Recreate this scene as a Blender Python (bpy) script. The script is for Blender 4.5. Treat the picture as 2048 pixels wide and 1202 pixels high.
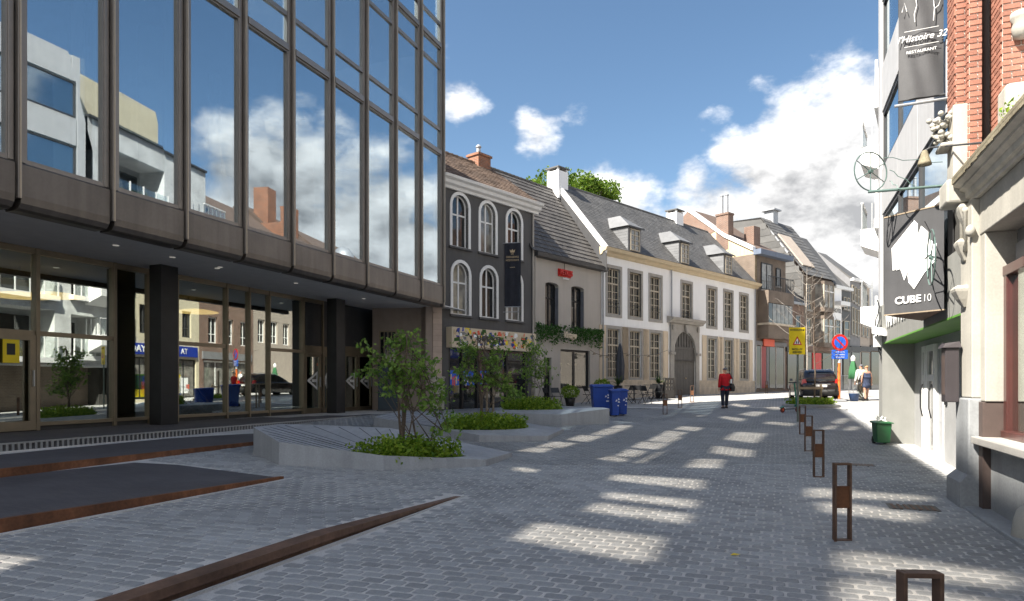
import bpy, math, random
from mathutils import Vector, Matrix
R = random.Random(11)
sc = bpy.context.scene
for o in list(bpy.data.objects): bpy.data.objects.remove(o)
C = sc.collection
rad = math.radians
# ------------------------------------------------------------------ camera, world, sun, exposure
CH = 1.6                       # eye height
cam = bpy.data.cameras.new('camera'); cam.lens = 24; cam.sensor_width = 36
cam.shift_y = 167/2048; cam.clip_end = 3000; cam.clip_start = .05
cam_o = bpy.data.objects.new('camera', cam); C.objects.link(cam_o)
cam_o.location = (0, 0, CH); cam_o.rotation_euler = (rad(90), 0, 0); sc.camera = cam_o
SUN_H = (-.848, -.529); SUN_E = 47
ce = math.cos(rad(SUN_E))
S = Vector((SUN_H[0]*ce, SUN_H[1]*ce, math.sin(rad(SUN_E)))).normalized()
sl = bpy.data.lights.new('sun', 'SUN'); sl.energy = 1.3; sl.angle = rad(.55); sl.color = (1, .94, .84)
so = bpy.data.objects.new('sun', sl); C.objects.link(so); so.rotation_euler = S.to_track_quat('Z', 'Y').to_euler()
so.location = S*60
sc.view_settings.view_transform = 'Standard'; sc.view_settings.look = 'None'
sc.view_settings.exposure = 3.45; sc.view_settings.gamma = 1
sc.render.engine = 'CYCLES'
sc.cycles.use_denoising = True
sc.cycles.max_bounces = 7; sc.cycles.diffuse_bounces = 5; sc.cycles.glossy_bounces = 4
sc.cycles.transparent_max_bounces = 12; sc.cycles.transmission_bounces = 4
sc.cycles.sample_clamp_indirect = 6; sc.cycles.caustics_reflective = False; sc.cycles.caustics_refractive = False

W = bpy.data.worlds.new('World'); sc.world = W; W.use_nodes = True
def world():
    nt = W.node_tree; N = nt.nodes; L = nt.links; N.clear()
    def nd(t, **k):
        n = N.new(t)
        for a, b in k.items(): setattr(n, a, b)
        return n
    def mth(op, a, b=None, c=None, clamp=False):
        n = nd('ShaderNodeMath', operation=op, use_clamp=clamp)
        for i, v in enumerate((a, b, c)):
            if v is None: continue
            if isinstance(v, (int, float)): n.inputs[i].default_value = v
            else: L.new(v, n.inputs[i])
        return n.outputs[0]
    sky = nd('ShaderNodeTexSky'); sky.sky_type = 'NISHITA'; sky.sun_disc = False
    sky.sun_elevation = rad(SUN_E); sky.sun_rotation = math.atan2(S.x, S.y)
    sky.air_density = 1.0; sky.dust_density = .4; sky.ozone_density = 2.2; sky.altitude = 20
    tc = nd('ShaderNodeTexCoord'); D = tc.outputs['Generated']
    sep = nd('ShaderNodeSeparateXYZ'); L.new(D, sep.inputs[0])
    # slightly deeper blue, as through a polarising filter
    hs = nd('ShaderNodeHueSaturation'); hs.inputs['Saturation'].default_value = 1.04; hs.inputs['Value'].default_value = .104; hs.inputs['Hue'].default_value = .495
    L.new(sky.outputs[0], hs.inputs['Color'])
    def noise(vec, scale, det, rough, off):
        m = nd('ShaderNodeMapping'); m.inputs['Location'].default_value = off; m.inputs['Scale'].default_value = (1, 1, 1.7)
        L.new(vec, m.inputs[0])
        n = nd('ShaderNodeTexNoise'); n.inputs['Scale'].default_value = scale; n.inputs['Detail'].default_value = det; n.inputs['Roughness'].default_value = rough
        L.new(m.outputs[0], n.inputs['Vector']); return n.outputs['Fac']
    # cumulus banks: (direction x, y, z, angular size, weight)
    def dirp(px, py): return Vector(((px-1024)/1365, 1, (768-py)/1365)).normalized()
    banks = [(dirp(1600, 215), .11, .52), (dirp(1520, 150), .06, .52), (dirp(1420, 205), .055, .52), (dirp(1690, 220), .10, .46), (dirp(1520, 300), .08, .46), (dirp(1780, 200), .10, .42), (dirp(1850, 120), .08, .3),
             (dirp(1640, 440), .15, .46), (dirp(1450, 425), .09, .42), (dirp(1380, 360), .05, .40), (dirp(1480, 290), .06, .46), (dirp(1180, 335), .07, .48), (dirp(1250, 375), .08, .44), (dirp(1090, 262), .05, .60), (dirp(1150, 226), .045, .58), (dirp(1380, 390), .06, .40),
             (dirp(925, 92), .05, .33), (dirp(945, 192), .045, .42), (dirp(1330, 292), .035, .30), (dirp(960, -5), .05, .32),
             (Vector((.86, .46, .20)).normalized(), .12, .36), (Vector((.80, .62, .14)).normalized(), .14, .42), (Vector((.95, .30, .14)).normalized(), .10, .34),
             (Vector((.70, .70, .18)).normalized(), .13, .38), (Vector((.62, .75, .22)).normalized(), .10, .3), (Vector((.93, .25, .34)).normalized(), .06, .22),
             (Vector((-.8, .5, .25)).normalized(), .22, .45), (Vector((-.9, -.4, .3)).normalized(), .2, .4), (Vector((.3, -.9, .35)).normalized(), .25, .45), (Vector((.9, -.4, .3)).normalized(), .22, .42), (Vector((-.3, -.8, .5)).normalized(), .2, .4)]
    acc = None
    for v, w, k in banks:
        dp = nd('ShaderNodeVectorMath', operation='DOT_PRODUCT'); L.new(D, dp.inputs[0]); dp.inputs[1].default_value = v
        e = mth('MULTIPLY', mth('SUBTRACT', dp.outputs['Value'], 1), 1/(w*w))
        g = mth('MULTIPLY', mth('EXPONENT', e), k)
        acc = g if acc is None else mth('MAXIMUM', acc, g)
    for v, w, k in [(dirp(1200, 40), .20, .16), (dirp(1000, 160), .16, .16), (dirp(1250, 180), .10, .14), (dirp(1330, 120), .10, .13), (dirp(1380, 20), .16, .14), (dirp(1600, 20), .12, .12), (dirp(1080, 330), .05, .1),
                    (Vector((.85, .30, .62)).normalized(), .30, .14), (Vector((.62, .55, .62)).normalized(), .25, .14)]:
        dp = nd('ShaderNodeVectorMath', operation='DOT_PRODUCT'); L.new(D, dp.inputs[0]); dp.inputs[1].default_value = v
        acc = mth('SUBTRACT', acc, mth('MULTIPLY', mth('EXPONENT', mth('MULTIPLY', mth('SUBTRACT', dp.outputs['Value'], 1), 1/(w*w))), k))
    def dens(off):
        a = noise(D, 4.2, 9, .60, off); b = noise(D, 15, 6, .58, (off[0]+3, off[1], off[2]))
        f = mth('ADD', mth('MULTIPLY', a, .80), mth('MULTIPLY', b, .34))
        return f
    f0 = dens((0, 0, 0))
    tot = mth('ADD', f0, acc)
    up = S*.035 + Vector((0, 0, .03))
    f1 = dens((up.x, up.y, up.z))
    al = nd('ShaderNodeMapRange', interpolation_type='SMOOTHSTEP'); L.new(tot, al.inputs[0])
    al.inputs[1].default_value = .59; al.inputs[2].default_value = .79
    # thickness gives the grey bases, the density difference towards the sun the lit tops
    thick = mth('SUBTRACT', tot, .70)
    lit = mth('SUBTRACT', mth('ADD', .62, mth('MULTIPLY', mth('SUBTRACT', f0, f1), 3.0)), mth('MULTIPLY', thick, 1.25), clamp=True)
    cr = nd('ShaderNodeValToRGB'); L.new(lit, cr.inputs[0])
    cr.color_ramp.elements[0].color = (.34, .345, .355, 1); cr.color_ramp.elements[0].position = .12
    cr.color_ramp.elements[1].color = (1.08, 1.06, 1.03, 1); cr.color_ramp.elements[1].position = .92
    e = cr.color_ramp.elements.new(.5); e.color = (.72, .715, .71, 1)
    hz = nd('ShaderNodeMapRange'); L.new(sep.outputs[2], hz.inputs[0]); hz.inputs[1].default_value = -.02; hz.inputs[2].default_value = .04
    a2 = mth('MULTIPLY', al.outputs[0], hz.outputs[0])
    mx = nd('ShaderNodeMix', data_type='RGBA'); L.new(a2, mx.inputs[0]); L.new(hs.outputs[0], mx.inputs[6]); L.new(cr.outputs[0], mx.inputs[7])
    bg = nd('ShaderNodeBackground'); bg.inputs['Strength'].default_value = .15; L.new(mx.outputs[2], bg.inputs['Color'])
    out = nd('ShaderNodeOutputWorld'); L.new(bg.outputs[0], out.inputs[0])
world()

# ------------------------------------------------------------------ helpers
class MB:
    def __init__(s): s.v = []; s.f = []
    def poly(s, *p):
        i = len(s.v); s.v += [tuple(q) for q in p]; s.f.append(tuple(range(i, i+len(p)))); return s
    def box(s, x0, x1, y0, y1, z0, z1):
        i = len(s.v)
        s.v += [(x0,y0,z0),(x1,y0,z0),(x1,y1,z0),(x0,y1,z0),(x0,y0,z1),(x1,y0,z1),(x1,y1,z1),(x0,y1,z1)]
        s.f += [(i,i+3,i+2,i+1),(i+4,i+5,i+6,i+7),(i,i+1,i+5,i+4),(i+1,i+2,i+6,i+5),(i+2,i+3,i+7,i+6),(i+3,i,i+4,i+7)]; return s
    def loft(s, secs, caps=True, closed=True):
        n = len(secs[0]); i = len(s.v)
        for q in secs: s.v += [tuple(p) for p in q]
        for k in range(len(secs)-1):
            for j in range(n if closed else n-1):
                a = i+k*n+j; b = i+k*n+(j+1) % n
                s.f.append((a, b, b+n, a+n))
        if caps:
            s.f.append(tuple(range(i+n-1, i-1, -1))); e = i+(len(secs)-1)*n; s.f.append(tuple(range(e, e+n)))
        return s
    def prism(s, poly, z0, z1): return s.loft([[(x, y, z0) for x, y in poly], [(x, y, z1) for x, y in poly]])
    def face(s, poly, y0, y1):   # polygon in (x, z) extruded along y
        return s.loft([[(x, y1, z) for x, z in poly], [(x, y0, z) for x, z in poly]])
    def ring(s, A, B, y0, y1):   # frame between outline A (outer) and B (inner), in (x, z)
        n = len(A)
        for j in range(n):
            k = (j+1) % n; a, b, c, d = A[j], A[k], B[k], B[j]
            P = lambda p, y: (p[0], y, p[1])
            s.poly(P(a,y0), P(b,y0), P(c,y0), P(d,y0)); s.poly(P(d,y0), P(c,y0), P(c,y1), P(d,y1)); s.poly(P(b,y0), P(a,y0), P(a,y1), P(b,y1))
        return s
    def tube(s, pts, r, n=8, caps=True):
        pts = [Vector(p) for p in pts]; secs = []
        for i, p in enumerate(pts):
            t = (pts[min(i+1, len(pts)-1)]-pts[max(i-1, 0)]).normalized()
            a = t.cross(Vector((0, 0, 1)) if abs(t.z) < .9 else Vector((1, 0, 0))).normalized(); b = t.cross(a)
            rr = r[i] if isinstance(r, (list, tuple)) else r
            secs.append([p+(a*math.cos(2*math.pi*k/n)+b*math.sin(2*math.pi*k/n))*rr for k in range(n)])
        return s.loft(secs, caps)
    def lathe(s, prof, n=16, c=(0, 0, 0), ax='z'):
        secs = []
        for r, h in prof:
            q = []
            for k in range(n):
                a = 2*math.pi*k/n; x, y = r*math.cos(a), r*math.sin(a)
                q.append({'z': (c[0]+x, c[1]+y, c[2]+h), 'x': (c[0]+h, c[1]+x, c[2]+y), 'y': (c[0]+x, c[1]+h, c[2]+y)}[ax])
            secs.append(q)
        return s.loft(secs)
    def build(s, name, mat, par=None, smooth=False, bevel=0, kind=None, seg=2, label=None):
        me = bpy.data.meshes.new(name); me.from_pydata(s.v, [], s.f); me.update()
        if smooth: me.shade_smooth()
        o = bpy.data.objects.new(name, me); C.objects.link(o)
        for m in (mat if isinstance(mat, (list, tuple)) else [mat]): me.materials.append(m)
        if par: o.parent = par
        if bevel:
            b = o.modifiers.new('bevel', 'BEVEL'); b.width = bevel; b.segments = seg; b.limit_method = 'ANGLE'
        if kind: o['kind'] = kind
        if label: o['label'] = label
        return o
def tag(o, label, cat=None, group=None, kind=None):
    o['label'] = label
    if cat: o['category'] = cat
    if group: o['group'] = group
    if kind: o['kind'] = kind
    return o
def thing(name, label, cat, loc=(0, 0, 0), rz=0, group=None):
    o = bpy.data.objects.new(name, None); o.empty_display_size = .2; C.objects.link(o); o.location = loc; o.rotation_euler = (0, 0, rz)
    return tag(o, label, cat, group)
def copy_tree(o, loc=None, rz=None, label=None, parent=None):
    c = o.copy(); C.objects.link(c)
    if parent: c.parent = parent
    if loc is not None: c.location = loc
    if rz is not None: c.rotation_euler = (0, 0, rz)
    if label: c['label'] = label
    for ch in o.children: copy_tree(ch, parent=c)
    return c
def text(body, name, par, mat, size, loc, rot, ext=.004, shear=0, align='CENTER', sx=1, bold=0):
    cu = bpy.data.curves.new(name, 'FONT'); cu.body = body; cu.size = size; cu.extrude = ext; cu.shear = shear; cu.align_x = align; cu.align_y = 'CENTER'; cu.offset = bold
    tmp = bpy.data.objects.new(name, cu); C.objects.link(tmp)
    me = bpy.data.meshes.new_from_object(tmp.evaluated_get(bpy.context.evaluated_depsgraph_get())); bpy.data.objects.remove(tmp)
    o = bpy.data.objects.new(name, me); C.objects.link(o); o.parent = par; o.location = loc; o.rotation_euler = rot; o.scale = (sx, 1, 1)
    me.materials.clear(); me.materials.append(mat); return o

# ------------------------------------------------------------------ materials
MATS = {}
def mat(name, col, rough=.7, metal=0, var=.12, vs=3.0, grain=.06, gs=60, bump=0, bs=40, spec=.5, coat=0, streak=0, emit=None, es=0, rnd=0):
    m = bpy.data.materials.new(name); m.use_nodes = True; nt = m.node_tree; N = nt.nodes; L = nt.links
    b = N['Principled BSDF']; b.inputs['Roughness'].default_value = rough; b.inputs['Metallic'].default_value = metal
    b.inputs['Specular IOR Level'].default_value = spec; b.inputs['Coat Weight'].default_value = coat
    b.inputs['Coat Roughness'].default_value = .08
    tc = N.new('ShaderNodeTexCoord')
    def noise(scale, det=5, sc3=None):
        n = N.new('ShaderNodeTexNoise'); n.inputs['Scale'].default_value = scale; n.inputs['Detail'].default_value = det
        if sc3:
            mp = N.new('ShaderNodeMapping'); mp.inputs['Scale'].default_value = sc3; L.new(tc.outputs['Object'], mp.inputs[0]); L.new(mp.outputs[0], n.inputs['Vector'])
        else: L.new(tc.outputs['Object'], n.inputs['Vector'])
        return n.outputs['Fac']
    def mr(x, a, c, lo=.3, hi=.7):
        r = N.new('ShaderNodeMapRange'); L.new(x, r.inputs[0]); r.inputs[1].default_value = lo; r.inputs[2].default_value = hi; r.inputs[3].default_value = a; r.inputs[4].default_value = c; return r.outputs[0]
    def mul(x, y):
        q = N.new('ShaderNodeMath'); q.operation = 'MULTIPLY'; L.new(x, q.inputs[0]); L.new(y, q.inputs[1]); return q.outputs[0]
    f = mr(noise(vs), 1-var, 1+var)
    if grain: f = mul(f, mr(noise(gs, 3), 1-grain, 1+grain))
    if streak: f = mul(f, mr(noise(2.2, 6, (3, 3, .16)), 1-streak, 1+streak*.5))
    if rnd:
        oi = N.new('ShaderNodeObjectInfo'); ge = N.new('ShaderNodeNewGeometry')
        ad = N.new('ShaderNodeMath'); ad.operation = 'ADD'; L.new(oi.outputs['Random'], ad.inputs[0]); L.new(ge.outputs['Random Per Island'], ad.inputs[1])
        fr = N.new('ShaderNodeMath'); fr.operation = 'FRACT'; L.new(ad.outputs[0], fr.inputs[0]); f = mul(f, mr(fr.outputs[0], 1-rnd, 1+rnd, 0, 1))
    vm = N.new('ShaderNodeVectorMath'); vm.operation = 'SCALE'; vm.inputs[0].default_value = col[:3]; L.new(f, vm.inputs['Scale'])
    L.new(vm.outputs[0], b.inputs['Base Color'])
    if bump:
        bp = N.new('ShaderNodeBump'); bp.inputs['Strength'].default_value = bump; bp.inputs['Distance'].default_value = .02; L.new(noise(bs, 4), bp.inputs['Height']); L.new(bp.outputs[0], b.inputs['Normal'])
    rr = N.new('ShaderNodeMapRange'); L.new(noise(vs*2.3), rr.inputs[0]); rr.inputs[3].default_value = max(0, rough-.12*rough); rr.inputs[4].default_value = min(1, rough+.15*rough); L.new(rr.outputs[0], b.inputs['Roughness'])
    if emit: b.inputs['Emission Color'].default_value = (*emit, 1); b.inputs['Emission Strength'].default_value = es
    MATS[name] = m; return m
def brickmat(name, c1, c2, mortar, bw=.22, rh=.075, ms=.012, rough=.85, axes='xz', rot=0, bump=.5):
    m = bpy.data.materials.new(name); m.use_nodes = True; nt = m.node_tree; N = nt.nodes; L = nt.links; b = N['Principled BSDF']; b.inputs['Roughness'].default_value = rough
    tc = N.new('ShaderNodeTexCoord'); v = tc.outputs['Object']
    if axes == 'xz':
        sp = N.new('ShaderNodeSeparateXYZ'); L.new(v, sp.inputs[0]); ad = N.new('ShaderNodeMath'); ad.operation = 'ADD'; L.new(sp.outputs[0], ad.inputs[0]); L.new(sp.outputs[1], ad.inputs[1])
        cb = N.new('ShaderNodeCombineXYZ'); L.new(ad.outputs[0], cb.inputs[0]); L.new(sp.outputs[2], cb.inputs[1]); v = cb.outputs[0]
    else:
        mp = N.new('ShaderNodeMapping'); mp.inputs['Rotation'].default_value = (0, 0, rot); L.new(v, mp.inputs[0]); v = mp.outputs[0]
    t = N.new('ShaderNodeTexBrick'); L.new(v, t.inputs['Vector']); t.inputs['Scale'].default_value = 1; t.inputs['Brick Width'].default_value = bw; t.inputs['Row Height'].default_value = rh; t.inputs['Mortar Size'].default_value = ms; t.inputs['Mortar Smooth'].default_value = .3
    t.inputs['Color1'].default_value = (*c1, 1); t.inputs['Color2'].default_value = (*c2, 1); t.inputs['Mortar'].default_value = (*mortar, 1)
    n = N.new('ShaderNodeTexNoise'); n.inputs['Scale'].default_value = 1.3; n.inputs['Detail'].default_value = 7; L.new(tc.outputs['Object'], n.inputs['Vector'])
    r = N.new('ShaderNodeMapRange'); L.new(n.outputs[0], r.inputs[0]); r.inputs[1].default_value = .3; r.inputs[2].default_value = .7; r.inputs[3].default_value = .8; r.inputs[4].default_value = 1.15
    vm = N.new('ShaderNodeVectorMath'); vm.operation = 'SCALE'; L.new(t.outputs[0], vm.inputs[0]); L.new(r.outputs[0], vm.inputs['Scale']); L.new(vm.outputs[0], b.inputs['Base Color'])
    bp = N.new('ShaderNodeBump'); bp.inputs['Strength'].default_value = bump; bp.inputs['Distance'].default_value = .01; bp.invert = True; L.new(t.outputs['Fac'], bp.inputs['Height']); L.new(bp.outputs[0], b.inputs['Normal'])
    MATS[name] = m; return m
def glassmat(name, refl, tint, gl=(.93, .97, 1), rough=0.0, wob=0):
    m = bpy.data.materials.new(name); m.use_nodes = True; nt = m.node_tree; N = nt.nodes; L = nt.links; N.clear()
    t = N.new('ShaderNodeBsdfTransparent'); t.inputs[0].default_value = (*tint, 1)
    g = N.new('ShaderNodeBsdfGlossy'); g.inputs['Roughness'].default_value = rough; g.inputs['Color'].default_value = (*gl, 1)
    fr = N.new('ShaderNodeLayerWeight'); fr.inputs[0].default_value = .5
    pw = N.new('ShaderNodeMath'); pw.operation = 'POWER'; L.new(fr.outputs['Facing'], pw.inputs[0]); pw.inputs[1].default_value = 4
    mp = N.new('ShaderNodeMapRange'); L.new(pw.outputs[0], mp.inputs[0]); mp.inputs[3].default_value = refl; mp.inputs[4].default_value = .97
    if wob:
        tc = N.new('ShaderNodeTexCoord'); n = N.new('ShaderNodeTexNoise'); n.inputs['Scale'].default_value = .8; n.inputs['Detail'].default_value = 1; L.new(tc.outputs['Object'], n.inputs['Vector'])
        bp = N.new('ShaderNodeBump'); bp.inputs['Strength'].default_value = wob; bp.inputs['Distance'].default_value = .02; L.new(n.outputs[0], bp.inputs['Height']); L.new(bp.outputs[0], g.inputs['Normal'])
    mx = N.new('ShaderNodeMixShader'); L.new(mp.outputs[0], mx.inputs[0]); L.new(t.outputs[0], mx.inputs[1]); L.new(g.outputs[0], mx.inputs[2])
    o = N.new('ShaderNodeOutputMaterial'); L.new(mx.outputs[0], o.inputs[0]); MATS[name] = m; return m
def leafmat(name, c1, c2, tr=.45):
    m = bpy.data.materials.new(name); m.use_nodes = True; nt = m.node_tree; N = nt.nodes; L = nt.links; N.clear()
    ge = N.new('ShaderNodeNewGeometry'); cr = N.new('ShaderNodeValToRGB'); L.new(ge.outputs['Random Per Island'], cr.inputs[0])
    cr.color_ramp.elements[0].color = (*c1, 1); cr.color_ramp.elements[1].color = (*c2, 1)
    d = N.new('ShaderNodeBsdfPrincipled'); d.inputs['Roughness'].default_value = .5; d.inputs['Specular IOR Level'].default_value = .35; L.new(cr.outputs[0], d.inputs['Base Color'])
    t = N.new('ShaderNodeBsdfTranslucent'); L.new(cr.outputs[0], t.inputs[0])
    mx = N.new('ShaderNodeMixShader'); mx.inputs[0].default_value = tr; L.new(d.outputs[0], mx.inputs[1]); L.new(t.outputs[0], mx.inputs[2])
    o = N.new('ShaderNodeOutputMaterial'); L.new(mx.outputs[0], o.inputs[0]); MATS[name] = m; return m

paver = mat('bluestone_paver', (.315, .323, .33), .62, var=.20, vs=.55, grain=.10, gs=45, bump=.35, bs=70, rnd=.17, spec=.35)
joint = mat('pale_joint_mortar', (.53, .52, .505), .95, var=.15, vs=1.5, grain=.15, gs=90)
streetm = brickmat('far_paving', (.32, .315, .305), (.38, .375, .36), (.52, .505, .48), .2, .135, .012, .7, 'xy', -1.1995, .2)
darkpave = brickmat('dark_clinker', (.085, .081, .089), (.105, .10, .108), (.07, .067, .074), .21, .05, .006, .75, 'xy', .37, .5)
corten = mat('corten_steel', (.20, .083, .038), .72, .15, var=.35, vs=2.5, grain=.18, gs=30, bump=.15, bs=60, streak=.3)
cortend = mat('dark_corten_steel', (.17, .098, .066), .62, .3, var=.3, vs=2.0, grain=.15, gs=30, streak=.25)
bronze = mat('bronze_anodised_metal', (.24, .215, .195), .40, .75, var=.08, vs=1.3, grain=.04, gs=30, streak=.06)
bronzep = mat('bronze_spandrel_metal', (.165, .143, .126), .42, .7, var=.16, vs=1.0, grain=.05, gs=18, streak=.16)
bronzel = mat('light_bronze_frame', (.42, .35, .27), .42, .6, var=.08)
goldframe = mat('olive_bronze_frame', (.25, .205, .145), .45, .55, var=.08)
blackm = mat('black_metal', (.016, .016, .018), .45, .3, var=.2)
dkgap = mat('dark_recess', (.02, .02, .02), .8)
soffit = mat('grey_soffit_paint', (.68, .67, .66), .8, var=.05, grain=.02)
concrete = mat('smooth_grey_concrete', (.36, .37, .39), .72, var=.13, vs=1.3, grain=.08, gs=40, bump=.08, bs=80, streak=.12)
groove = mat('groove_dark', (.07, .072, .08), .9)
whitep = mat('white_masonry_paint', (.88, .88, .885), .85, var=.035, vs=1.0, grain=.03, gs=50, streak=.035, bump=.08, bs=30)
whitet = mat('white_trim_paint', (.80, .79, .775), .55, var=.04, grain=.02)
darkst = mat('anthracite_stucco', (.10, .096, .096), .85, var=.12, vs=.8, grain=.05, bump=.15, bs=60, streak=.10)
greyst = mat('taupe_stucco', (.44, .40, .36), .9, var=.07, vs=.9, grain=.06, gs=50, bump=.15, bs=60, streak=.05)
stonefr = mat('grey_stone_surround', (.34, .32, .295), .8, var=.12, vs=3, grain=.08)
plinth = mat('cream_stone_plinth', (.56, .48, .38), .9, var=.2, vs=3, grain=.1, bump=.2, bs=20)
beigep = mat('beige_shutter_paint', (.64, .53, .40), .65, var=.04, streak=.04)
ochre = mat('ochre_cornice_paint', (.58, .47, .31), .65, var=.06, streak=.05)
framec = mat('cream_window_frame', (.46, .40, .31), .55, var=.05)
gatem = mat('dark_grey_gate_wood', (.085, .078, .072), .6, var=.15, vs=4, streak=.2)
slate = mat('grey_slate', (.10, .098, .096), .62, var=.16, vs=1.2, grain=.12, gs=18, rnd=.20)
slatel = mat('pale_slate', (.155, .158, .165), .6, var=.12, vs=2, grain=.1, gs=20, rnd=.15)
lead = mat('lead_sheet', (.33, .34, .36), .5, .3, var=.1)
browntile = mat('brown_roof_tile', (.15, .105, .078), .75, var=.2, vs=1.5, grain=.12, gs=25, rnd=.25)
blacktile = mat('charcoal_roof_tile', (.085, .078, .073), .6, var=.15, vs=1.5, grain=.1, gs=25, rnd=.2)
redtile = mat('weathered_red_tile', (.13, .09, .07), .8, var=.2, rnd=.2)
redbrick = mat('red_brick', (.33, .145, .10), .85, var=.12, vs=6, grain=.12, gs=60, rnd=.20, bump=.3, bs=60)
mortarw = mat('white_mortar', (.66, .60, .53), .95, var=.08)
brickA = brickmat('brown_brickwork', (.155, .115, .088), (.19, .14, .105), (.22, .19, .16))
brickB = brickmat('red_brown_brickwork', (.20, .105, .07), (.16, .09, .065), (.27, .23, .20))
brickO = brickmat('orange_chimney_brick', (.36, .13, .06), (.22, .09, .05), (.25, .19, .15))
brickW = brickmat('white_brickwork', (.74, .735, .72), (.68, .68, .67), (.52, .52, .52), .22, .06, .01)
creamr = mat('cream_render', (.62, .55, .40), .9, var=.06, streak=.08)
yellowr = mat('yellow_ochre_render', (.62, .50, .32), .9, var=.10, vs=1.2, streak=.14)
creamst = mat('cream_sandstone', (.41, .39, .345), .85, var=.10, vs=1.6, grain=.06, gs=40, streak=.12, bump=.1, bs=30)
bluest = mat('bluestone_slab', (.30, .31, .32), .6, var=.12, vs=2.0, grain=.1, gs=30, streak=.12)
mossst = mat('mossy_gutter_stone', (.22, .19, .13), .9, var=.3, vs=5, grain=.2, bump=.4, bs=25)
brownst = mat('dark_brown_stone', (.075, .052, .045), .6, var=.2)
redwood = mat('oxblood_window_frame', (.075, .022, .018), .35, var=.2, streak=.2, coat=.3)
panelg = mat('pale_grey_facade_panel', (.46, .46, .47), .6, var=.06, streak=.08)
panelb = mat('grey_facade_render', (.24, .24, .225), .8, var=.07, streak=.06)
greenp = mat('green_soffit_paint', (.10, .27, .035), .6, var=.1, vs=1)
anthr = mat('anthracite_panel', (.05, .05, .053), .5, var=.12, streak=.1)
greyfac = mat('grey_render', (.20, .20, .21), .85, var=.08)
beigefac = mat('beige_render', (.40, .34, .29), .85, var=.08)
paneg = mat('dark_window_glass', (.018, .020, .022), .04, var=.2, grain=0, spec=.7, coat=.25)
panec = mat('curtained_window_glass', (.20, .19, .17), .05, var=.5, vs=2.2, grain=0, spec=.6, coat=.3)
curtain = mat('pale_curtain', (.55, .54, .52), .9, var=.1)
bluebin = mat('blue_bin_plastic', (.02, .07, .36), .42, var=.1, grain=.03)
greenbin = mat('green_bin_plastic', (.012, .10, .03), .45, var=.12)
chairm = mat('dark_grey_chair', (.035, .036, .040), .6, var=.1)
wood = mat('weathered_wood', (.30, .235, .165), .8, var=.15, streak=.2)
steel = mat('galvanised_steel', (.42, .43, .44), .4, .8, var=.08)
greenpole = mat('grey_green_pole', (.16, .19, .17), .5, .3)
teal = mat('teal_iron', (.11, .17, .155), .55, .3, var=.15)
bark = mat('grey_brown_bark', (.115, .085, .062), .9, var=.25, vs=9, grain=.2, bump=.5, bs=40)
birch = mat('white_birch_bark', (.24, .215, .19), .8, var=.35, vs=12, grain=.15)
soil = mat('dark_soil', (.045, .03, .02), 1, var=.3, vs=10)
leafA = leafmat('tree_leaf', (.085, .18, .03), (.28, .42, .08))
leafB = leafmat('groundcover_leaf', (.10, .22, .015), (.36, .48, .05))
leafC = leafmat('ivy_leaf', (.030, .10, .018), (.08, .20, .04))
leafD = leafmat('far_tree_leaf', (.05, .12, .010), (.17, .25, .025))
palml = leafmat('palm_leaf', (.03, .08, .02), (.11, .17, .05))
white = mat('white_print', (.85, .85, .84), .6, var=.02, grain=0)
cream2 = mat('cream_print', (.62, .52, .38), .6, var=.02)
red = mat('red_paint', (.55, .018, .012), .45, var=.05)
redo = mat('orange_red_paint', (.72, .10, .04), .5, var=.05)
blues = mat('sign_blue', (.02, .12, .62), .5, var=.03)
blued = mat('shop_sign_blue', (.008, .035, .30), .5, var=.03)
yellow = mat('sign_yellow', (.82, .62, .01), .5, var=.03)
orange = mat('orange_pole_paint', (.78, .17, .03), .5, var=.05)
signblk = mat('sign_black', (.022, .022, .024), .6, var=.12, vs=2)
signg = mat('sign_charcoal', (.062, .062, .066), .6, var=.18, vs=2.2, grain=.08, streak=.12)
navy = mat('navy_banner_cloth', (.012, .014, .024), .8, var=.2, vs=4)
goldp = mat('gold_print', (.55, .42, .26), .6)
skin = mat('skin', (.48, .26, .18), .6, var=.05)
cloth_r = mat('red_jacket_cloth', (.52, .006, .016), .8, var=.15, vs=8, bump=.3, bs=14)
cloth_n = mat('dark_navy_cloth', (.018, .022, .040), .85, var=.2, vs=8, bump=.3, bs=14)
cloth_w = mat('white_shirt_cloth', (.72, .70, .68), .85, var=.1, vs=8)
cloth_k = mat('khaki_cloth', (.30, .26, .20), .85, var=.1)
hair_g = mat('grey_hair', (.16, .17, .20), .8, var=.2)
hair_b = mat('blond_hair', (.42, .25, .12), .7, var=.2)
carp = mat('dark_car_paint', (.020, .015, .016), .25, .4, var=.05, grain=0, coat=1)
tyre = mat('tyre_rubber', (.015, .015, .015), .85)
redl = mat('tail_light_red', (.50, .010, .012), .15, var=.05, grain=0, coat=.8)
cardk = mat('car_black_trim', (.018, .018, .018), .6)
lampm = mat('warm_pendant_shade', (.55, .36, .10), .4, var=.05, emit=(1, .62, .2), es=.16)
downl = mat('downlight_disc', (.45, .45, .45), .4, emit=(1, .95, .85), es=.02)
cgl = glassmat('curtain_wall_glass', .44, (.62, .70, .74), (.88, .96, 1.0), 0, .016)
sgl = glassmat('shopfront_glass', .42, (.80, .86, .84), (.95, 1, .97), 0, .01)
clr = glassmat('clear_glass', .12, (.92, .95, .94))
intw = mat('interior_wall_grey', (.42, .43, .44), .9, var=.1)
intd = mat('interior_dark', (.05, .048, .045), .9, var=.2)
intf = mat('interior_floor', (.10, .095, .09), .5)
flowr = mat('pink_flowers', (.55, .10, .12), .8)

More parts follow.
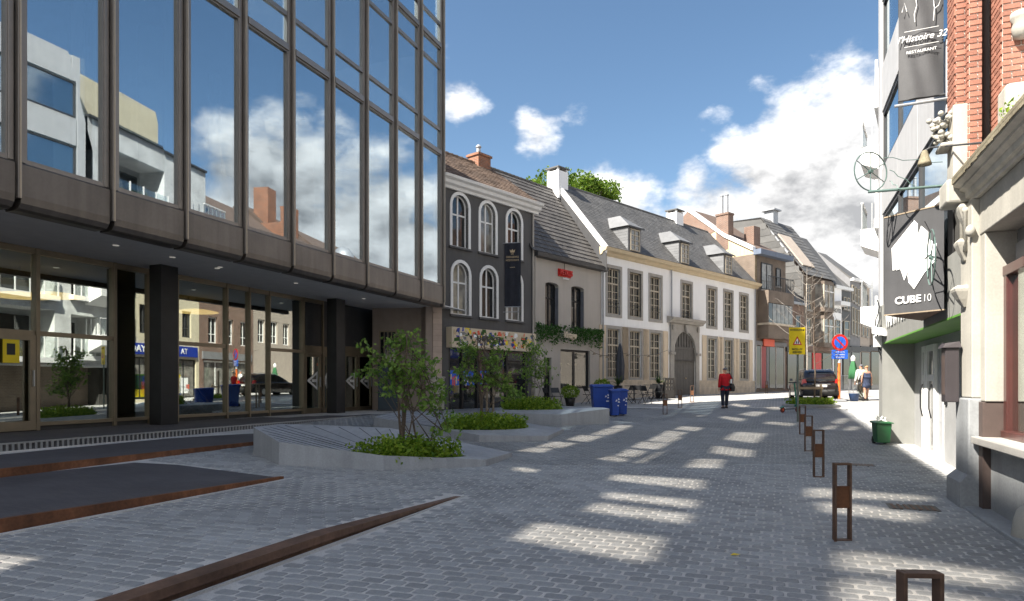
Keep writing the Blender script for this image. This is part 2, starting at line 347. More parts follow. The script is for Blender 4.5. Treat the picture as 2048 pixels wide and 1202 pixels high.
# ------------------------------------------------------------------ plan geometry
DX, DY = .3613, .9324                 # street direction (away from the viewpoint)
def sc_of(X, Y): return X*DX+Y*DY, .3875*Y-X
def xy_of(s, c):
    Y = (s+.3613*c)/1.0724; return .3875*Y-c, Y
def interp(x, xs, zs):
    if x <= xs[0]: return zs[0]
    for i in range(len(xs)-1):
        if x <= xs[i+1]:
            t = (x-xs[i])/(xs[i+1]-xs[i]); return zs[i]+(zs[i+1]-zs[i])*t
    return zs[-1]
def ground(X, Y):
    s, c = sc_of(X, Y)
    st = interp(s, [6, 15, 22, 30, 34, 40, 60, 100], [0, .08, .28, .56, .74, .92, 1.1, 1.2])
    return max(st, min(.575, st+max(0, .042*(c-4.4))))
def G(px, py):                         # the spot on the ground that the photograph shows there
    z = 0
    for i in range(60):
        Y = 1365*(CH-z)/(py-768); X = (px-1024)/1365*Y; z = .5*z+.5*ground(X, Y)
    return X, Y, z
def P(px, py, Y): return ((px-1024)/1365*Y, Y, CH+(768-py)/1365*Y)
class Fr:                              # a facade: u along it, y into the building
    def __init__(s, ox, oy, dx, dy):
        l = math.hypot(dx, dy); s.ox, s.oy, s.dx, s.dy = ox, oy, dx/l, dy/l; s.rz = math.atan2(dy, dx)
    def pix(s, px, py, y=0):
        rx = (px-1024)/1365; nx, ny = -s.dy, s.dx
        t = (s.ox*nx+s.oy*ny+y)/(rx*nx+ny); X = rx*t
        return (X-s.ox)*s.dx+(t-s.oy)*s.dy, CH+(768-py)/1365*t
    def u(s, px, y=0): return s.pix(px, 700, y)[0]
    def xy(s, u, y=0): return s.ox+u*s.dx-y*s.dy, s.oy+u*s.dy+y*s.dx
    def thing(s, name, label, cat, group=None): return thing(name, label, cat, (s.ox, s.oy, 0), s.rz, group)
def outline(a, b, c, d, h, n=10):
    q = [(a, c), (b, c)]
    if h <= 0: return q+[(b, d), (a, d)]
    m, w = (a+b)/2, (b-a)/2
    for i in range(n+1):
        t = math.pi*i/n; q.append((m+w*math.cos(t), d-h+h*math.sin(t)))
    return q
def wall(mb, u0, u1, z0, z1, ops, t=.25, y=0):
    us = sorted({u0, u1, *[o[0] for o in ops], *[o[1] for o in ops]}); zs = sorted({z0, z1, *[o[2] for o in ops], *[o[3] for o in ops]})
    us = [u for u in us if u0-1e-6 <= u <= u1+1e-6]; zs = [z for z in zs if z0-1e-6 <= z <= z1+1e-6]
    for i in range(len(us)-1):
        for j in range(len(zs)-1):
            cu, cz = (us[i]+us[i+1])/2, (zs[j]+zs[j+1])/2
            if any(o[0] < cu < o[1] and o[2] < cz < o[3] for o in ops): continue
            mb.poly((us[i], y, zs[j]), (us[i+1], y, zs[j]), (us[i+1], y, zs[j+1]), (us[i], y, zs[j+1]))
    for o in ops:
        a, b, c, d = o[:4]; h = o[4] if len(o) > 4 else 0
        Q = outline(a, b, c, d, h)
        for k in range(len(Q)):
            p, q = Q[k], Q[(k+1) % len(Q)]
            mb.poly((p[0], y, p[1]), (p[0], y+t, p[1]), (q[0], y+t, q[1]), (q[0], y, q[1]))
        if h:
            A = Q[2:]
            for k in range(len(A)-1):
                p, q = A[k], A[k+1]; mb.poly((p[0], y, p[1]), (p[0], y, d), (q[0], y, d), (q[0], y, q[1]))
    return mb
def window(par, a, b, c, d, y, fm, pm, fw=.06, cols=2, rows=(1,), h=0, bar=.028, depth=.07, name='window'):
    """a window frame with its glazing bars (one part) and its pane (sub-part)"""
    m = MB(); m.ring(outline(a, b, c, d, h), outline(a+fw, b-fw, c+fw, d-fw, max(0, h-fw) if h else 0), y, y+depth)
    W_, H_ = b-a-2*fw, d-c-2*fw
    for i in range(1, cols):
        x = a+fw+W_*i/cols; bb = bar*1.5 if cols % 2 == 0 and i == cols//2 else bar
        m.box(x-bb/2, x+bb/2, y+.01, y+depth-.01, c+fw, d-fw-.001)
    tot = sum(rows); acc = 0
    for r in rows[:-1]:
        acc += r; z = c+fw+H_*acc/tot; m.box(a+fw, b-fw, y+.012, y+depth-.012, z-bar*.7, z+bar*.7)
    o = m.build(name, fm, par)
    q = MB(); q.face(outline(a+fw*.5, b-fw*.5, c+fw*.5, d-fw*.5, max(0, h-fw*.5) if h else 0), y+depth*.55, y+depth*.8); q.build('pane', pm, o)
    return o
def courses(par, E0, E1, R0, R1, n, m, name='tile_course', th=.035, nt=20):
    """roof plane of n overlapping courses, each its own piece; m the material"""
    E0, E1, R0, R1 = map(Vector, (E0, E1, R0, R1)); nrm = (E1-E0).cross(R0-E0).normalized()
    if nrm.z < 0: nrm = -nrm
    for i in range(n):
        t0, t1 = i/n, min(1, (i+1.25)/n); mb = MB()
        for k in range(nt):
            s0, s1 = k/nt, (k+.97)/nt; j = R.uniform(0, th*.35)
            q = lambda s, t, hh: (E0.lerp(R0, t)).lerp(E1.lerp(R1, t), s)+nrm*hh
            mb.loft([[q(s0, t0, 0), q(s1, t0, 0), q(s1, t1, -.01), q(s0, t1, -.01)], [q(s0, t0, th+j), q(s1, t0, th+j), q(s1, t1, .006), q(s0, t1, .006)]])
        mb.build(name, m, par)
# ================================================================== GROUND
def ground_sheet():
    mb = MB(); xs = [-400, -200, -100, -50]+[-30+i for i in range(0, 111)]+[100, 150, 250, 500]; ys = [-300, -100, -40]+[-15+i for i in range(0, 111)]+[120, 160, 250, 500, 900]
    n = len(xs)
    mb.v = [(x, y, ground(x, y)-.012) for y in ys for x in xs]
    mb.f = [(j*n+i, j*n+i+1, (j+1)*n+i+1, (j+1)*n+i) for j in range(len(ys)-1) for i in range(n-1)]
    o = mb.build('street', streetm, smooth=True); o['kind'] = 'structure'; o['label'] = 'grey cobbled street with pale joints'; return o
street = ground_sheet()
BEAM_C = 4.4
def tA(s): return max(0, min(1, (8.55-s)/2.9))
def zA(X, Y):
    s, c = sc_of(X, Y)
    if c > BEAM_C: return max(ground(X, Y), .12*tA(s))
    return ground(X, Y)
def slab(name, pts, dep, m, kind='structure', label=None):
    mb = MB(); n = len(pts)
    mb.loft([[(x, y, z-dep) for x, y, z in pts], pts]); o = mb.build(name, m); 
    if kind: o['kind'] = kind
    if label: o['label'] = label
    return o
# raised paved strip behind the low steel edge
mb = MB(); rows = []
CA = [4.42+.25*k for k in range(15)]
for i in range(0, 72):
    s = -6+i*.205; rows.append([(*xy_of(s, c), max(.004, zA(*xy_of(s, c))+.004)) for c in CA])
n = len(CA)
for r in rows: mb.v += r
mb.f = [(j*n+i, j*n+i+1, (j+1)*n+i+1, (j+1)*n+i) for j in range(len(rows)-1) for i in range(n-1)]
plaza = mb.build('raised_paving', joint); plaza['kind'] = 'structure'
mb = MB(); mb.v = []
JX = [(s, c) for s in range(-4, 31) for c in range(-3, 17)]
nn = 20
CL = list(range(-3, 5))+[4.4]+list(range(5, 17)); nn = len(CL)
mb.v = [(*xy_of(s, c), ground(*xy_of(s, c))+.005) for s in range(-4, 31) for c in CL]
mb.f = [(j*nn+i, j*nn+i+1, (j+1)*nn+i+1, (j+1)*nn+i) for j in range(34) for i in range(nn-1)]
mb.build('joint_bed', joint, street)
# terraces
e2 = [(-8.6, -2.3), (-5.0, 6.67), (-3.53, 10.33)]
slab('terrace', [(-8.6, -2.3, .276), (-5.0, 6.67, .276), (-3.53, 10.33, .185), (-6.4, 11.75, .292), (-7.2, 9.63, .285), (-11.6, -1.5, .285)], .3, darkpave, label='dark paved lower terrace with a rusty steel edge')
slab('terrace', [(-11.6, -1.5, .40), (-7.2, 9.63, .40), (-5.39, 14.2, .392), (-6.55, 17.6, .42), (-8.55, 11.4, .42), (-13.2, -1.0, .42)], .4, darkpave, label='dark paved upper terrace with a rusty steel edge')
fl = [xy_of(-8, 13.42), xy_of(23.6, 13.42), xy_of(23.6, 26), xy_of(-8, 26)]
slab('terrace_floor', [(x, y, .578) for x, y in fl], .5, darkpave, label='dark paved forecourt under the overhang of the glass building')
def edge(name, pts, label, w=.03):           # vertical steel riser: pts (x, y, z0, z1), grown outwards
    mb = MB()
    for a, b in zip(pts, pts[1:]):
        d = Vector((b[0]-a[0], b[1]-a[1])).normalized(); nx, ny = d.y*w, -d.x*w
        mb.loft([[(a[0], a[1], a[2]), (a[0]+nx, a[1]+ny, a[2]), (a[0]+nx, a[1]+ny, a[3]), (a[0]-nx, a[1]-ny, a[3])], [(b[0], b[1], b[2]), (b[0]+nx, b[1]+ny, b[2]), (b[0]+nx, b[1]+ny, b[3]), (b[0]-nx, b[1]-ny, b[3])]])
    o = mb.build(name, corten); return tag(o, label, 'step edge', 'rusty step edges')
edge('steel_step_edge', [(-8.6, -2.3, -.02, .285), (-5.0, 6.67, -.02, .285), (-3.5, 10.4, .15, .196)], 'rusty steel riser along the front of the lower dark terrace')
edge('steel_step_edge', [(-11.6, -1.5, .2, .408), (-7.2, 9.63, .2, .408), (-5.37, 14.25, .2, .40)], 'rusty steel riser along the upper dark terrace beneath the shopfront')
# white stone strip at the foot of the riser
for a, b, z in [((-8.55, -2.3), (-3.42, 10.5), .012)]:
    mb = MB(); d = Vector((b[0]-a[0], b[1]-a[1])).normalized(); nx, ny = d.y, -d.x
    q = [(a[0]+nx*.035, a[1]+ny*.035), (b[0]+nx*.035, b[1]+ny*.035), (b[0]+nx*.075, b[1]+ny*.075), (a[0]+nx*.075, a[1]+ny*.075)]
    mb.loft([[(x, y, zA(x, y)-.05) for x, y in q], [(x, y, zA(x, y)+.012) for x, y in q]]); mb.build('kerb_strip', joint)['kind'] = 'structure'
# low tapering steel beam beside the street
def beam():
    sx = [-5, 5.66, 8.62]; h = [.134, .134, .010]
    mb = MB(); secs = []
    for s, hh in zip(sx, h):
        a, b = xy_of(s, BEAM_C), xy_of(s, BEAM_C+(.215 if s < 6 else .10)); c0 = xy_of(s, BEAM_C+.03)
        z = ground(*a); secs.append([(*c0, z-.05), (*c0, z+hh*.35), (*a, z+hh*.45), (*a, z+hh), (*b, z+hh), (*b, z-.05)])
    mb.loft(secs); o = mb.build('steel_beam', cortend); return tag(o, 'long low dark rusty steel beam tapering into the cobbles in the foreground', 'steel edge')
beam()
mb = MB(); q = [xy_of(-5, BEAM_C-.01), xy_of(8.7, BEAM_C-.01), xy_of(8.7, BEAM_C-.035), xy_of(-5, BEAM_C-.035)]
mb.loft([[(x, y, ground(x, y)-.03) for x, y in q], [(x, y, ground(x, y)+.012) for x, y in q]]); mb.build('kerb_strip', joint)['kind'] = 'structure'
# ---- setts
def pavers():
    LW, RD, gap = .2, .135, .0165
    shape = [(-.5, -.34), (-.40, -.5), (.40, -.5), (.5, -.34), (.5, .34), (.40, .5), (-.40, .5), (-.5, .34)]
    base = MB(); l, d = LW-gap, RD-gap
    base.loft([[(x*l, y*d, -.02) for x, y in shape], [(x*l, y*d, .005) for x, y in shape], [(x*(l-.014), y*(d-.014), .011) for x, y in shape]])
    meshes = []
    def inpoly(x, y, P_):
        r = False; j = len(P_)-1
        for i in range(len(P_)):
            if (P_[i][1] > y) != (P_[j][1] > y) and x < (P_[j][0]-P_[i][0])*(y-P_[i][1])/(P_[j][1]-P_[i][1])+P_[i][0]: r = not r
            j = i
        return r
    bl = [[(-9.5, -4.5), (-5.0, 6.7), (-3.5, 10.4), (-6.4, 11.8), (-5.35, 14.3), (-6.5, 17.6), (-20, 17), (-20, -4)]]
    spots = []
    s = 2.6; row = 0
    while s < 30.5:
        c = -2.9; off = R.uniform(-.02, .02)+(.1 if row % 2 else 0)
        k = 0
        while True:
            cc = -2.75+k*LW*1.0725+off; k += 1
            if cc > 14: break
            X, Y = xy_of(s, cc)
            if abs(X) > .76*Y+1.2 or Y < 3.9 or Y > 29: continue
            if BEAM_C-.14 < cc < BEAM_C+.33 and s < 8.7: continue
            if cc > 13.4 and s < 21: continue
            if any(inpoly(X, Y, b) for b in bl): continue
            spots.append((Y, X, s, cc))
        s += RD; row += 1
    spots.sort(); rz = math.atan2(-DX, DY)   # long side across the street
    near = []; rest = []
    for sp in spots:
        Y, X = sp[:2]
        py = 768+1365*(CH-zA(X, Y))/Y; px = 1024+1365*X/Y
        (near if len(near) < 300 and py < 1206 and -15 < px < 2063 else rest).append(sp)
    for i in range(6):
        m2 = MB(); m2.f = base.f; a = [R.uniform(.94, 1.0) for _ in range(len(base.v))]
        jz = R.uniform(-.0015, .002)
        m2.v = [(x*q, y*q, z+jz) for (x, y, z), q in zip(base.v, a)]
        me = bpy.data.meshes.new('paver'); me.from_pydata(m2.v, [], m2.f); me.materials.append(paver); meshes.append(me)
    for Y, X, s, cc in near:
        o = bpy.data.objects.new('paver', R.choice(meshes)); C.objects.link(o); o.parent = street
        o.location = (X, Y, zA(X, Y)); o.rotation_euler = (R.uniform(-.012, .012), R.uniform(-.012, .012), rz+R.uniform(-.02, .02))
    mb = MB(); ca, sa = math.cos(rz), math.sin(rz)
    low = MB(); low.loft([[(x, y, -.01) for x, y in ((-l/2, -d/2), (l/2, -d/2), (l/2, d/2), (-l/2, d/2))], [(x, y, .010) for x, y in ((-l/2+.005, -d/2+.005), (l/2-.005, -d/2+.005), (l/2-.005, d/2-.005), (-l/2+.005, d/2-.005))]])
    V, Fc = [], []
    for Y, X, s, cc in rest:
        z = zA(X, Y); b = base if Y < 13 else low; i = len(V); j1 = R.uniform(.95, 1.0); jz = R.uniform(-.002, .002)
        e = .5; gx = (zA(X+e, Y)-zA(X-e, Y)) if s > 9 else 0; gy = (zA(X, Y+e)-zA(X, Y-e)) if s > 9 else 0
        tx, ty = R.uniform(-.012, .012), R.uniform(-.012, .012)
        for x, y, zz in b.v:
            x *= j1; wx, wy = x*ca-y*sa, x*sa+y*ca
            V.append((X+wx, Y+wy, z+zz+jz+wx*(gx+tx)+wy*(gy+ty)))
        Fc += [tuple(i+q for q in f) for f in b.f[1:]]
    mb.v, mb.f = V, Fc; mb.build('paver_field', paver, street, kind='stuff')
pavers()

# ================================================================== LEFT GLASS BUILDING
L = Fr(25.3*(885-1024)/1365, 25.3, DX, DY); BW = 1.69
gb = L.thing('glass_office_building', 'bronze framed glass office block with reflective upper floor over a set back shopfront', 'building')
SILL, T1 = 5.25, 10.1
for k in range(0, 12):
    u = -k*BW; m = MB(); zt = 17.2 if k < 5 else (14.1 if k < 7 else 10.2)
    e = 1 if k == 0 else 0
    m.box(u-.14, u-.05, -.02, .16, SILL-.02, zt)
    if not e: m.box(u+.05, u+.14, -.02, .16, SILL-.02, zt)
    m.box(u-.03, u+.03, -.10, .1, 4.62, zt); o = m.build('mullion', bronze, gb, bevel=.008)
    MB().box(u-.05, u+.05, .06, .15, SILL, zt).build('dark_joint', dkgap, o)
    MB().box(u-.012, u+.012, -.112, -.10, 4.62, zt).build('edge_strip', bronzel, o)
    # spandrel panel with rolled lower edge
    u0, u1 = u-BW+.05, u-.05
    pr = [(-.02, SILL-.03), (-.05, SILL-.06), (-.05, 4.68), (-.03, 4.56), (.03, 4.48), (.12, 4.45), (.35, 4.45), (.35, SILL-.03)]
    MB().loft([[(u0, y, z) for y, z in pr], [(u1, y, z) for y, z in pr]]).build('spandrel_panel', bronzep, gb)
    MB().box(u0-.06, u1+.06, .2, .3, 4.5, SILL-.04).build('spandrel_back', dkgap, gb)
    a, b = u-BW+.14, u-.14
    fr = MB(); fr.ring([(a, SILL-.03), (b, SILL-.03), (b, T1-.06), (a, T1-.06)], [(a+.03, SILL+.05), (b-.03, SILL+.05), (b-.03, T1-.10), (a+.03, T1-.10)], -.005, .12); fo = fr.build('window_frame', bronze, gb)
    j_ = [R.uniform(-.004, .004) for _ in range(4)]; MB().loft([[(a+.02, .05+j_[0], SILL+.03), (b-.02, .05+j_[1], SILL+.03), (b-.02, .05+j_[2], T1-.08), (a+.02, .05+j_[3], T1-.08)], [(a+.02, .062+j_[0], SILL+.03), (b-.02, .062+j_[1], SILL+.03), (b-.02, .062+j_[2], T1-.08), (a+.02, .062+j_[3], T1-.08)]]).build('pane', cgl, fo)
    MB().box(u-BW+.135, u-.135, -.045, .14, T1-.06, T1+.10).build('floor_band', bronze, gb, bevel=.006)
    if k < 7:
        lv = [(10.2, 10.95), (11.0, 13.22), (13.27, 13.95)] + ([(14.15, 14.85), (14.9, 17.1)] if k < 5 else [])
        if k == 6: lv = lv[:1]
        for j, (z0, z1) in enumerate(lv):
            fr = MB(); fr.ring([(a, z0-.025), (b, z0-.025), (b, z1+.025), (a, z1+.025)], [(a+.025, z0+.03), (b-.025, z0+.03), (b-.025, z1-.03), (a+.025, z1-.03)], 0, .1); fo = fr.build('window_frame', bronze, gb)
            j_ = [R.uniform(-.003, .003) for _ in range(4)]; MB().loft([[(a+.015, y_+j_[0], z0+.01), (b-.015, y_+j_[1], z0+.01), (b-.015, y_+j_[2], z1-.01), (a+.015, y_+j_[3], z1-.01)] for y_ in (.05, .06)]).build('pane', cgl, fo)
        if k < 6: MB().box(u-BW+.135, u-.135, -.045, .14, 13.98, 14.12).build('floor_band', bronze, gb, bevel=.006)
MB().box(.0, .10, -.06, .3, 4.45, 17.2).build('corner_post', bronze, gb, bevel=.01)
# unseen screen added to shade the street, openings shaped to throw its light patches
HOLES = [[(-17.11, 11.39), (-16.28, 11.49), (-16.8, 12.38), (-17.83, 12.47)], [(-16.12, 11.53), (-15.02, 11.68), (-15.88, 12.82), (-16.85, 12.67)], [(-14.77, 11.99), (-13.51, 12.06), (-14.33, 13.26), (-15.69, 13.06)], [(-13.45, 12.41), (-11.62, 12.51), (-12.31, 13.55), (-14.05, 13.3)], [(-11.47, 12.53), (-10.42, 12.63), (-10.86, 13.48), (-12.16, 13.54)],
 [(-20.04, 14.75), (-19.54, 14.98), (-20.67, 15.9), (-21.29, 15.9)], [(-19.68, 15.14), (-18.27, 15.14), (-19.25, 16.1), (-20.44, 16.0)], [(-18.0, 15.2), (-16.68, 15.22), (-18.02, 16.62), (-19.17, 16.44)], [(-16.61, 15.4), (-15.43, 15.52), (-16.63, 16.87), (-17.83, 16.58)], [(-15.35, 15.59), (-13.79, 15.63), (-15.23, 16.88), (-16.36, 16.61)], [(-13.66, 15.91), (-12.6, 16.08), (-13.99, 17.41), (-15.1, 17.22)], [(-21.57, 16.25), (-19.61, 16.50), (-19.49, 16.75), (-21.78, 16.55)],
 [(-18.16, 18.69), (-16.31, 19.09), (-17.74, 20.59), (-20.0, 20.13)], [(-21.0, 18.5), (-19.44, 18.43), (-21.42, 20.09), (-22.66, 20.02)], [(-23.22, 18.04), (-21.82, 18.12), (-22.55, 19.15), (-23.97, 19.12)], [(-23.9, 16.29), (-23.21, 16.21), (-25.36, 18.9), (-26.5, 19.04)], [(-26.0, 16.85), (-25.4, 16.7), (-27.45, 19.1), (-28.05, 19.11)], [(-26.95, 16.81), (-26.37, 16.84), (-28.47, 19.12), (-29.05, 19.15)], [(-28.25, 16.27), (-27.36, 16.19), (-29.66, 18.9), (-30.71, 18.96)], [(-20.92, 12.97), (-20.44, 12.86), (-21.27, 13.77), (-21.71, 13.81)],
 [(-31.78, 21.77), (-32.12, 22.27), (-33.84, 24.09), (-34.1, 23.88), (-32.33, 21.7)], [(-32.7, 21.6), (-32.75, 21.9), (-34.55, 23.76), (-34.9, 23.61), (-33.6, 21.5)], [(-27.75, 21.59), (-27.8, 21.85), (-29.97, 24.34), (-30.23, 24.22), (-28.46, 21.54)], [(-29.01, 21.74), (-29.4, 22.33), (-31.04, 23.85), (-31.28, 23.48), (-29.68, 21.78)],
 [(-10.16, 17.72), (-9.78, 18.07), (-11.97, 19.51), (-12.82, 19.08)], [(-9.44, 18.82), (-8.37, 19.72), (-9.42, 20.74), (-11.26, 20.0)], [(-14.31, 20.4), (-13.68, 20.71), (-15.42, 22.2), (-16.13, 21.79)], [(-16.32, 24.0), (-14.79, 25.0), (-15.52, 25.4), (-17.03, 24.6)], [(-17.89, 23.24), (-17.03, 23.79), (-17.48, 24.23), (-18.43, 23.74)], [(-18.92, 24.27), (-17.93, 24.86), (-18.55, 25.28), (-19.3, 24.73)], [(-3.1, 17.87), (-2.4, 18.24), (-4.78, 19.54), (-5.52, 19.03)], [(-7.0, 15.2), (-6.9, 15.7), (-8.54, 16.93), (-9.16, 16.53)], [(-6.42, 20.41), (-6.55, 21.41), (-8.69, 22.34), (-8.68, 21.19)], [(-25.56, 9.19), (-25.81, 9.56), (-26.51, 10.56), (-27.21, 10.81), (-27.11, 10.53)]]
cu = bpy.data.curves.new('added_shade_screen', 'CURVE'); cu.dimensions = '2D'; cu.fill_mode = 'BOTH'; cu.extrude = .03
for pts in [[(-46, 4.45), (-12*BW, 4.45), (-12*BW, 10.2), (-7*BW, 10.2), (-7*BW, 11.0), (-6*BW, 11.0), (-6*BW, 14.1), (-5*BW, 14.1), (-5*BW, 17.2), (.1, 17.2), (.1, 25.6), (-46, 25.6)]]+HOLES:
    sp = cu.splines.new('POLY'); sp.points.add(len(pts)-1); sp.use_cyclic_u = True
    for p, (a, b) in zip(sp.points, pts): p.co = (a, b, 0, 1)
tmp = bpy.data.objects.new('added_shade_screen', cu); C.objects.link(tmp)
me = bpy.data.meshes.new_from_object(tmp.evaluated_get(bpy.context.evaluated_depsgraph_get())); bpy.data.objects.remove(tmp)
scr = bpy.data.objects.new('added_shade_screen', me); C.objects.link(scr); scr.parent = gb; scr.location = (0, .08, 0); scr.rotation_euler = (rad(90), 0, 0); me.materials.clear(); me.materials.append(whitep)  # white face chosen to bounce light into the street
tgl = glassmat('sun_dimming_tint', .03, (.74, .72, .69))
for pts in HOLES: MB().face(pts, .10, .11).build('sun_dimming_pane', tgl, gb)  # panes added in the openings to weaken the sun patches
# body: slabs, soffit, back and end walls
MB().box(-12*BW, 0, .16, 9, 4.62, 5.1).build('floor_slab', intw, gb)
MB().box(-12*BW, 0, .16, 9, 9.95, 10.2).build('floor_slab', intw, gb)
MB().box(-6*BW, 0, .16, 9, 13.95, 14.15).build('roof_slab', intw, gb)
MB().box(-46, .0, 9, 9.2, .3, 10.3).build('back_wall', intw, gb)
MB().box(-.08, 0, .3, 9, 4.62, 14.1).build('end_wall', intw, gb)
MB().box(-12*BW-.1, -12*BW, .3, 9, 4.62, 10).build('end_wall', intw, gb)
MB().box(-46, 2.6, .32, 3.66, 4.585, 4.62).build('soffit', soffit, gb)
for k, px in enumerate((232, 345, 440, 592)):
    MB().lathe([(.065, 0), (.065, .02)], 14, (L.pix(px, 500, 1.7)[0], 1.7, 4.57)).build('downlight', downl, gb)
for u in (-2.3, -9.0): MB().lathe([(.065, 0), (.065, .02)], 14, (u, 1.9, 4.57)).build('downlight', downl, gb)
MB().box(-12*BW, 0, .30, .32, 4.47, 4.62).build('soffit_gap', dkgap, gb)
# round interior columns and curtains seen through the upper glass
for px, y, w in ((637, 1.6, .16), (305, 2.2, .3), (430, 2.6, .16), (155, 1.5, .12)):
    u = L.pix(px, 300, y)[0]; MB().lathe([(w, 5.1), (w, 9.95)], 16, (u, y, 0)).build('interior_column', curtain, gb, smooth=True)
for px, wd in ((330, .5), (190, .4), (566, .35), (720, .35), (775, .5)):
    u = L.pix(px, 300, .5)[0]; m = MB(); N_ = 24
    pts = [(u+wd*i/N_, .55+.04*math.sin(i*1.9)) for i in range(N_+1)]
    for a, b in zip(pts, pts[1:]): m.poly((*a, 5.15), (*b, 5.15), (b[0]-.0, b[1], 9.9), (a[0]-.0, a[1], 9.9))
    m.build('curtain', curtain, gb)
# ---- ground floor shopfront
YS = (16.35-12.4)/1.0725
FZ, TZ = .578, 4.585
def U(px, y=YS): return L.pix(px, 700, y)[0]
posts = [(-60, .10), (71, .12), (226, .11), (296, .09), (351, .09), (451, .08), (496, .08), (536, .07), (604, .10), (643, .08)]
for px, w in posts:
    w *= .72; u = U(px); MB().box(u-w/2, u+w/2, YS-.10, YS+.06, FZ, TZ-.002).build('shopfront_post', goldframe, gb, bevel=.006)
zt = L.pix(150, 672, YS)[1]
for (a, b) in zip(posts[:-1], posts[1:]):
    u0, u1 = U(a[0])+a[1]*.36, U(b[0])-b[1]*.36
    split = a[0] in (-60, 71, 351, 536, 604)
    MB().box(u0, u1, YS-.07, YS+.04, TZ-.14, TZ-.004).build('head_rail', goldframe, gb); fo = MB().box(u0, u1, YS-.07, YS+.04, FZ+.10, FZ+.18).build('bottom_rail', goldframe, gb)
    if split: MB().box(u0, u1, YS-.06, YS+.04, zt-.05, zt+.05).build('middle_rail', goldframe, gb)
    MB().box(u0, u1, YS-.02, YS+.02, FZ, FZ+.10).build('kick_plate', intd, fo)
    for z0, z1 in ([(FZ+.18, zt-.05), (zt+.05, TZ-.14)] if split else [(FZ+.18, TZ-.14)]):
        MB().box(u0-.002, u1+.002, YS-.006, YS+.006, z0-.005, z1+.005).build('pane', sgl, fo)
for px in (325, 670):          # black steel columns
    u = U(px, YS-.7); MB().box(u-.26, u+.26, YS-.95, YS-.55, FZ, TZ-.001).build('column', blackm, gb, bevel=.01)
# left door leaf
u0, u1 = U(-58)+.06, U(64)
dm = MB(); dm.ring([(u0, FZ+.02), (u1, FZ+.02), (u1, zt-.05), (u0, zt-.05)], [(u0+.1, FZ+.22), (u1-.12, FZ+.22), (u1-.12, zt-.17), (u0+.1, zt-.17)], YS-.13, YS-.07); do = dm.build('door', goldframe, gb)
MB().box(u1-.075, u1-.045, YS-.17, YS-.13, 1.55, 1.9).build('handle', steel, do)
pu, pz = L.pix(24, 702, YS-.14); 
MB().box(pu-.17, pu+.17, YS-.118, YS-.112, pz-.25, pz+.25).build('poster', yellow, do); MB().box(pu-.09, pu+.08, YS-.123, YS-.119, pz-.08, pz+.16).build('poster_print', signblk, do)
# entrance doors behind the second column
def doorset(pa, pb, y, arrow=True):
    a, b = U(pa, y), U(pb, y); zd = L.pix((pa+pb)/2, 708, y)[1]
    m = MB(); m.ring([(a, FZ), (b, FZ), (b, zd), (a, zd)], [(a+.09, FZ+.14), (b-.09, FZ+.14), (b-.09, zd-.10), (a+.09, zd-.10)], y-.06, y+.02); o = m.build('door', goldframe, gb)
    MB().box(a+.085, b-.085, y-.02, y-.01, FZ+.13, zd-.09).build('pane', sgl, o)
    MB().box(b-.13, b-.09, y-.12, y-.08, 1.5, 1.85).build('handle', steel, o)
    zc = 1.72; w = (b-a)*.36; cx = (a+b)/2
    ar = MB(); A = [(cx-w, zc), (cx+w*.8, zc-.33), (cx+w*.8, zc+.33)]; B = [(cx-w+.17, zc), (cx+w*.8-.05, zc-.22), (cx+w*.8-.05, zc+.22)]
    ar.ring(A, B, y-.034, y-.03); ar.box(cx-.12*w, cx+w*.62, y-.034, y-.03, zc-.05, zc+.05); ar.build('arrow_print', white, o)
    return zd
zd = doorset(608, 640, YS-.02); doorset(686, 713, YS+.1); doorset(715, 742, YS+.1); doorset(644, 656, YS-.01)
a, b = U(684, YS+.1), U(744, YS+.1)
MB().box(a, b, YS+.08, YS+.16, 3.05, TZ-.01).build('overpanel', anthr, gb); MB().box(a, b, YS+.05, YS+.16, zd+.01, 3.04).build('overpanel', goldframe, gb)
a, b = U(608, YS), U(656, YS)
MB().box(a+.05, b, YS-.02, YS+.06, 2.95, TZ-.01).build('overpanel', anthr, gb); MB().box(a+.05, b, YS-.045, YS+.06, zd+.01, 2.94).build('overpanel', goldframe, gb)
a, b = U(745, YS+.1), U(752, YS+.1)
MB().box(a, b+.1, YS-.0, YS+.2, FZ, TZ-.01).build('shopfront_post', goldframe, gb)
# interior of the ground floor
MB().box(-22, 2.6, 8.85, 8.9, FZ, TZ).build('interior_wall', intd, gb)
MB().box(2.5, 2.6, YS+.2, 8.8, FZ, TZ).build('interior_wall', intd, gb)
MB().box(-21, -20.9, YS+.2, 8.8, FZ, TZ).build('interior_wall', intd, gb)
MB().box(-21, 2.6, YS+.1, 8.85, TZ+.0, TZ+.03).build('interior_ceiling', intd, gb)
# angled stone wall and clad pier between this block and the dark house
xa, ya, _ = P(745, 600, 26.9); xb, yb, _ = P(852, 600, 26.75)
pw = thing('stone_side_wall', 'beige stone wall with a barred window behind the first tree', 'wall', (xa, ya, .4), math.atan2(yb-ya, xb-xa)); ln = math.hypot(xb-xa, yb-ya)
bst = mat('beige_stone_cladding', (.30, .245, .21), .8, var=.08, streak=.06)
wall(MB(), 0, ln, 0, 4.25, [(.25, .95, 1.3, 3.3)], .15).box(0, ln, .2, .3, 0, 4.25).build('wall_face', bst, pw)
w_ = MB(); w_.ring([(.25, 1.3), (.95, 1.3), (.95, 3.3), (.25, 3.3)], [(.30, 1.35), (.90, 1.35), (.90, 3.25), (.30, 3.25)], .05, .1); wo = w_.build('window', goldframe, pw)
for i in range(1, 4): MB().box(.30+.15*i-.015, .30+.15*i+.015, .06, .08, 1.35, 3.25).build('bar', goldframe, wo)
MB().box(.27, .93, .09, .11, 1.32, 3.28).build('pane', paneg, wo)
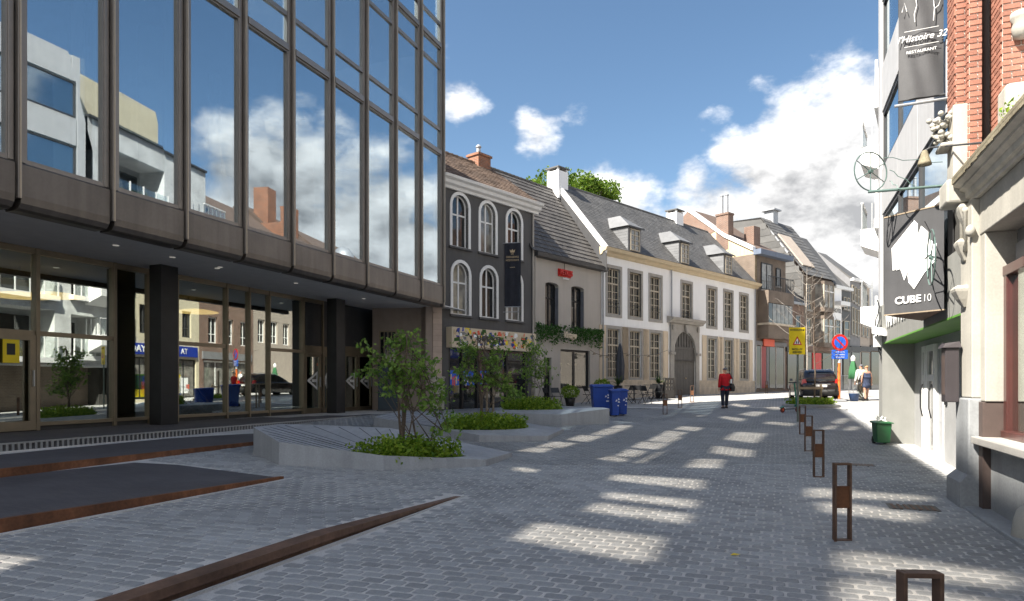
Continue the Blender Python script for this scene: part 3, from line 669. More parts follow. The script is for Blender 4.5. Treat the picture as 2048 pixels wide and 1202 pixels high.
xa, ya, _ = P(851, 600, 26.3); xb, yb, _ = P(884, 600, 26.6)
pr = thing('stone_pier', 'narrow pier clad in pinkish stone strips beside the dark house', 'pier', (xa, ya, .4), math.atan2(yb-ya, xb-xa)); ln = math.hypot(xb-xa, yb-ya)
MB().box(0, ln-.03, .03, .5, 0, 4.2).build('core', bst, pr)
pst = mat('pinkish_stone_strip', (.50, .39, .32), .8, var=.08, rnd=.08)
for i in range(19):
    MB().box(ln*.45, ln, 0, .06, .02+i*.22, .02+i*.22+.212).build('cladding_strip', pst, pr)
MB().box(ln*.02, ln*.40, 0, .05, .02, 4.18).build('plain_panel', bst, pr)
# louvred riser under the forecourt
gr = thing('louvre_riser', 'pale metal louvred riser running along the forecourt below the shopfront', 'louvre', (*xy_of(0, 13.40), 0), math.atan2(DY, DX))
MB().box(-3, 20, .03, .05, .3, .56).build('backing', dkgap, gr); MB().box(-3, 20, -.02, .05, .545, .575).build('top_rail', steel, gr); MB().box(-3, 20, -.02, .05, .40, .432).build('bottom_rail', joint, gr)
sm = MB().box(-.022, .022, -.015, .03, .43, .546).build('slat', steel, gr); sm.location.x = 3.2
for i in range(1, 160):
    c = sm.copy(); C.objects.link(c); c.location.x = 3.2+i*.1
# ---- things in the shop
for i, px in enumerate((40, 108, 393)):
    y = YS+2.6 if i < 2 else YS+3.5
    u, z = L.pix(px, 592 if i < 2 else 624, y)
    t = thing('pendant_lamp', ['wide golden saucer lamp glowing behind the shop door', 'wide golden saucer lamp glowing behind the large left shop pane', 'wide golden saucer lamp glowing behind the pane right of the black column'][i], 'lamp', (*L.xy(u, y), z), L.rz, 'saucer lamps in the shop')
    MB().lathe([(.02, .12), (.4, .07), (.72, 0), (.70, -.02), (.35, -.05), (.02, -.06)], 24).build('shade', lampm, t, smooth=True)
    MB().tube([(0, 0, .1), (0, 0, TZ-z)], .012, 6).build('cord', blackm, t)
def deckchair(px, y, label, rz):
    u, _ = L.pix(px, 800, y); t = thing('deck_chair', label, 'deck chair', (*L.xy(u, y), FZ), L.rz+rz, 'deck chairs in the shop')
    for s in (-.28, .28):
        MB().tube([(s, -.45, .02), (s, .35, 1.0)], .02, 6).build('back_rail', wood, t); MB().tube([(s, .4, .02), (s, -.35, .5)], .02, 6).build('leg_rail', wood, t)
    m = MB(); n = 10
    for i in range(n):
        f = lambda q: (-.33+.66*q, .46+.5*q-.26*math.sin(math.pi*q))
        (a, za), (b, zb) = f(i/n), f((i+1)/n)
        m.poly((-.26, a, za), (.26, a, za), (.26, b, zb), (-.26, b, zb))
    m.build('canvas', mat('canvas_'+str(px), (.35, .42, .44), .9), t)
deckchair(375, YS+.8, 'pale canvas deck chair just right of the first black column', .5); deckchair(402, YS+.9, 'pale canvas deck chair in the middle of the shop pane', .3); deckchair(470, YS+.8, 'pale canvas deck chair behind the narrow shop pane', -.3)
# ================================================================== DARK HOUSE
xa, ya = (890-1024)/1365*27, 27.0
D = Fr(xa-.05*.65, ya-.05*.75, .8615, 1)
dk = D.thing('dark_house', 'charcoal rendered house with white arched windows and a brown tiled roof', 'house')
UR = D.u(1066); gz = .5
EV = D.pix(890, 355)[1]; 
def rect(F_, x0, x1, y0, y1):           # opening from its picture edges: left x, right x, top y, bottom y (taken at the middle)
    xm = (x0+x1)/2; return F_.u(x0), F_.u(x1), F_.pix(xm, y1)[1], F_.pix(xm, y0)[1]
def clampw(F_, x0, x1, y0, y1, cut=0):
    a, b, c, d = rect(F_, x0, x1, y0, y1); return a, b-cut, c, d
wins = []
for x0, x1, yt, yb in ((899, 944, 389, 492), (957, 997, 408, 508), (1011, 1048, 424, 519), (901, 945, 527, 628), (959, 999, 537, 636), (1011, 1049, 546, 642)):
    a, b = D.u(x0), D.u(x1); c = D.pix((x0+x1)/2, yb)[1]; d = D.pix((x0+x1)/2, yt)[1]; wins.append((a, b, c, d))
zs0 = sum(w[2] for w in wins[:3])/3; zs1 = sum(w[3] for w in wins[:3])/3; zl0 = sum(w[2] for w in wins[3:])/3; zl1 = sum(w[3] for w in wins[3:])/3
ww = .92
wins = [((w[0]+w[1])/2-ww/2-.05, (w[0]+w[1])/2+ww/2-.05, zs0 if i < 3 else zl0, zs1 if i < 3 else zl1) for i, w in enumerate(wins)]
SHZ = D.pix(985, 668)[1]
ops = [(*w, ww/2) for w in wins]
ops.append((.25, UR-.35, gz, SHZ-.35))
wall(MB(), -.1, UR, gz-.6, EV+.05, ops, .22).build('wall', darkst, dk)
MB().box(-.1, UR, .3, 5.2, gz-.6, EV).build('house_core', darkst, dk)
for i, (a, b, c, d) in enumerate(wins):
    m = MB(); m.ring(outline(a-.13, b+.13, c-.02, d+.13, ww/2+.13), outline(a, b, c+.0, d, ww/2), -.035, .20); so_ = m.build('window_surround', whitet, dk)
    o = window(dk, a+.0, b-.0, c+.0, d-.0, .13, whitet, panec if i % 2 else paneg, .055, 2, (1.7, 1), ww/2, .05)
    MB().box(a-.18, b+.18, -.10, .05, c-.10, c-.022).build('sill', darkst, o)
    cm = MB(); n_ = 18
    for k in range(n_):
        x0 = a+.08+(b-a-.16)*k/n_; x1 = a+.08+(b-a-.16)*(k+1)/n_; y0 = .215+.012*(k % 2); y1 = .215+.012*((k+1) % 2)
        cm.poly((x0, y0, c+.06), (x1, y1, c+.06), (x1, y1, d-.3), (x0, y0, d-.3))
    cm.build('curtain', curtain, o)
# cornice in stepped mouldings
cz = D.pix(890, 375)[1]
pr = [(.0, cz), (-.10, cz), (-.14, cz+.10), (-.26, cz+.16), (-.30, cz+.28), (-.42, cz+.34), (-.46, cz+.44), (.1, cz+.44)]
MB().loft([[(-.3, y, z) for y, z in pr], [(UR+.28, y, z) for y, z in pr]]).build('cornice', whitet, dk)
RB = 2.62; RZ = 11.95
courses(dk, (-.1, -.3, cz+.46), (UR+.1, -.3, cz+.46), (-.1, RB, RZ), (UR+.1, RB, RZ), 14, browntile, nt=26)
MB().face([(-.1, cz+.3), (UR+.1, cz+.3), (UR+.1, RZ-.03), (-.1, RZ-.03)], RB, RB+.1).build('roof_back', browntile, dk)
MB().loft([[(UR+.08, -.3, cz+.3), (UR+.08, RB, RZ), (UR+.08, 5, cz+.3)], [(UR+.16, -.3, cz+.3), (UR+.16, RB, RZ), (UR+.16, 5, cz+.3)]]).build('verge_wall', darkst, dk)
m = MB(); 
for i in range(18): m.tube([(-.1+i*UR/18, RB, RZ+.0), (-.1+(i+1.05)*UR/18, RB, RZ+.03)], .085, 8)
m.build('ridge_tiles', browntile, dk)
uc = D.pix(960, 330, RB)[0]
ch = MB().box(uc-.42, uc+.42, RB-.3, RB+.4, RZ-.7, RZ+.50).box(uc-.48, uc+.48, RB-.36, RB+.46, RZ+.36, RZ+.46).build('chimney', brickO, dk); MB().lathe([(.11, 0), (.10, .3), (.14, .32), (.14, .36), (.05, .46)], 12, (uc-.1, RB, RZ+.5)).build('chimney_pot', lead, ch)
MB().tube([(UR-.06, -.06, cz), (UR-.06, -.06, gz-.2)], .045, 8).build('downpipe', greyst, dk)
# shopfront: patterned awning board, dark glazing
fz0, fz1 = D.pix(985, 700)[1], D.pix(985, 662)[1]
aw = MB().box(.12, UR-.18, -.32, .02, fz0, fz1).build('fascia_board', cream2, dk)
pal = [white, cream2, cream2, goldp, leafC, signblk, greyfac, goldp, redo, blued, yellow, leafC]
for i in range(230):
    x = .2+R.random()*(UR-.75); z = fz0+.06+R.random()*(fz1-fz0-.22); w = R.uniform(.06, .26); h = R.uniform(.06, .2)
    MB().face([(x, z), (x+w, z+R.uniform(-.03, .03)), (x+w*R.uniform(.5, 1.1), z+h), (x+R.uniform(-.02, .05), z+h*R.uniform(.7, 1.1))], -.326-.0004*i*.1, -.318).build('printed_shape', R.choice(pal), aw)
text('HOEFKEN', 'lettering', aw, signblk, .3, (UR*.42, -.332, (fz0+fz1)/2), (rad(90), 0, 0), .003, 0, 'CENTER', 1.25, .012)
text('DEN', 'lettering', aw, cream2, .32, (UR-.55, -.332, fz0+.17), (rad(90), 0, 0), .003, 0, 'CENTER', .9, .01)
for i, u in enumerate((.3, 1.05, 1.95, 2.9, 3.8, UR-.5)):
    MB().box(u-.05, u+.05, .02, .14, gz-.1, fz0+.02).build('shopfront_post', blackm, dk)
for i, (a, b) in enumerate(((.35, 1.0), (1.1, 1.9), (2.0, 2.85), (2.95, 3.75), (3.85, UR-.55))):
    po = MB().box(a, b, .09, .105, gz-.05, fz0).build('pane', paneg, dk)
    if i < 3:
        MB().box(a+.05, b-.1, .083, .088, 1.55, 2.15).build('poster', blues, po)
        for j in range(5): MB().box(a+.08+.1*j, a+.15+.1*j, .078, .082, 1.5+R.random()*.3, 1.75+R.random()*.3).build('poster_print', R.choice([white, yellow, cream2, redo]), po)
# hanging banner on two arms
bu, bzt = D.pix(1008, 489, -.05); bzb = D.pix(1008, 614, -.05)[1]
uu = D.u(1006)
bn = thing('hanging_banner', 'tall navy banner with a gold crown hanging from the dark house', 'banner', (*D.xy(uu, 0), 0), D.rz)
e0 = bzt; e1 = bzb; L0 = .75
rzz = -math.atan2(.9, .44)
for z in (e0+.06, e1-.22): MB().tube([(0, 0, z), (.38, -.60, z)], .018, 8).build('arm', steel, bn)
q = lambda s: (.035+.37*s, -.06-.60*s)
bm = MB(); n = 12
for i in range(n):
    (xa_, ya_), (xb_, yb_) = q(i/n), q((i+1)/n); w1, w2 = .012*math.sin(i*1.1), .012*math.sin((i+1)*1.1)
    bm.poly((xa_+w1, ya_, e1), (xb_+w2, yb_, e1), (xb_+w2, yb_, e0+.05), (xa_+w1, ya_, e0+.05))
bo = bm.build('banner_cloth', navy, bn)
(x0_, y0_), (x1_, y1_) = q(0), q(1); ang = math.atan2(y1_-y0_, x1_-x0_); mxp = ((x0_+x1_)/2-.02*math.cos(ang+1.57), (y0_+y1_)/2)
def bt(body, z, s, m_=goldp): text(body, 'lettering', bo, m_, s, (mxp[0]-.02, mxp[1]-.02, z), (rad(90), 0, ang), .002, 0, 'CENTER', .8)
hh = e0-e1
cr_ = MB(); cr_.face([(-.09, 0), (.09, 0), (.12, .13), (.05, .07), (0, .15), (-.05, .07), (-.12, .13)], -.002, .002); co = cr_.build('crown_print', goldp, bo); co.location = (mxp[0]-.02, mxp[1]-.02, e0-.36*1.0); co.rotation_euler = (0, 0, ang)
bt('DE', e0-.42, .12); bt('GEBROEDERS', e0-.56, .115); bt('HOEYDONCK', e0-.70, .115); bt('restaurant', e0-1.0, .07)
MB().tube([(x0_, y0_, e1), (x1_, y1_, e1)], .02, 8).build('bottom_bar', steel, bn)

# ================================================================== TAUPE HOUSE
ox, oy = D.xy(UR+.02, 0)
T = Fr(ox, oy, .8615, 1); TR = T.u(1202)
tp = T.thing('taupe_house', 'low taupe rendered house with trailing greenery and a red neon sign', 'house')
TE = T.pix(1130, 527)[1]
tw = []
for x0, x1, yt, yb in ((1091, 1117, 565, 653), (1143, 1168, 573, 657)): tw.append((T.u(x0)-.02, T.u(x1), T.pix((x0+x1)/2, yb)[1], T.pix((x0+x1)/2, yt)[1]))
sh = (T.u(1121), T.u(1180), T.pix(1150, 777)[1], T.pix(1150, 700)[1]); dr = (T.u(1088), T.u(1103), .4, T.pix(1095, 715)[1])
wall(MB(), 0, TR, .0, TE, [(*tw[0], .12), (*tw[1], .12), sh, dr], .28).build('wall', greyst, tp)
MB().box(0, TR, .35, 5.6, 0, TE).build('house_core', intd, tp)
blueg = mat('blue_grey_reveal', (.14, .145, .17), .8)
for a, b, c, d in tw:
    o = window(tp, a+.02, b-.02, c, d-.02, .20, blackm, paneg, .06, 2, (2, 1), .1, .05); MB().box(a+.1, (a+b)/2-.1, .262, .268, c+.1, c+(d-c)*.6).build('curtain', curtain, o)
    MB().box(b-.018, b-.006, .02, .2, c+.02, d-.2).build('reveal', blueg, o)
    MB().box(a-.06, b+.06, -.06, .06, c-.07, c-.002).build('sill', greyst, o)
o = window(tp, *sh, .10, blackm, clr, .10, 2, (1,), 0, .09, name='shop_window'); 
o2 = window(tp, *dr, .12, blackm, paneg, .08, 1, (1,), 0, name='door')
for i in range(3):
    u = sh[0]+.35+i*.62; MB().lathe([(.02, .10), (.05, .08), (.09, 0), (.085, 0)], 14, (u, .26, sh[3]-.75)).build('wicker_lamp', wood, tp, smooth=True)
MB().box(sh[0]-.2, sh[1]+.1, .33, .345, sh[2], sh[3]).build('shop_interior', intd, tp)
# gutter and roof
MB().loft([[(-.02, y, z) for y, z in ((.05, TE-.02), (-.28, TE+.02), (-.32, TE+.2), (.1, TE+.26))], [(TR+.25, y, z) for y, z in ((.05, TE-.02), (-.28, TE+.02), (-.32, TE+.2), (.1, TE+.26))]]).build('gutter', anthr, tp)
TB, TRZ = 3.17, 12.25
courses(tp, (-.3, -.22, TE+.22), (TR+.02, -.22, TE+.22), (-.3, TB, TRZ), (TR+.02, TB, TRZ), 19, blacktile, nt=24)
MB().face([(-.3, TE), (TR, TE), (TR, TRZ-.05), (-.3, TRZ-.05)], TB+.02, TB+.12).build('roof_back', blacktile, tp)
m = MB(); 
for i in range(20): m.tube([(-.3+i*(TR+.3)/20, TB, TRZ+.0), (-.3+(i+1.05)*(TR+.3)/20, TB, TRZ+.02)], .075, 8)
m.build('ridge_tiles', blacktile, tp)
MB().tube([(.06, -.07, TE), (.06, -.07, .5)], .04, 8).build('downpipe', greyst, tp)
su, sz = T.pix(1132, 549, -.12)
sg = thing('neon_sign', 'small red neon lettering sign high on the taupe house', 'sign', (*T.xy(su, -.02), sz), T.rz)
text('PETRUS', 'lettering', sg, red, .36, (0, -.1, .06), (rad(90), 0, 0), .05, 0, 'CENTER', .82, .012)
text('tankbier', 'lettering', sg, white, .16, (0, -.1, -.2), (rad(90), 0, 0), .01, .3, 'CENTER', 1)
MB().box(-.5, .5, -.04, .02, -.12, .24).build('backing', red, sg)
MB().tube([(-.02, -.03, .24), (-.02, -.03, .7)], .012, 6).build('bracket', blackm, sg)
wu, wz = T.pix(1134, 671, -.1)
sg2 = thing('script_sign', 'pale wooden script lettering in the ivy of the taupe house', 'sign', (*T.xy(wu, -.02), wz), T.rz)
text('Vintage', 'lettering', sg2, cream2, .42, (0, -.24, 0), (rad(90), 0, 0), .02, .4, 'CENTER', .85, .012)
def leaves(mb, c, n, r, size, up=.3, squash=1.0):
    for i in range(n):
        p = Vector((R.gauss(0, r[0]), R.gauss(0, r[1]), R.gauss(0, r[2])))+Vector(c)
        a = Vector((R.gauss(0, 1), R.gauss(0, 1), R.gauss(0, 1)*squash+up*0)).normalized(); b = a.cross(Vector((R.gauss(0, 1), R.gauss(0, 1), R.gauss(0, 1)))).normalized()
        s = size*R.uniform(.6, 1.25); t = a.cross(b)*s*.12
        mb.poly(p-a*s*.5, p+b*s*.33+t, p+a*s*.55, p-b*s*.33+t)
iv = MB(); u = .05
while u < TR-.02:
    ln = R.uniform(.35, .95); z0 = T.pix(1135, 655)[1]+R.uniform(-.05, .08)
    if not (wu-.5 < u < wu+.5) or R.random() < .3:
        for k in range(int(ln*26)):
            t = R.random()**1.3; leaves(iv, (u+R.uniform(-.06, .06), -.14+R.uniform(-.06, .04), z0-t*ln), 1, (.01, .02, .02), .10)
    u += .035
ivo = iv.build('ivy_curtain', leafC); ivo.location = (T.ox, T.oy, 0); ivo.rotation_euler = (0, 0, T.rz); tag(ivo, 'trailing green ivy hanging along the front of the taupe house', 'ivy', kind=None)

# ================================================================== WHITE HOUSE
ox, oy = T.xy(TR+.03, 0)
Wf = Fr(ox, oy, .971, 1); WR = Wf.u(1509)
wh = Wf.thing('white_house', 'long white mansion with beige shutters, dormers and an arched gateway', 'house')
WE = Wf.pix(1350, 541)[1]; WZ0 = .55
def wr(x0, x1, yt, yb): xm = (x0+x1)/2; return Wf.u(x0), Wf.u(x1)-.02, Wf.pix(xm, yb)[1], Wf.pix(xm, yt)[1]
up = [wr(*q) for q in ((1212.5, 1242.4, 538, 628), (1257, 1284, 546, 635), (1298, 1324, 554, 640), (1359, 1387, 565, 644), (1413, 1434, 578, 653), (1447, 1466, 585, 657), (1479, 1496, 592, 661))]
lo = [wr(*q) for q in ((1212.5, 1242.4, 659, 756), (1257, 1285, 663, 757), (1298, 1324, 666, 757), None or (1413, 1434, 678, 757), (1447, 1466, 680, 757), (1479, 1496, 682, 757))]
uz0, uz1 = sum(w[2] for w in up)/7, sum(w[3] for w in up)/7; lz0, lz1 = sum(w[2] for w in lo)/6, sum(w[3] for w in lo)/6
WWd = 1.12
up = [((w[0]+w[1])/2-WWd/2, (w[0]+w[1])/2+WWd/2, uz0, uz1) for w in up]; lo = [((w[0]+w[1])/2-WWd/2, (w[0]+w[1])/2+WWd/2, lz0, lz1) for w in lo]
ga, gbb = Wf.u(1346), Wf.u(1389); gtop = Wf.pix(1367, 663)[1]
gate_op = (ga, gbb, WZ0, gtop, (gbb-ga)/2)
wall(MB(), 0, WR, WZ0-.4, WE, [*up, *lo, gate_op], .3).build('wall', whitep, wh)
MB().box(0, WR, .42, 5.9, WZ0-.4, WE).build('house_core', intd, wh)
def multi(par, w, y, i, nm):
    a, b, c, d = w
    s = MB(); s.ring([(a-.17, c-.17), (b+.17, c-.17), (b+.17, d+.17), (a-.17, d+.17)], [(a, c), (b, c), (b, d), (a, d)], -.03, .16); so_ = s.build('window_surround', stonefr, par)
    o = window(par, a, b, c, d, y, framec, paneg, .055, 4, (1, 1, 1, 1.06, 1, 1), 0, .024)
    m = MB(); zt_ = c+(d-c)*.67; m.box(a+.05, b-.05, y-.015, y+.05, zt_-.04, zt_+.04); m.box((a+b)/2-.035, (a+b)/2+.035, y-.012, y+.05, c+.05, d-.05); m.build('casement_bar', framec, o)
    if nm == 'up':
        m = MB(); m.tube([(a, y-.06, c+.42), (b, y-.06, c+.42)], .012, 6); m.tube([(a, y-.06, c+.62), (b, y-.06, c+.62)], .012, 6); m.build('guard_rail', blackm, o)
    if i % 3 != 1: MB().box(a+.06, a+.06+(b-a)*.2, y+.065, y+.07, c+.06, d-.06).build('curtain', curtain, o)
    return o
for i, w in enumerate(up): multi(wh, w, .10, i, 'up')
for i, w in enumerate(lo): multi(wh, w, .10, i+1, 'lo')
for w in lo:
    for s in (-1, 1):
        c_ = w[0]-.19-.27 if s < 0 else w[1]+.19+.27
        sh_ = MB(); sh_.box(c_-.265, c_+.265, -.055, -.012, lz0-.12, lz1+.16)
        for z0_, z1_ in ((lz0, lz0+(lz1-lz0)*.45), (lz0+(lz1-lz0)*.5, lz1+.05)): sh_.ring([(c_-.20, z0_), (c_+.20, z0_), (c_+.20, z1_), (c_-.20, z1_)], [(c_-.17, z0_+.03), (c_+.17, z0_+.03), (c_+.17, z1_-.03), (c_-.17, z1_-.03)], -.068, -.05)
        sh_.build('shutter', beigep, wh)
# plinth, interrupted by the gate
pz = Wf.pix(1270, 762)[1]
for a, b in ((0, ga-.45), (gbb+.45, WR)):
    n = int((b-a)/.75)
    for i in range(n):
        for j, (z0_, z1_) in enumerate(((.5, pz-.42), (pz-.41, pz-.02))):
            o_ = (.37 if j else 0); u0_, u1_ = a+(b-a)*i/n, a+(b-a)*(i+1)/n-.008
            MB().box(u0_, u1_, -.055-R.random()*.012, .05, z0_, z1_).build('plinth_stone', plinth, wh)
    MB().box(a, b, -.09, .05, pz-.02, pz+.06).build('plinth_cap', plinth, wh)
MB().box(WR-.1, WR+.05, -.02, .1, .5, WE).build('corner_strip', whitep, wh)
# gateway
gs = MB(); gs.ring(outline(ga-.42, gbb+.42, WZ0-.2, gtop+.30, 0), outline(ga, gbb, WZ0-.2, gtop, 0)[:], -.16, .1) if False else None
sm = MB(); A = [(ga-.42, WZ0-.2), (ga, WZ0-.2)]; 
hh_ = (gbb-ga)/2; zs_ = gtop-hh_-.02
sm.box(ga-.42, ga-.02, -.11, .1, WZ0-.2, zs_); sm.box(gbb+.02, gbb+.42, -.11, .1, WZ0-.2, zs_); sm.box(ga-.48, ga-.0, -.2, .1, zs_-.16, zs_-.002); sm.box(gbb+.0, gbb+.48, -.2, .1, zs_-.16, zs_-.002)
wall(sm, ga-.42, gbb+.42, zs_, gtop+.42, [(ga, gbb, zs_-.5, gtop, hh_)], .2, -.11)
sm.face([(ga-.3, gtop+.0), (ga-.1, gtop+.0), (ga-.1, gtop+.3), (ga-.3, gtop+.3)], -.2, -.15); sm.face([(gbb+.1, gtop), (gbb+.3, gtop), (gbb+.3, gtop+.3), (gbb+.1, gtop+.3)], -.2, -.15)
mid = (ga+gbb)/2; sm.face([(mid-.12, gtop-.1), (mid+.12, gtop-.1), (mid+.2, gtop+.38), (mid-.2, gtop+.38)], -.26, -.15)
sur = sm.build('gate_surround', stonefr, wh, bevel=.01)
pd = [(0, gtop+.42), (-.22, gtop+.44), (-.28, gtop+.55), (-.42, gtop+.62), (-.46, gtop+.74), (.0, gtop+.82)]
MB().loft([[(ga-.7, y, z) for y, z in pd], [(gbb+.7, y, z) for y, z in pd]]).build('gate_cornice', stonefr, wh)
for s in (0, 1):
    a, b = (ga, mid-.01) if s == 0 else (mid+.01, gbb); n = 7; leaf = MB().face(outline(ga, gbb, WZ0, gtop, (gbb-ga)/2), .06, .08).build('gate_back', gatem, wh) if s == 0 else None
    door = MB().box(a, b, .03, .05, WZ0+.05, gtop-1.05).build('gate_leaf', gatem, wh)
    for i in range(n): MB().box(a+(b-a)*i/n+.006, a+(b-a)*(i+1)/n-.006, .01, .031, WZ0+.08, gtop-1.1).build('plank', gatem, door)
    if s: MB().lathe([(.03, 0), (.045, -.03), (.03, -.06)], 10, (a+.15, .0, 1.95), 'y').build('knob', goldp, door)
MB().box(ga, gbb, .0, .05, gtop-1.08, gtop-.95).build('gate_transom', gatem, wh)
for i in range(8): MB().box(ga+(gbb-ga)*(i+.5)/8-.1, ga+(gbb-ga)*(i+.5)/8+.1, .02, .055, gtop-.95, gtop-hh_+math.sqrt(max(0, hh_**2-((abs(i-3.5)+.5)/4*hh_)**2))*.97-.02).build('gate_fan_plank', gatem, wh)
# cornice and gutter
cp = [(0, WE-.05), (-.12, WE-.02), (-.2, WE+.1), (-.38, WE+.16), (-.44, WE+.32), (.05, WE+.36)]
MB().loft([[(-.12, y, z) for y, z in cp], [(WR+.3, y, z) for y, z in cp]]).build('cornice', ochre, wh)
for u in (.05, Wf.u(1341), WR-.02): MB().tube([(u, -.08, WE), (u, -.08, .9 if u < 1 or u > 10 else gtop+.8)], .04, 8).build('downpipe', lead, wh)
WB, WRZ = 3.0, 12.65
def slates(name, E0, E1, R0, R1, n, nt, m_, par):
    E0, E1, R0, R1 = map(Vector, (E0, E1, R0, R1)); nr = (E1-E0).cross(R0-E0).normalized(); nr = nr if nr.z > 0 else -nr; mb = MB()
    for i in range(n):
        for k in range(nt):
            t0, t1 = i/n, (i+1.15)/n; o_ = .5*(i % 2); s0, s1 = max(0, (k+o_)/nt), min(1, (k+o_+.985)/nt); j = R.uniform(.010, .017)
            q = lambda s, t, h_: E0.lerp(R0, min(t, 1)).lerp(E1.lerp(R1, min(t, 1)), s)+nr*h_
            mb.poly(q(s0, t0, j), q(s1, t0, j), q(s1, t1, .002), q(s0, t1, .002)); mb.poly(q(s0, t0, 0), q(s1, t0, 0), q(s1, t0, j), q(s0, t0, j))
    return mb.build(name, m_, par, kind='stuff')
slates('roof_slates', (0, -.36, WE+.36), (WR-.5, -.36, WE+.36), (0, WB, WRZ), (WR-1.0, WB, WRZ), 30, 80, slate, wh)
rs = MB(); rs.loft([[(0, -.36, WE+.33), (0, WB, WRZ-.03), (0, WB+3.3, WE+.3)], [(WR-.5, -.36, WE+.33), (WR-1.0, WB, WRZ-.03), (WR-.5, WB+3.3, WE+.3)]]); rs.build('roof_deck', slate, wh)
MB().tube([(0, WB, WRZ), (WR-1.2, WB, WRZ)], .07, 8).build('ridge', slate, wh)
# gable parapets with white capping
for u0_, u1_, m_ in ((-.06, .07, whitet),):
    g_ = MB(); pts = [(-.40, WE+.36), (WB, WRZ+.09), (WB+3.4, WE+.3), (WB+3.4, WE-1), (-.05, WE-1)]
    g_.loft([[(u0_, y, z) for y, z in pts], [(u1_, y, z) for y, z in pts]]); g_.build('gable_parapet', m_, wh)
def chim(u, y, w, d_, z0_, z1_, m_, par, cap=True):
    c = MB().box(u-w/2, u+w/2, y-d_/2, y+d_/2, z0_, z1_).build('chimney', m_, par)
    if cap:
        for sx in (-1, 1):
            for sy in (-1, 1): MB().box(u+sx*w*.42-.05, u+sx*w*.42+.05, y+sy*d_*.42-.05, y+sy*d_*.42+.05, z1_, z1_+.14).build('cap_foot', m_, c)
        MB().box(u-w/2-.07, u+w/2+.07, y-d_/2-.07, y+d_/2+.07, z1_+.14, z1_+.21).build('cap', slate, c)
    return c
MB().loft([[(-.09, y, z) for y, z in ((-.40, WE-.05), (WB, WRZ-.32), (WB, WRZ-1.2), (-.40, WE-.9))], [(-.06, y, z) for y, z in ((-.40, WE-.05), (WB, WRZ-.32), (WB, WRZ-1.2), (-.40, WE-.9))]]).build('flashing', anthr, wh)
chim(.15, WB+.1, .85, .8, WRZ-.9, WRZ+.62, whitep, wh)
u2 = Wf.pix(1347, 430, WB+.3)[0]; chim(u2, WB+.2, .9, .8, WRZ-1.0, Wf.pix(1347, 424, WB)[1], whitep, wh)
# dormers
for x0, x1, yt, yb in ((1257, 1281, 455, 514), (1359, 1378, 484, 537), (1448, 1464, 509, 557)):
    yd = -.30; a, b = Wf.pix(x0, 500, yd)[0], Wf.pix(x1, 500, yd)[0]; z1_ = Wf.pix((x0+x1)/2, yt, yd)[1]; z0_ = Wf.pix((x0+x1)/2, yb, yd)[1]; md = (a+b)/2
    a, b = md-.62, md+.62
    bk = -.36+(z1_-WE-.36)/1.18
    z0_ = WE+.37
    body = MB(); body.loft([[(a, yd, z0_), (a, yd, z1_), (a, bk+.3, z1_), (a, yd+.2, z0_-.0)], [(b, yd, z0_), (b, yd, z1_), (b, bk+.3, z1_), (b, yd+.2, z0_-.0)]]); dm_ = body.build('dormer', slatel, wh)
    for s in (a, b):
        for j in range(9): MB().loft([[(s+(-.012 if s == a else .012), yd+.02, z0_+(z1_-z0_)*j/9), (s+(-.012 if s == a else .012), yd+.04+(bk-yd)*j/9, z0_+(z1_-z0_)*j/9), (s+(-.003 if s == a else .003), yd+.02+(bk-yd)*(j+1)/9, z0_+(z1_-z0_)*(j+1)/9), (s+(-.003 if s == a else .003), yd+.02, z0_+(z1_-z0_)*(j+1)/9)], [(s, yd+.02, z0_+(z1_-z0_)*j/9), (s, yd+.05+(bk-yd)*j/9, z0_+(z1_-z0_)*j/9), (s, yd+.02+(bk-yd)*(j+1)/9, z0_+(z1_-z0_)*(j+1)/9), (s, yd+.02, z0_+(z1_-z0_)*(j+1)/9)]]).build('cheek_slate', slatel, dm_)
    hr = MB(); e = .14; zr = z1_+.80; rf = yd+.95
    A_, B_ = (a-e, yd-e, z1_), (b+e, yd-e, z1_); A2, B2 = (a-e, 3.2, z1_), (b+e, 3.2, z1_); r0, r1 = (md, rf, zr), (md, 3.2, zr)
    hr.poly(A_, B_, r0); hr.poly(A_, r0, r1, A2); hr.poly(B_, B2, r1, r0); hr.poly(A_, A2, B2, B_); hr.build('dormer_roof', slatel, wh)
    MB().box(a-e, b+e, yd-e-.01, yd-e+.02, z1_-.07, z1_+.01).build('dormer_fascia', anthr, dm_)
    wo = window(wh, a+.18, b-.18, z0_+.08, z1_-.12, yd-.06, framec, panec, .06, 2, (1, 1, 1, 1), 0, .03, .08, name='dormer_window')

# ================================================================== HOUSES FARTHER DOWN THE STREET
ox, oy = Wf.xy(WR+.05, 0)
Ff = Fr(ox, oy, 1.147, 1)
def fu(px): return Ff.u(px)
def fz(px, py, y=0): return Ff.pix(px, py, y)[1]
def fwin(par, x0, x1, yt, yb, fm, pm=None, cols=1, rows=(1,), fw=.07, y=-.015, nm='window', depth=.06):
    a, b = fu(x0), fu(x1); xm = (x0+x1)/2; c, d = fz(xm, yb), fz(xm, yt)
    o = window(par, a, b, c, d, y-depth, fm, pm or R.choice([paneg, panec]), fw, cols, rows, 0, .05, depth, name=nm); MB().box(a-.06, b+.06, -.12, .0, c-.1, c-.01).build('sill', stonefr, o); return o
def box_house(name, label, x0, x1, ytop, m_, dep=6):
    t = thing(name, label, 'house', (*Ff.xy(fu(x0)), 0), Ff.rz)
    return t
def fh(name, label):
    return Ff.thing(name, label, 'house')
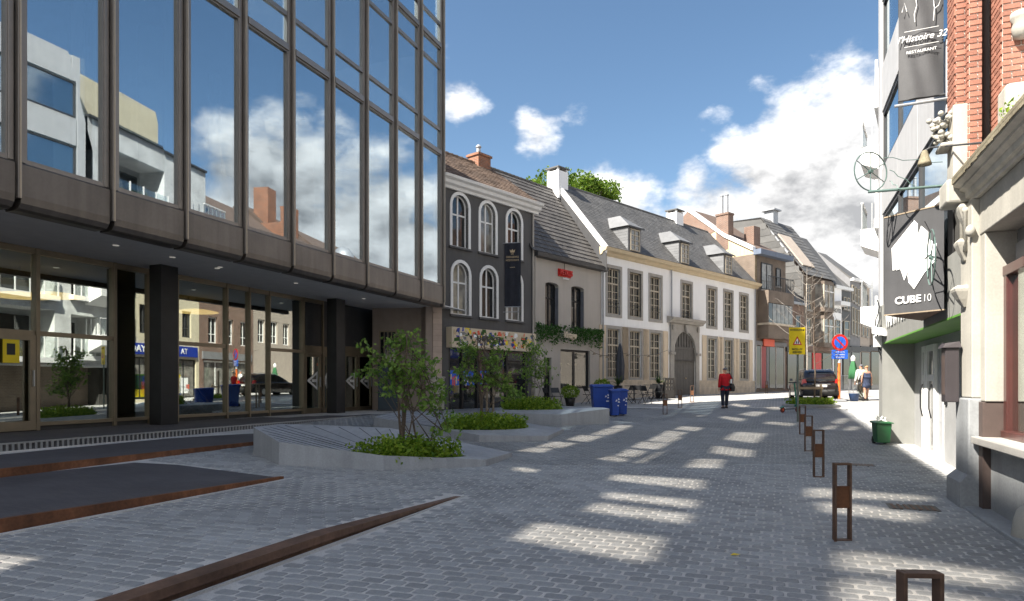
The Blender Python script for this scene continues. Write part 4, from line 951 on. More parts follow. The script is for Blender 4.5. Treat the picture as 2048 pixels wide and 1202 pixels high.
# brown brick house with the box bay
b4 = fh('bay_house', 'brown brick house with a box bay, blue fascia and red shop below'); a, b = 0, fu(1571); zt4 = fz(1540, 515)
MB().box(a, b, 0, 3.2, .4, zt4).build('wall', brickA, b4)
MB().box(a-.05, b+.25, -.5, .1, zt4-.05, zt4+.32).build('fascia', mat('blue_fascia', (.13, .16, .22), .6), b4)
fwin(b4, 1521, 1543, 527, 580, blackm, panec, 2); fwin(b4, 1551, 1560, 537, 573, blackm, paneg)
ba, bb = fu(1516), fu(1567); z0, z1 = fz(1540, 679), fz(1540, 586)
bay = MB().box(ba, bb, -.8, 0, z0, fz(1540, 652)).box(ba, bb, -.8, 0, fz(1540, 610), z1).box(ba, ba+.12, -.75, 0, fz(1540, 652), fz(1540, 610)).build('bay', brickA, b4)
MB().box(ba-.08, bb+.08, -.9, .0, fz(1540, 653), fz(1540, 649)).build('bay_sill', plinth, bay)
for i in range(6): MB().box(ba+.1+(bb-ba-.2)*i/6, ba+.04+(bb-ba-.2)*(i+1)/6, -.76, -.70, fz(1540, 650), fz(1540, 611)).build('bay_pane', panec if i else paneg, bay)
for i in range(16): MB().box(ba+(bb-ba)*i/15-.012, ba+(bb-ba)*i/15+.012, -.80, -.77, z1, z1+1.0).build('railing_bar', blackm, bay)
MB().box(ba, bb, -.81, -.76, z1+.98, z1+1.03).build('top_rail', blackm, bay)
MB().box(a, b, -.10, -.0, fz(1540, 692), fz(1540, 684)).build('shop_band', greyfac, b4)
MB().box(fu(1523), fu(1544), -.2, -.1, fz(1534, 693), fz(1534, 679)).build('shop_sign', redo, b4)
for x0, x1, m_ in ((1511, 1519, paneg), (1520, 1530, mat('dull_red_display', (.30, .06, .06), .6)), (1531, 1536, greyfac), (1537, 1548, paneg), (1551, 1565, paneg)): MB().box(fu(x0), fu(x1), -.08, -.01, fz(1540, 776), fz(1540, 694)).build('shop_pane', m_, b4)
for x in (1510, 1519.5, 1549.5, 1566): MB().box(fu(x)-.06, fu(x)+.06, -.1, 0, fz(x, 778), fz(1540, 692)).build('shop_post', stonefr, b4)
# its ochre flank, tall roof and chimneys, seen over the white roof
dpt = 6.2
gab = [(0, .4), (0, zt4-.2), (1.0, zt4-.1)]
fl_ = MB(); pg = [(0, 8.2), (0, Ff.pix(1506, 499)[1]+.0)]
apx = Ff.pix(1376, 421, 0)
def side(px, py):                       # on the left flank plane u=0
    nx, ny = Ff.dx, Ff.dy; rx = (px-1024)/1365; t = (Ff.ox*nx+Ff.oy*ny)/(rx*nx+ny); X = rx*t
    y = (X-Ff.ox)*-Ff.dy+(t-Ff.oy)*Ff.dx; return y, CH+(768-py)/1365*t
ap = side(1377, 421)
pts = [(.0, 6), (.0, side(1506, 500)[1]), side(1449, 474), ap, (ap[0]+4, ap[1]-3.2), (ap[0]+4, 6)]
MB().loft([[(.02, y, z) for y, z in pts], [(.3, y, z) for y, z in pts]]).build('flank_wall', yellowr, b4)
up_ = [side(1430, 462), ap, (ap[0]+3.6, ap[1]-2.9), (ap[0]+.2, ap[1]-3.0)]
MB().loft([[(-.01, y, z) for y, z in up_], [(.02, y, z) for y, z in up_]]).build('gable_brick', brickB, b4)
rp = [side(1506, 498), side(1449, 472), ap]
for p_, q_ in zip(rp, rp[1:]): MB().loft([[(-.10, p_[0], p_[1]-.10), (-.10, p_[0], p_[1]+.2), (.35, p_[0], p_[1]+.2), (.35, p_[0], p_[1]-.1)], [(-.10, q_[0], q_[1]-.10), (-.10, q_[0], q_[1]+.2), (.35, q_[0], q_[1]+.2), (.35, q_[0], q_[1]-.1)]]).build('verge_board', whitet, b4)
rt = MB(); rt.poly((.3, rp[0][0], rp[0][1]+.12), (b, rp[0][0], rp[0][1]+.12), (b, rp[1][0], rp[1][1]+.12), (.3, rp[1][0], rp[1][1]+.12)); rt.poly((.3, rp[1][0], rp[1][1]+.12), (b, rp[1][0], rp[1][1]+.12), (b, ap[0], ap[1]+.12), (.3, ap[0], ap[1]+.12)); rt.build('roof', redtile, b4)
c_ = side(1443, 430); cc = MB().box(.0, .7, c_[0]-.55, c_[0]+.45, c_[1]-2.6, c_[1]).box(-.06, .76, c_[0]-.6, c_[0]+.5, c_[1]-.02, c_[1]+.12).build('chimney', brickB, b4)
for k in (-.22, .2): MB().lathe([(.13, 0), (.12, 1.3), (.15, 1.32), (.15, 1.4)], 10, (.35, c_[0]+k, c_[1]+.12)).build('chimney_pot', lead, cc)
c2 = Ff.pix(1492, 458, 1.0); MB().box(fu(1500)*0+2.0, 2.9, 1.2, 2.0, zt4-.1, Ff.pix(1492, 458, 2.4)[1]-.1).build('chimney', brickB, b4)
# low brick house
b5 = fh('low_brick_house', 'low red brown brick house squeezed between the bay house and the slate gabled house'); a, b = fu(1571)+.02, fu(1608); zt5 = fz(1590, 606)
MB().box(a, b, .03, 4, .4, zt5).build('wall', brickB, b5)
for x0, x1 in ((1576, 1584.5), (1591, 1600)): fwin(b5, x0, x1, 631, 656, stonefr, paneg, 1, (1, 1), y=.02)
MB().loft([[(a, -.2, zt5), (a, 3.2, zt5+4.0), (a, 4, zt5)], [(b, -.2, zt5), (b, 3.2, zt5+4.0), (b, 4, zt5)]]).build('roof', slate, b5)
MB().box(a, b, -.25, .05, zt5-.12, zt5+.06).build('gutter', lead, b5)
MB().box(a+.2, b-.2, -.06, .03, fz(1590, 777), fz(1590, 705)).build('shop_window', paneg, b5); MB().box(a, b, -.12, .03, fz(1590, 704), fz(1590, 694)).build('shop_band', anthr, b5)
# slate-gabled brick house with bays
b6 = fh('slate_gable_house', 'tall brick house with stacked bay windows and a slate clad gable'); a, b = fu(1608)+.02, fu(1665); zt6 = fz(1635, 556)
MB().box(a, b, .06, 5, .4, zt6).build('wall', brickA, b6)
gp = [(.06, 4), (.06, zt6), (3.6, zt6+5.0), (6.2, zt6+5.2), (7.5, zt6+3), (7.5, 4)]
MB().loft([[(a-.03, y, z) for y, z in gp], [(a+.02, y, z) for y, z in gp]]).build('slate_gable', slate, b6)
for j in range(16):
    z = 6+j*.55; y1 = 7.4 if z < zt6 else 7.2; y0 = .08 if z < zt6 else .08+(z-zt6)*.72
    if y0 < y1-1 and z < zt6+5: MB().box(a-.05, a-.031, y0+.1, y1, z, z+.5).build('slate_course', slate, b6)
rf = [(-.25, zt6), (3.6, zt6+5.15), (6.4, zt6+5.3)]
r_ = MB()
courses(b6, (a-.1, *rf[0]), (b+.1, *rf[0]), (a-.1, *rf[1]), (b+.1, *rf[1]), 16, slate, nt=14, name='slate_course', th=.03)
r_.poly((a-.1, *rf[1]), (b+.1, *rf[1]), (b+.1, *rf[2]), (a-.1, *rf[2])); r_.build('roof', slate, b6)
sk = [(.35, zt6+.85), (2.4, zt6+3.6)]
MB().loft([[(a+.4, sk[0][0]-.08, sk[0][1]+.05), (a+.4, sk[0][0], sk[0][1]), (a+.4, sk[1][0], sk[1][1]), (a+.4, sk[1][0]-.08, sk[1][1]+.08)], [(a+2.4, sk[0][0]-.08, sk[0][1]+.05), (a+2.4, sk[0][0], sk[0][1]), (a+2.4, sk[1][0], sk[1][1]), (a+2.4, sk[1][0]-.08, sk[1][1]+.08)]]).build('skylight', beigefac, b6)
MB().box(a+1.6, a+2.4, 3.4, 4.2, zt6+4.6, zt6+6.0).box(a+1.4, a+2.6, 3.2, 4.4, zt6+6.0, zt6+6.12).build('chimney', lead, b6)
for yt, yb in ((568, 620), (636, 690)):
    fwin(b6, 1612, 1622, yt, yb, framec, paneg, 2, (1, 1, 1), y=.04)
    c, d = fz(1643, yb-4), fz(1643, yt+3); u0, u1 = fu(1631), fu(1658)
    m = MB(); m.loft([[(u0, .06, z), (u0+.35, -.55, z), (u1-.35, -.55, z), (u1, .06, z)] for z in (c-.35, c)]); bo_ = m.build('bay_window', brickA, b6); MB().loft([[(u0, .06, z), (u0+.35, -.55, z), (u1-.35, -.55, z), (u1, .06, z)] for z in (d, d+.25)]).build('bay_head', brickA, bo_)
    MB().loft([[(u0+.05, .06, z), (u0+.38, -.5, z), (u1-.38, -.5, z), (u1-.05, .06, z)] for z in (c, d)]).build('bay_pane', panec, bo_)
    for t_ in (0, .5, 1): MB().box(u0+.33+(u1-u0-.66)*t_-.05, u0+.33+(u1-u0-.66)*t_+.05, -.56, -.48, c, d).build('bay_bar', framec, bo_)
    MB().box(u0+.33, u1-.33, -.55, -.5, c+(d-c)*.7-.04, c+(d-c)*.7+.04).build('bay_bar', whitet, bo_)
MB().box(a, b, -.1, .06, fz(1635, 702), fz(1635, 694)).build('shop_band', brickB, b6)
for x0, x1, m_ in ((1611, 1622, paneg), (1625, 1642, red), (1645, 1662, paneg)): MB().box(fu(x0), fu(x1), -.02, .05, fz(1635, 780), fz(1635, 706)).build('shop_pane', m_, b6)
# the last fronts before the bend
def front(name, label, x0, x1, ytop, m_, roofm, wn, hr=3.2, shop=True, gable=None, yo=.0):
    t = fh(name, label); a, b = fu(x0)+.01, fu(x1); zt = fz((x0+x1)/2, ytop)
    MB().box(a, b, yo, 6, .4, zt).build('wall', m_, t)
    MB().loft([[(a, yo-.25, zt), (a, 3+yo, zt+hr), (a, 6, zt)], [(b, yo-.25, zt), (b, 3+yo, zt+hr), (b, 6, zt)]]).build('roof', roofm, t)
    if gable:
        MB().loft([[(a-.03, yo, zt-3), (a-.03, yo, zt), (a-.03, 3+yo, zt+hr+.1), (a-.03, 6, zt), (a-.03, 6, zt-3)], [(a-.0, yo, zt-3), (a-.0, yo, zt), (a-.0, 3+yo, zt+hr+.1), (a-.0, 6, zt), (a-.0, 6, zt-3)]]).build('gable_wall', gable, t)
    MB().box(a, b, yo-.3, yo+.05, zt-.15, zt+.1).build('cornice', whitet, t)
    for (q0, q1, yt, yb) in wn: fwin(t, q0, q1, yt, yb, framec, paneg, 1, (1, 1), .06, y=yo-.02)
    if shop: MB().box(a+.25, b-.25, yo-.06, yo+.02, fz(x1, 778), fz(x1, 706)).build('shop_window', paneg, t); MB().box(a, b, yo-.1, yo+.02, fz(x1, 704), fz(x1, 694)).build('shop_band', anthr, t)
    return t
t7 = front('narrow_white_house', 'narrow white fronted house with a dark brick gable next to the bay windowed house', 1665.5, 1683, 574, whitep, slate, [(1670, 1679, 640, 668)], 4.6, gable=brickB)
text('HOTEL', 'lettering', t7, signblk, .5, (fu(1674), -.02, fz(1674, 622)), (rad(90), 0, 0), .01)
MB().box(fu(1667), fu(1686), -.6, 0, fz(1675, 612), fz(1675, 604)).build('canopy', whitet, t7)
t8 = front('charcoal_house', 'narrow charcoal painted house between white and pale grey fronts', 1683, 1700, 578, anthr, slate, [(1686, 1691, 594, 618), (1693, 1698, 596, 620), (1687, 1697, 642, 676)], 3.2, gable=brickB)
MB().box(fu(1676), fu(1690), 2.4, 3.6, fz(1690, 560), fz(1690, 528)).build('chimney', anthr, t8)
t9 = front('grey_house', 'pale grey house with six tall narrow windows', 1700, 1720, 560, greyfac, slate, [(1702.5, 1706.5, 570, 602), (1708, 1712, 574, 606), (1714, 1718, 578, 610), (1702.5, 1706.5, 614, 668), (1708, 1712, 617, 670), (1714, 1718, 620, 672)], 2.8, gable=greyfac)
t10 = front('beige_house', 'beige rendered house at the bend of the street', 1720, 1739, 572, beigefac, slate, [(1723, 1727.5, 584, 618), (1731, 1735.5, 588, 620), (1723, 1727.5, 634, 672), (1731, 1735.5, 637, 674)], 2.4)
MB().box(fu(1714), fu(1722), 2, 3, fz(1720, 572), fz(1720, 541)).build('chimney', brickB, t10)
t11 = front('brown_house', 'plain brown brick house half hidden behind the balconies', 1739, 1775, 630, brickA, redtile, [(1743, 1749, 650, 676)], 1.5)
t12 = front('brown_house', 'far brown house closing the view behind the walking couple', 1775, 1830, 640, brickB, slate, [(1780, 1786, 655, 680)], 1.5)
# ================================================================== RIGHT SIDE: brick shop house
Q = Fr(9.16, 17.0, -DX, -DY)             # u grows towards the viewpoint, y into the building
u1 = Q.u(1893); UE = u1+17
rb = Q.thing('brick_shop_house', 'red brick house above a cream stone shop surround at the right edge', 'house')
def q(px, py, y=0): return Q.pix(px, py, y)
# pilaster
p0, p1 = Q.pix(1893, 700, -.25)[0]+.09, Q.pix(1936, 700, -.16)[0]; ws = Q.pix(1964, 700, -.05)[0]; p2 = ws
# bluestone plinth and sill
MB().box(ws, UE, .06, .5, -.1, .86).build('stone_panel', bluest, rb)
for k in range(5): MB().box(ws+.02+k*1.6, ws+1.6+k*1.6, .035, .06, .02, .855).build('panel_slab', bluest, rb, bevel=.006)
MB().box(ws-.12, UE, -.14, .3, .862, .95).build('sill', mat('pale_stone_sill', (.42, .40, .37), .8, var=.12), rb, bevel=.01)
MB().box(ws-.35, UE, -.22, .06, -.05, .075).build('base_kerb', bluest, rb, bevel=.015)
MB().box(p0-.02, p1, -.16, .3, .42, 1.42).build('pilaster_shaft', bluest, rb, bevel=.02)
MB().loft([[(p0-.09, -.25, -.1), (p1+.02, -.25, -.1), (p1+.02, .3, -.1), (p0-.09, .3, -.1)], [(p0-.09, -.25, .36), (p1+.02, -.25, .36), (p1+.02, .3, .36), (p0-.09, .3, .36)], [(p0-.02, -.165, .46), (p1, -.165, .46), (p1, .3, .46), (p0-.02, .3, .46)]]).build('pilaster_base', bluest, rb)
MB().box(p1+.004, p2+.02, -.05, .3, -.05, 1.38).build('brown_panel', brownst, rb, bevel=.006)
MB().box(p0+.06, p1-.01, -.12, .3, 1.425, 3.92).build('pilaster_upper', creamst, rb, bevel=.015)
MB().box(p1, p2+.04, -.03, .3, 1.385, 3.45).build('cream_pier', creamst, rb, bevel=.012)
MB().box(p1-.0, UE, -.04, .5, 3.452, 3.92).build('lintel', creamst, rb, bevel=.012)
MB().box(p2+.04, UE, .30, .45, 3.0, 3.451).build('lead_fascia', mat('grey_fascia_board', (.20, .205, .21), .6, var=.1), rb)
for k in range(6): MB().box(p2+.08+k*1.1, p2+1.16+k*1.1, .27, .30, 3.05, 3.28).build('fascia_strip', lead, rb)
# cornice
cp = [(.0, 3.92), (-.09, 3.92), (-.09, 3.97), (-.13, 3.99), (-.14, 4.06), (-.20, 4.09), (-.20, 4.12), (-.27, 4.15), (-.28, 4.21), (.6, 4.25)]
MB().loft([[(p0-.05, y, z) for y, z in cp], [(UE, y, z) for y, z in cp]]).build('cornice', mat('lightened_cornice_stone', (.64, .60, .52), .85, var=.14, vs=2.0, streak=.15, bump=.15, bs=30), rb)  # stone colour lightened to stand in for bounced light on the mouldings
MB().box(p0+.35, UE, -.285, -.16, 4.215, 4.27).build('mossy_gutter', mossst, rb, bevel=.01)
m = MB(); k = p0+.4
while k < UE-.5:
    w = R.uniform(.10, .22); m.box(k, k+w-.01, -.292, -.278, 4.155+R.uniform(0, .015), 4.208); k += w
m.build('weathered_edge', mossst, rb)
MB().box(p0-.1, p0+.36, -.34, .1, 3.95, 4.26).build('cornice_return', creamst, rb, bevel=.03)
# consoles and little brackets on the pilaster
cx = (p0+p1)/2
for z, s in ((3.80, .06), (3.35, .07), (2.75, .09)):
    MB().loft([[(cx-.02-s*k, -.12-s*1.2*k, z-.16+.10*j), (cx+.02+s*k, -.12-s*1.2*k, z-.16+.10*j), (cx+.02+s*k, -.1, z-.16+.10*j), (cx-.02-s*k, -.1, z-.16+.10*j)] for j, k in ((0, .25), (1, .8), (2, 1.25), (2.4, 1.35), (2.8, 1.0))]).build('corbel', creamst, rb, bevel=.008)
for s in (-.09, .09): MB().lathe([(.028, 0), (.028, .5), (.045, .52), (.03, .56)], 10, (cx+s, -.14, 3.3)).build('colonnette', creamst, rb, smooth=True)
MB().lathe([(.02, -.06), (.05, -.03), (.06, .02), (.04, .07), (.01, .09)], 12, (p1+.02, -.14, 3.5)).build('carved_head', creamst, rb, smooth=True)
# upper pier with carved capital
uc0 = Q.pix(1886, 300, -.15)[0]
MB().box(uc0-.0, uc0+.36, -.1, .2, 4.22, 5.5).build('upper_pier', creamst, rb, bevel=.012)
cap = MB(); 
for i in range(46):
    z = 5.02+R.random()*.42; fl = .10+.13*((z-5.0)/.42); a = R.uniform(0, 1)
    cap.lathe([(.004, -.04), (.03, -.02), (.042, 0), (.03, .03), (.004, .045)], 7, (uc0+.0+R.uniform(-.06, .30), -.10-R.random()*fl, z))
cap.build('carved_capital', creamst, rb, smooth=True)
MB().box(uc0-.06, uc0+.34, -.24, .1, 4.94, 5.0).build('capital_ring', creamst, rb, bevel=.02)
# shop window in oxblood timber
wy = .22; zt_ = 3.0
def post(a, b, z0=.95, z1=zt_, y0=wy-.06, y1=wy+.08): return MB().box(a, b, y0, y1, z0, z1).build('window_post', redwood, rb, bevel=.01)
g0 = p2+.06; fu_ = [g0, Q.u(2030), Q.u(2030)+1.6, Q.u(2030)+3.2]
post(g0-.03, g0+.09)
for x in fu_[1:]: post(x-.14, x+.0); post(x+.04, x+.12, y0=wy-.02)
MB().box(g0-.03, UE, wy-.07, wy+.08, zt_-.10, zt_+.02).build('window_head', redwood, rb, bevel=.01); MB().box(g0-.03, UE, wy-.09, wy+.08, .95, 1.04).build('window_cill', redwood, rb, bevel=.01)
for a, b in zip(fu_[:-1], fu_[1:]): MB().box(a+.08, b-.13, wy, wy+.01, 1.03, zt_-.09).build('pane', sgl, rb)
MB().box(g0, UE, 1.6, 1.62, .9, 3.05).build('shop_back', intw, rb); MB().box(Q.u(2010), Q.u(2010)+.35, .5, .52, 1.0, 1.9).build('yellow_card', yellow, rb)
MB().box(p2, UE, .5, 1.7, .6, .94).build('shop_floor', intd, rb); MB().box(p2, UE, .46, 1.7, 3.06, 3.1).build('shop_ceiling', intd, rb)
# brickwork of the upper storey: stepped piers whose end faces look towards the viewpoint
def uy(px, Y): X = (px-1024)/1365*Y; return (X-Q.ox)*Q.dx+(Y-Q.oy)*Q.dy, -(X-Q.ox)*Q.dy+(Y-Q.oy)*Q.dx
bwp = bpy.data.objects.new('brickwork', None); C.objects.link(bwp); bwp.parent = rb; bwp.empty_display_size = .1
pier = [(1911, 1934, 9.62, .45), (1937, 1960, 9.45, .3), (1974, 1996, 9.62, .3), (2004, 2150, 9.05, .45)]     # end face px left/right, depth, back u
cache = {}; rest = MB(); nb = 0
MB().box(uy(1911, 9.62)[0]-.5, uy(1974, 9.75)[0], uy(1912, 9.62)[1]+.02, 4, 4.22, 13.5).build('mortar_core', mortarw, rb)
for pa, pb, Yd, ub in pier:
    (ua, ya), (ub2, yb) = uy(pa, Yd), uy(pb, Yd-.1); ue = ua; ub = ue-ub
    yb = ya+math.hypot((pb-pa)/1365*Yd, 0)*1.02
    MB().box(ub, ue-.008, ya+.008, yb-.01, 4.22, 13.5).build('mortar_core', mortarw, rb)
    z = 4.26; row = 0
    while z < 9.4:
        for face, (s0, s1) in (('end', (ya, yb)), ('side', (ub, ue))):
            k = s0-(.105 if row % 2 else 0)
            while k < s1:
                x0, x1 = max(s0, k)+.009, min(s1, k+.21)-.009; k += .21
                if x1-x0 < .03: continue
                w = round(x1-x0, 2); vis = z < 7.3 and (face == 'end' and (x0-ya) < .5 or face == 'side')
                if vis and nb < 300:
                    if (w, face) not in cache:
                        bb_ = MB().box(-.05, .012, -w/2, w/2, 0, .062) if face == 'end' else MB().box(-w/2, w/2, -.012, .05, 0, .062)
                        me = bpy.data.meshes.new('brick'); me.from_pydata(bb_.v, [], bb_.f); me.materials.append(redbrick); cache[(w, face)] = me
                    o = bpy.data.objects.new('brick', cache[(w, face)]); C.objects.link(o); o.parent = bwp; nb += 1
                    o.location = (ue+R.uniform(-.003, .003), (x0+x1)/2, z) if face == 'end' else ((x0+x1)/2, ya+R.uniform(-.003, .003), z)
                elif face == 'end': rest.box(ue-.05, ue+.012, x0, x1, z, z+.062)
                else: rest.box(x0, x1, ya-.012, ya+.05, z, z+.062)
        z += .082; row += 1
rest.build('upper_bricks', redbrick, rb, kind='stuff')
ua, ya = uy(1967, 9.6); MB().tube([(ua, ya+.03, 4.25), (ua, ya+.03, 12)], .045, 10).build('downpipe', anthr, rb)
MB().box(p0-.3, UE, .55, 1.8, 4.2, 4.28).build('flat_roof', lead, rb)
# stone scroll brackets on the brick front
sbu, sby = uy(2004, 8.95); MB().box(sbu-.05, sbu+.35, sby-.05, sby+1.3, 4.55, 5.42).build('stone_block', creamst, rb, bevel=.06, seg=3)
MB().lathe([(.03, 0), (.10, .03), (.12, .15), (.10, .22), (.13, .26), (.13, .34)], 14, (uy(2044, 8.9)[0], uy(2044, 8.9)[1], 6.1)).build('stone_urn', creamst, rb, smooth=True)
gwd = MB(); gu, gz_ = q(1990, 262, -.35)
for i in range(60): leaves(gwd, (gu+R.uniform(-.25, .2), -.22+R.uniform(-.05, .05), 4.28+R.random()*.12), 1, (.02, .02, .02), .05)
gw = gwd.build('weeds', leafB); gw.location = (Q.ox, Q.oy, 0); gw.rotation_euler = (0, 0, Q.rz); tag(gw, 'tuft of weeds growing in the gutter of the brick house', 'weeds')
# dark wall box
bu, bz = q(1905, 750, -.2)
boxm = mat('dark_box_paint', (.040, .033, .036), .5, var=.15)
mbx = thing('wall_box', 'dark metal menu box on the stone pilaster of the brick house', 'box', (*Q.xy(bu+.06, -.12), 1.36), Q.rz)
MB().loft([[(-.12, -.2, .0), (.12, -.2, 0), (.12, -.04, 0), (-.12, -.04, 0)], [(-.12, -.2, .72), (.12, -.2, .72), (.12, -.04, .72), (-.12, -.04, .72)]]).build('case', boxm, mbx, bevel=.01)
MB().loft([[(-.15, -.235, .72), (.15, -.235, .72), (.15, -.02, .72), (-.15, -.02, .72)], [(-.13, -.2, .78), (.13, -.2, .78), (.13, -.04, .80), (-.13, -.04, .80)]]).build('hood', boxm, mbx)
MB().box(-.128, -.119, -.17, -.08, .12, .62).build('side_glass', paneg, mbx); MB().box(-.08, .08, -.206, -.198, .1, .62).build('front_door', brownst, mbx)
# ---- stone guard at the corner in the foreground
gx, gy, _ = G(2052, 1085)
gd = MB().lathe([(.15, -.05), (.15, .10), (.13, .24), (.10, .34), (.04, .40), (.0, .41)], 18).build('stone_guard', mat('pale_worn_stone', (.40, .38, .34), .85, var=.15, bump=.2, bs=20), smooth=True); gd.location = (gx+.03, gy, 0); tag(gd, 'worn pale corner guard stone at the right edge', 'guard stone')

# ================================================================== RIGHT SIDE: grey panelled block with green entrance
cb = Q.thing('panelled_block', 'grey panelled block with slanting glass bands and a green entrance ceiling', 'building')
uf = 0.0; un = p0-.12; RZc = 2.56; rd = .66
MB().box(uf+.55, un, -.0, rd+.2, RZc+.03, RZc+.95).build('fascia_band', panelb, cb)
MB().box(uf+.0, uf+.58, -.02, rd+.2, -.1, 3.5).build('far_pier', panelb, cb)
MB().box(uf+.58, un, -.005, rd+.2, RZc, RZc+.03).build('green_ceiling', greenp, cb)
MB().box(uf+.58, un, rd, rd+.2, -.1, RZc).build('recess_wall', mat('pale_recess_wall', (.34, .34, .34), .7, var=.06), cb)
MB().box(uf+.58, un+.1, -.12, rd, -.06, .03).build('entrance_step', mat('pale_entrance_stone', (.19, .19, .19), .45, var=.1), cb)
# letters on the fascia
text('VANWYNSBERGHE', 'lettering', cb, white, .52, ((uf+un)/2-.3, -.012, RZc+.52), (rad(90), 0, 0), .01, 0, 'CENTER', 1.25, .02)
# double door in white frame
du0, du1 = Q.u(1851, rd), Q.u(1877, rd)
for a, b in ((du0, du0+.42), (du0+.46, du1)):
    o = window(cb, a, b, .05, 2.42, rd-.08, whitet, paneg, .13, 1, (2.2, .8), 0, .1, .08, name='door')
    MB().tube([(b-.07, rd-.12, .9), (b-.07, rd-.16, 1.1), (b-.07, rd-.16, 1.45), (b-.07, rd-.12, 1.6)], .014, 8).build('handle', blackm, o)
nb = window(cb, du1+.05, du1+.5, .05, 2.42, rd-.03, panelg, panelg, .06, 1, (1, 1, 1), 0, .03, .03, name='side_panel')
MB().box(du1+.62, du1+.78, rd-.03, rd, 1.2, 1.45).build('intercom', blackm, cb)
# upper floors: panels and window bands
un = u1-.03
MB().box(uf, un, .12, 6, 3.5, 14.5).build('block_core', intd, cb)
bands = [(3.52, 5.7, 'g'), (5.7, 6.85, 'p'), (6.85, 8.2, 'g'), (8.2, 9.35, 'p'), (9.35, 10.9, 'g'), (10.9, 12.0, 'p'), (12.0, 13.4, 'g'), (13.4, 14.5, 'p')]
nP = 3; wd = (un-uf-.35)/nP
MB().box(uf, uf+.32, -.03, .1, 3.5, 14.5).build('corner_strip', panelg, cb)
for z0, z1, k in bands:
    for i in range(nP):
        a, b = uf+.35+wd*i, uf+.35+wd*(i+1)
        if k == 'p': MB().box(a+.008, b-.008, .0, .1, z0+.02, z1-.02).build('facade_panel', panelg, cb, bevel=.005)
        else:
            o = window(cb, a+.02, b-.02, z0+.02, z1-.02, .03, anthr, cgl, .05, 1, (1,), 0, .04, .07)
            MB().box(a+.06, a+.06+wd*.35, .106, .112, z0+.1, z1-.1).build('blind', curtain, o)
# ---- triangular CUBE10 sign
ax, ay = (1768-1024)/1365*11.05, 11.05; rx_, ry_ = (1888-1024)/1365*10.2, 10.2
fx, fy = Q.xy(u1-1.75, .0)
cs = thing('cube_sign', 'charcoal wedge shaped sign with a white cube mark reading CUBE10', 'sign', (rx_, ry_, 0), math.atan2(ay-ry_, ax-rx_)+math.pi)
ln = math.hypot(ax-rx_, ay-ry_); zb, ztp = CH+(768-630)/1365*11.05, CH+(768-437)/1365*11.05
# local: face runs from x=-ln (outer tip) to 0 at the wall; local -y faces the viewpoint
ca, sa = math.cos(cs.rotation_euler.z), math.sin(cs.rotation_euler.z)
bx, by = (fx-rx_)*ca+(fy-ry_)*sa, -(fx-rx_)*sa+(fy-ry_)*ca
MB().prism([(-ln, 0), (0, 0), (bx, by)], zb, ztp).build('case', signg, cs, bevel=.006)
MB().prism([(-ln+.01, .012), (-.01, .012), (bx, by-.03)], zb-.012, zb).build('underside', mat('brown_sign_base', (.16, .09, .06), .8), cs)
MB().box(-ln, 0, -.008, .03, ztp, ztp+.02).build('top_trim', wood, cs); MB().box(-ln, 0, -.008, .03, zb-.014, zb+.004).build('bottom_trim', wood, cs)
def cp_(px, py):                         # picture position on the sign face -> local x, z
    t = None; nx, ny = -sa, ca; r_ = (px-1024)/1365; t = (rx_*nx+ry_*ny)/(r_*nx+ny); X = r_*t
    return (X-rx_)*ca+(t-ry_)*sa, CH+(768-py)/1365*t
logo = [[(1784, 497), (1829, 441), (1836, 448), (1836, 461), (1797, 517), (1791, 540), (1786, 541)], [(1797, 517), (1836, 461), (1837, 470), (1843, 452), (1857, 464), (1857, 478), (1820, 535), (1809, 561), (1804, 545), (1801, 538), (1793, 541)],
        [(1820, 535), (1857, 478), (1874, 487), (1873, 520), (1850, 545), (1829, 578), (1818, 565), (1816, 551)]]
for i, pl in enumerate(logo): MB().face([cp_(*p_) for p_ in pl], -.012-.001*i, -.004).build('cube_mark', white, cs)
xx, zz = cp_(1820, 599); text('CUBE', 'lettering', cs, white, .155, (xx-.03, -.012, zz-.005), (rad(90), 0, 0), .004, 0, 'CENTER', 1.1, .004)
xx, zz = cp_(1855, 595); text('10', 'lettering', cs, white, .165, (xx, -.012, zz-.008), (rad(90), 0, 0), .004, 0, 'CENTER', .85, -.004)
# ---- restaurant banner
bx0, bx1 = P(1797, 0, 10.6), P(1887, 0, 10.35)
bn = thing('restaurant_banner', 'grey restaurant banner with white script hanging beside the brick pilaster', 'banner', (bx1[0], bx1[1], 0), math.atan2(bx0[1]-bx1[1], bx0[0]-bx1[0])+math.pi)
bl = math.hypot(bx0[0]-bx1[0], bx0[1]-bx1[1]); z0 = P(0, 192, 10.4)[2]; z1 = z0+2.3
m = MB(); n, r_ = 14, 26
f = lambda a, b: (-bl+bl*a/n, -.035*math.sin(math.pi*a/n)*(1-.5*b/r_)+.010*math.sin(a*.9+b*.35), z0+(z1-z0)*b/r_)
m.loft([[f(i, j) for i in range(n+1)] for j in range(r_+1)], caps=False, closed=False)
bo = m.build('banner_cloth', signg, bn, smooth=True)
for zz, ex in ((z0, .02), (z0-.07, .14)): MB().tube([(-bl-ex*.4, 0, zz), (ex, 0, zz)], .018 if zz == z0 else .024, 8).build('bottom_rod', steel if zz != z0 else anthr, bn)
MB().tube([(-bl, 0, z1), (.1, 0, z1)], .02, 8).build('top_rod', steel, bn); MB().box(.08, .14, -.06, .06, z0-.2, z0+.1).build('wall_bracket', steel, bn)
text("l'Histoire 32", 'lettering', bo, white, .142, (-bl/2, -.065, P(0, 73, 10.4)[2]), (rad(90), 0, 0), .003, .35, 'CENTER', .92)
text('RESTAURANT', 'lettering', bo, white, .062, (-bl/2, -.062, P(0, 100, 10.4)[2]), (rad(90), 0, 0), .003, 0, 'CENTER', 1.05)
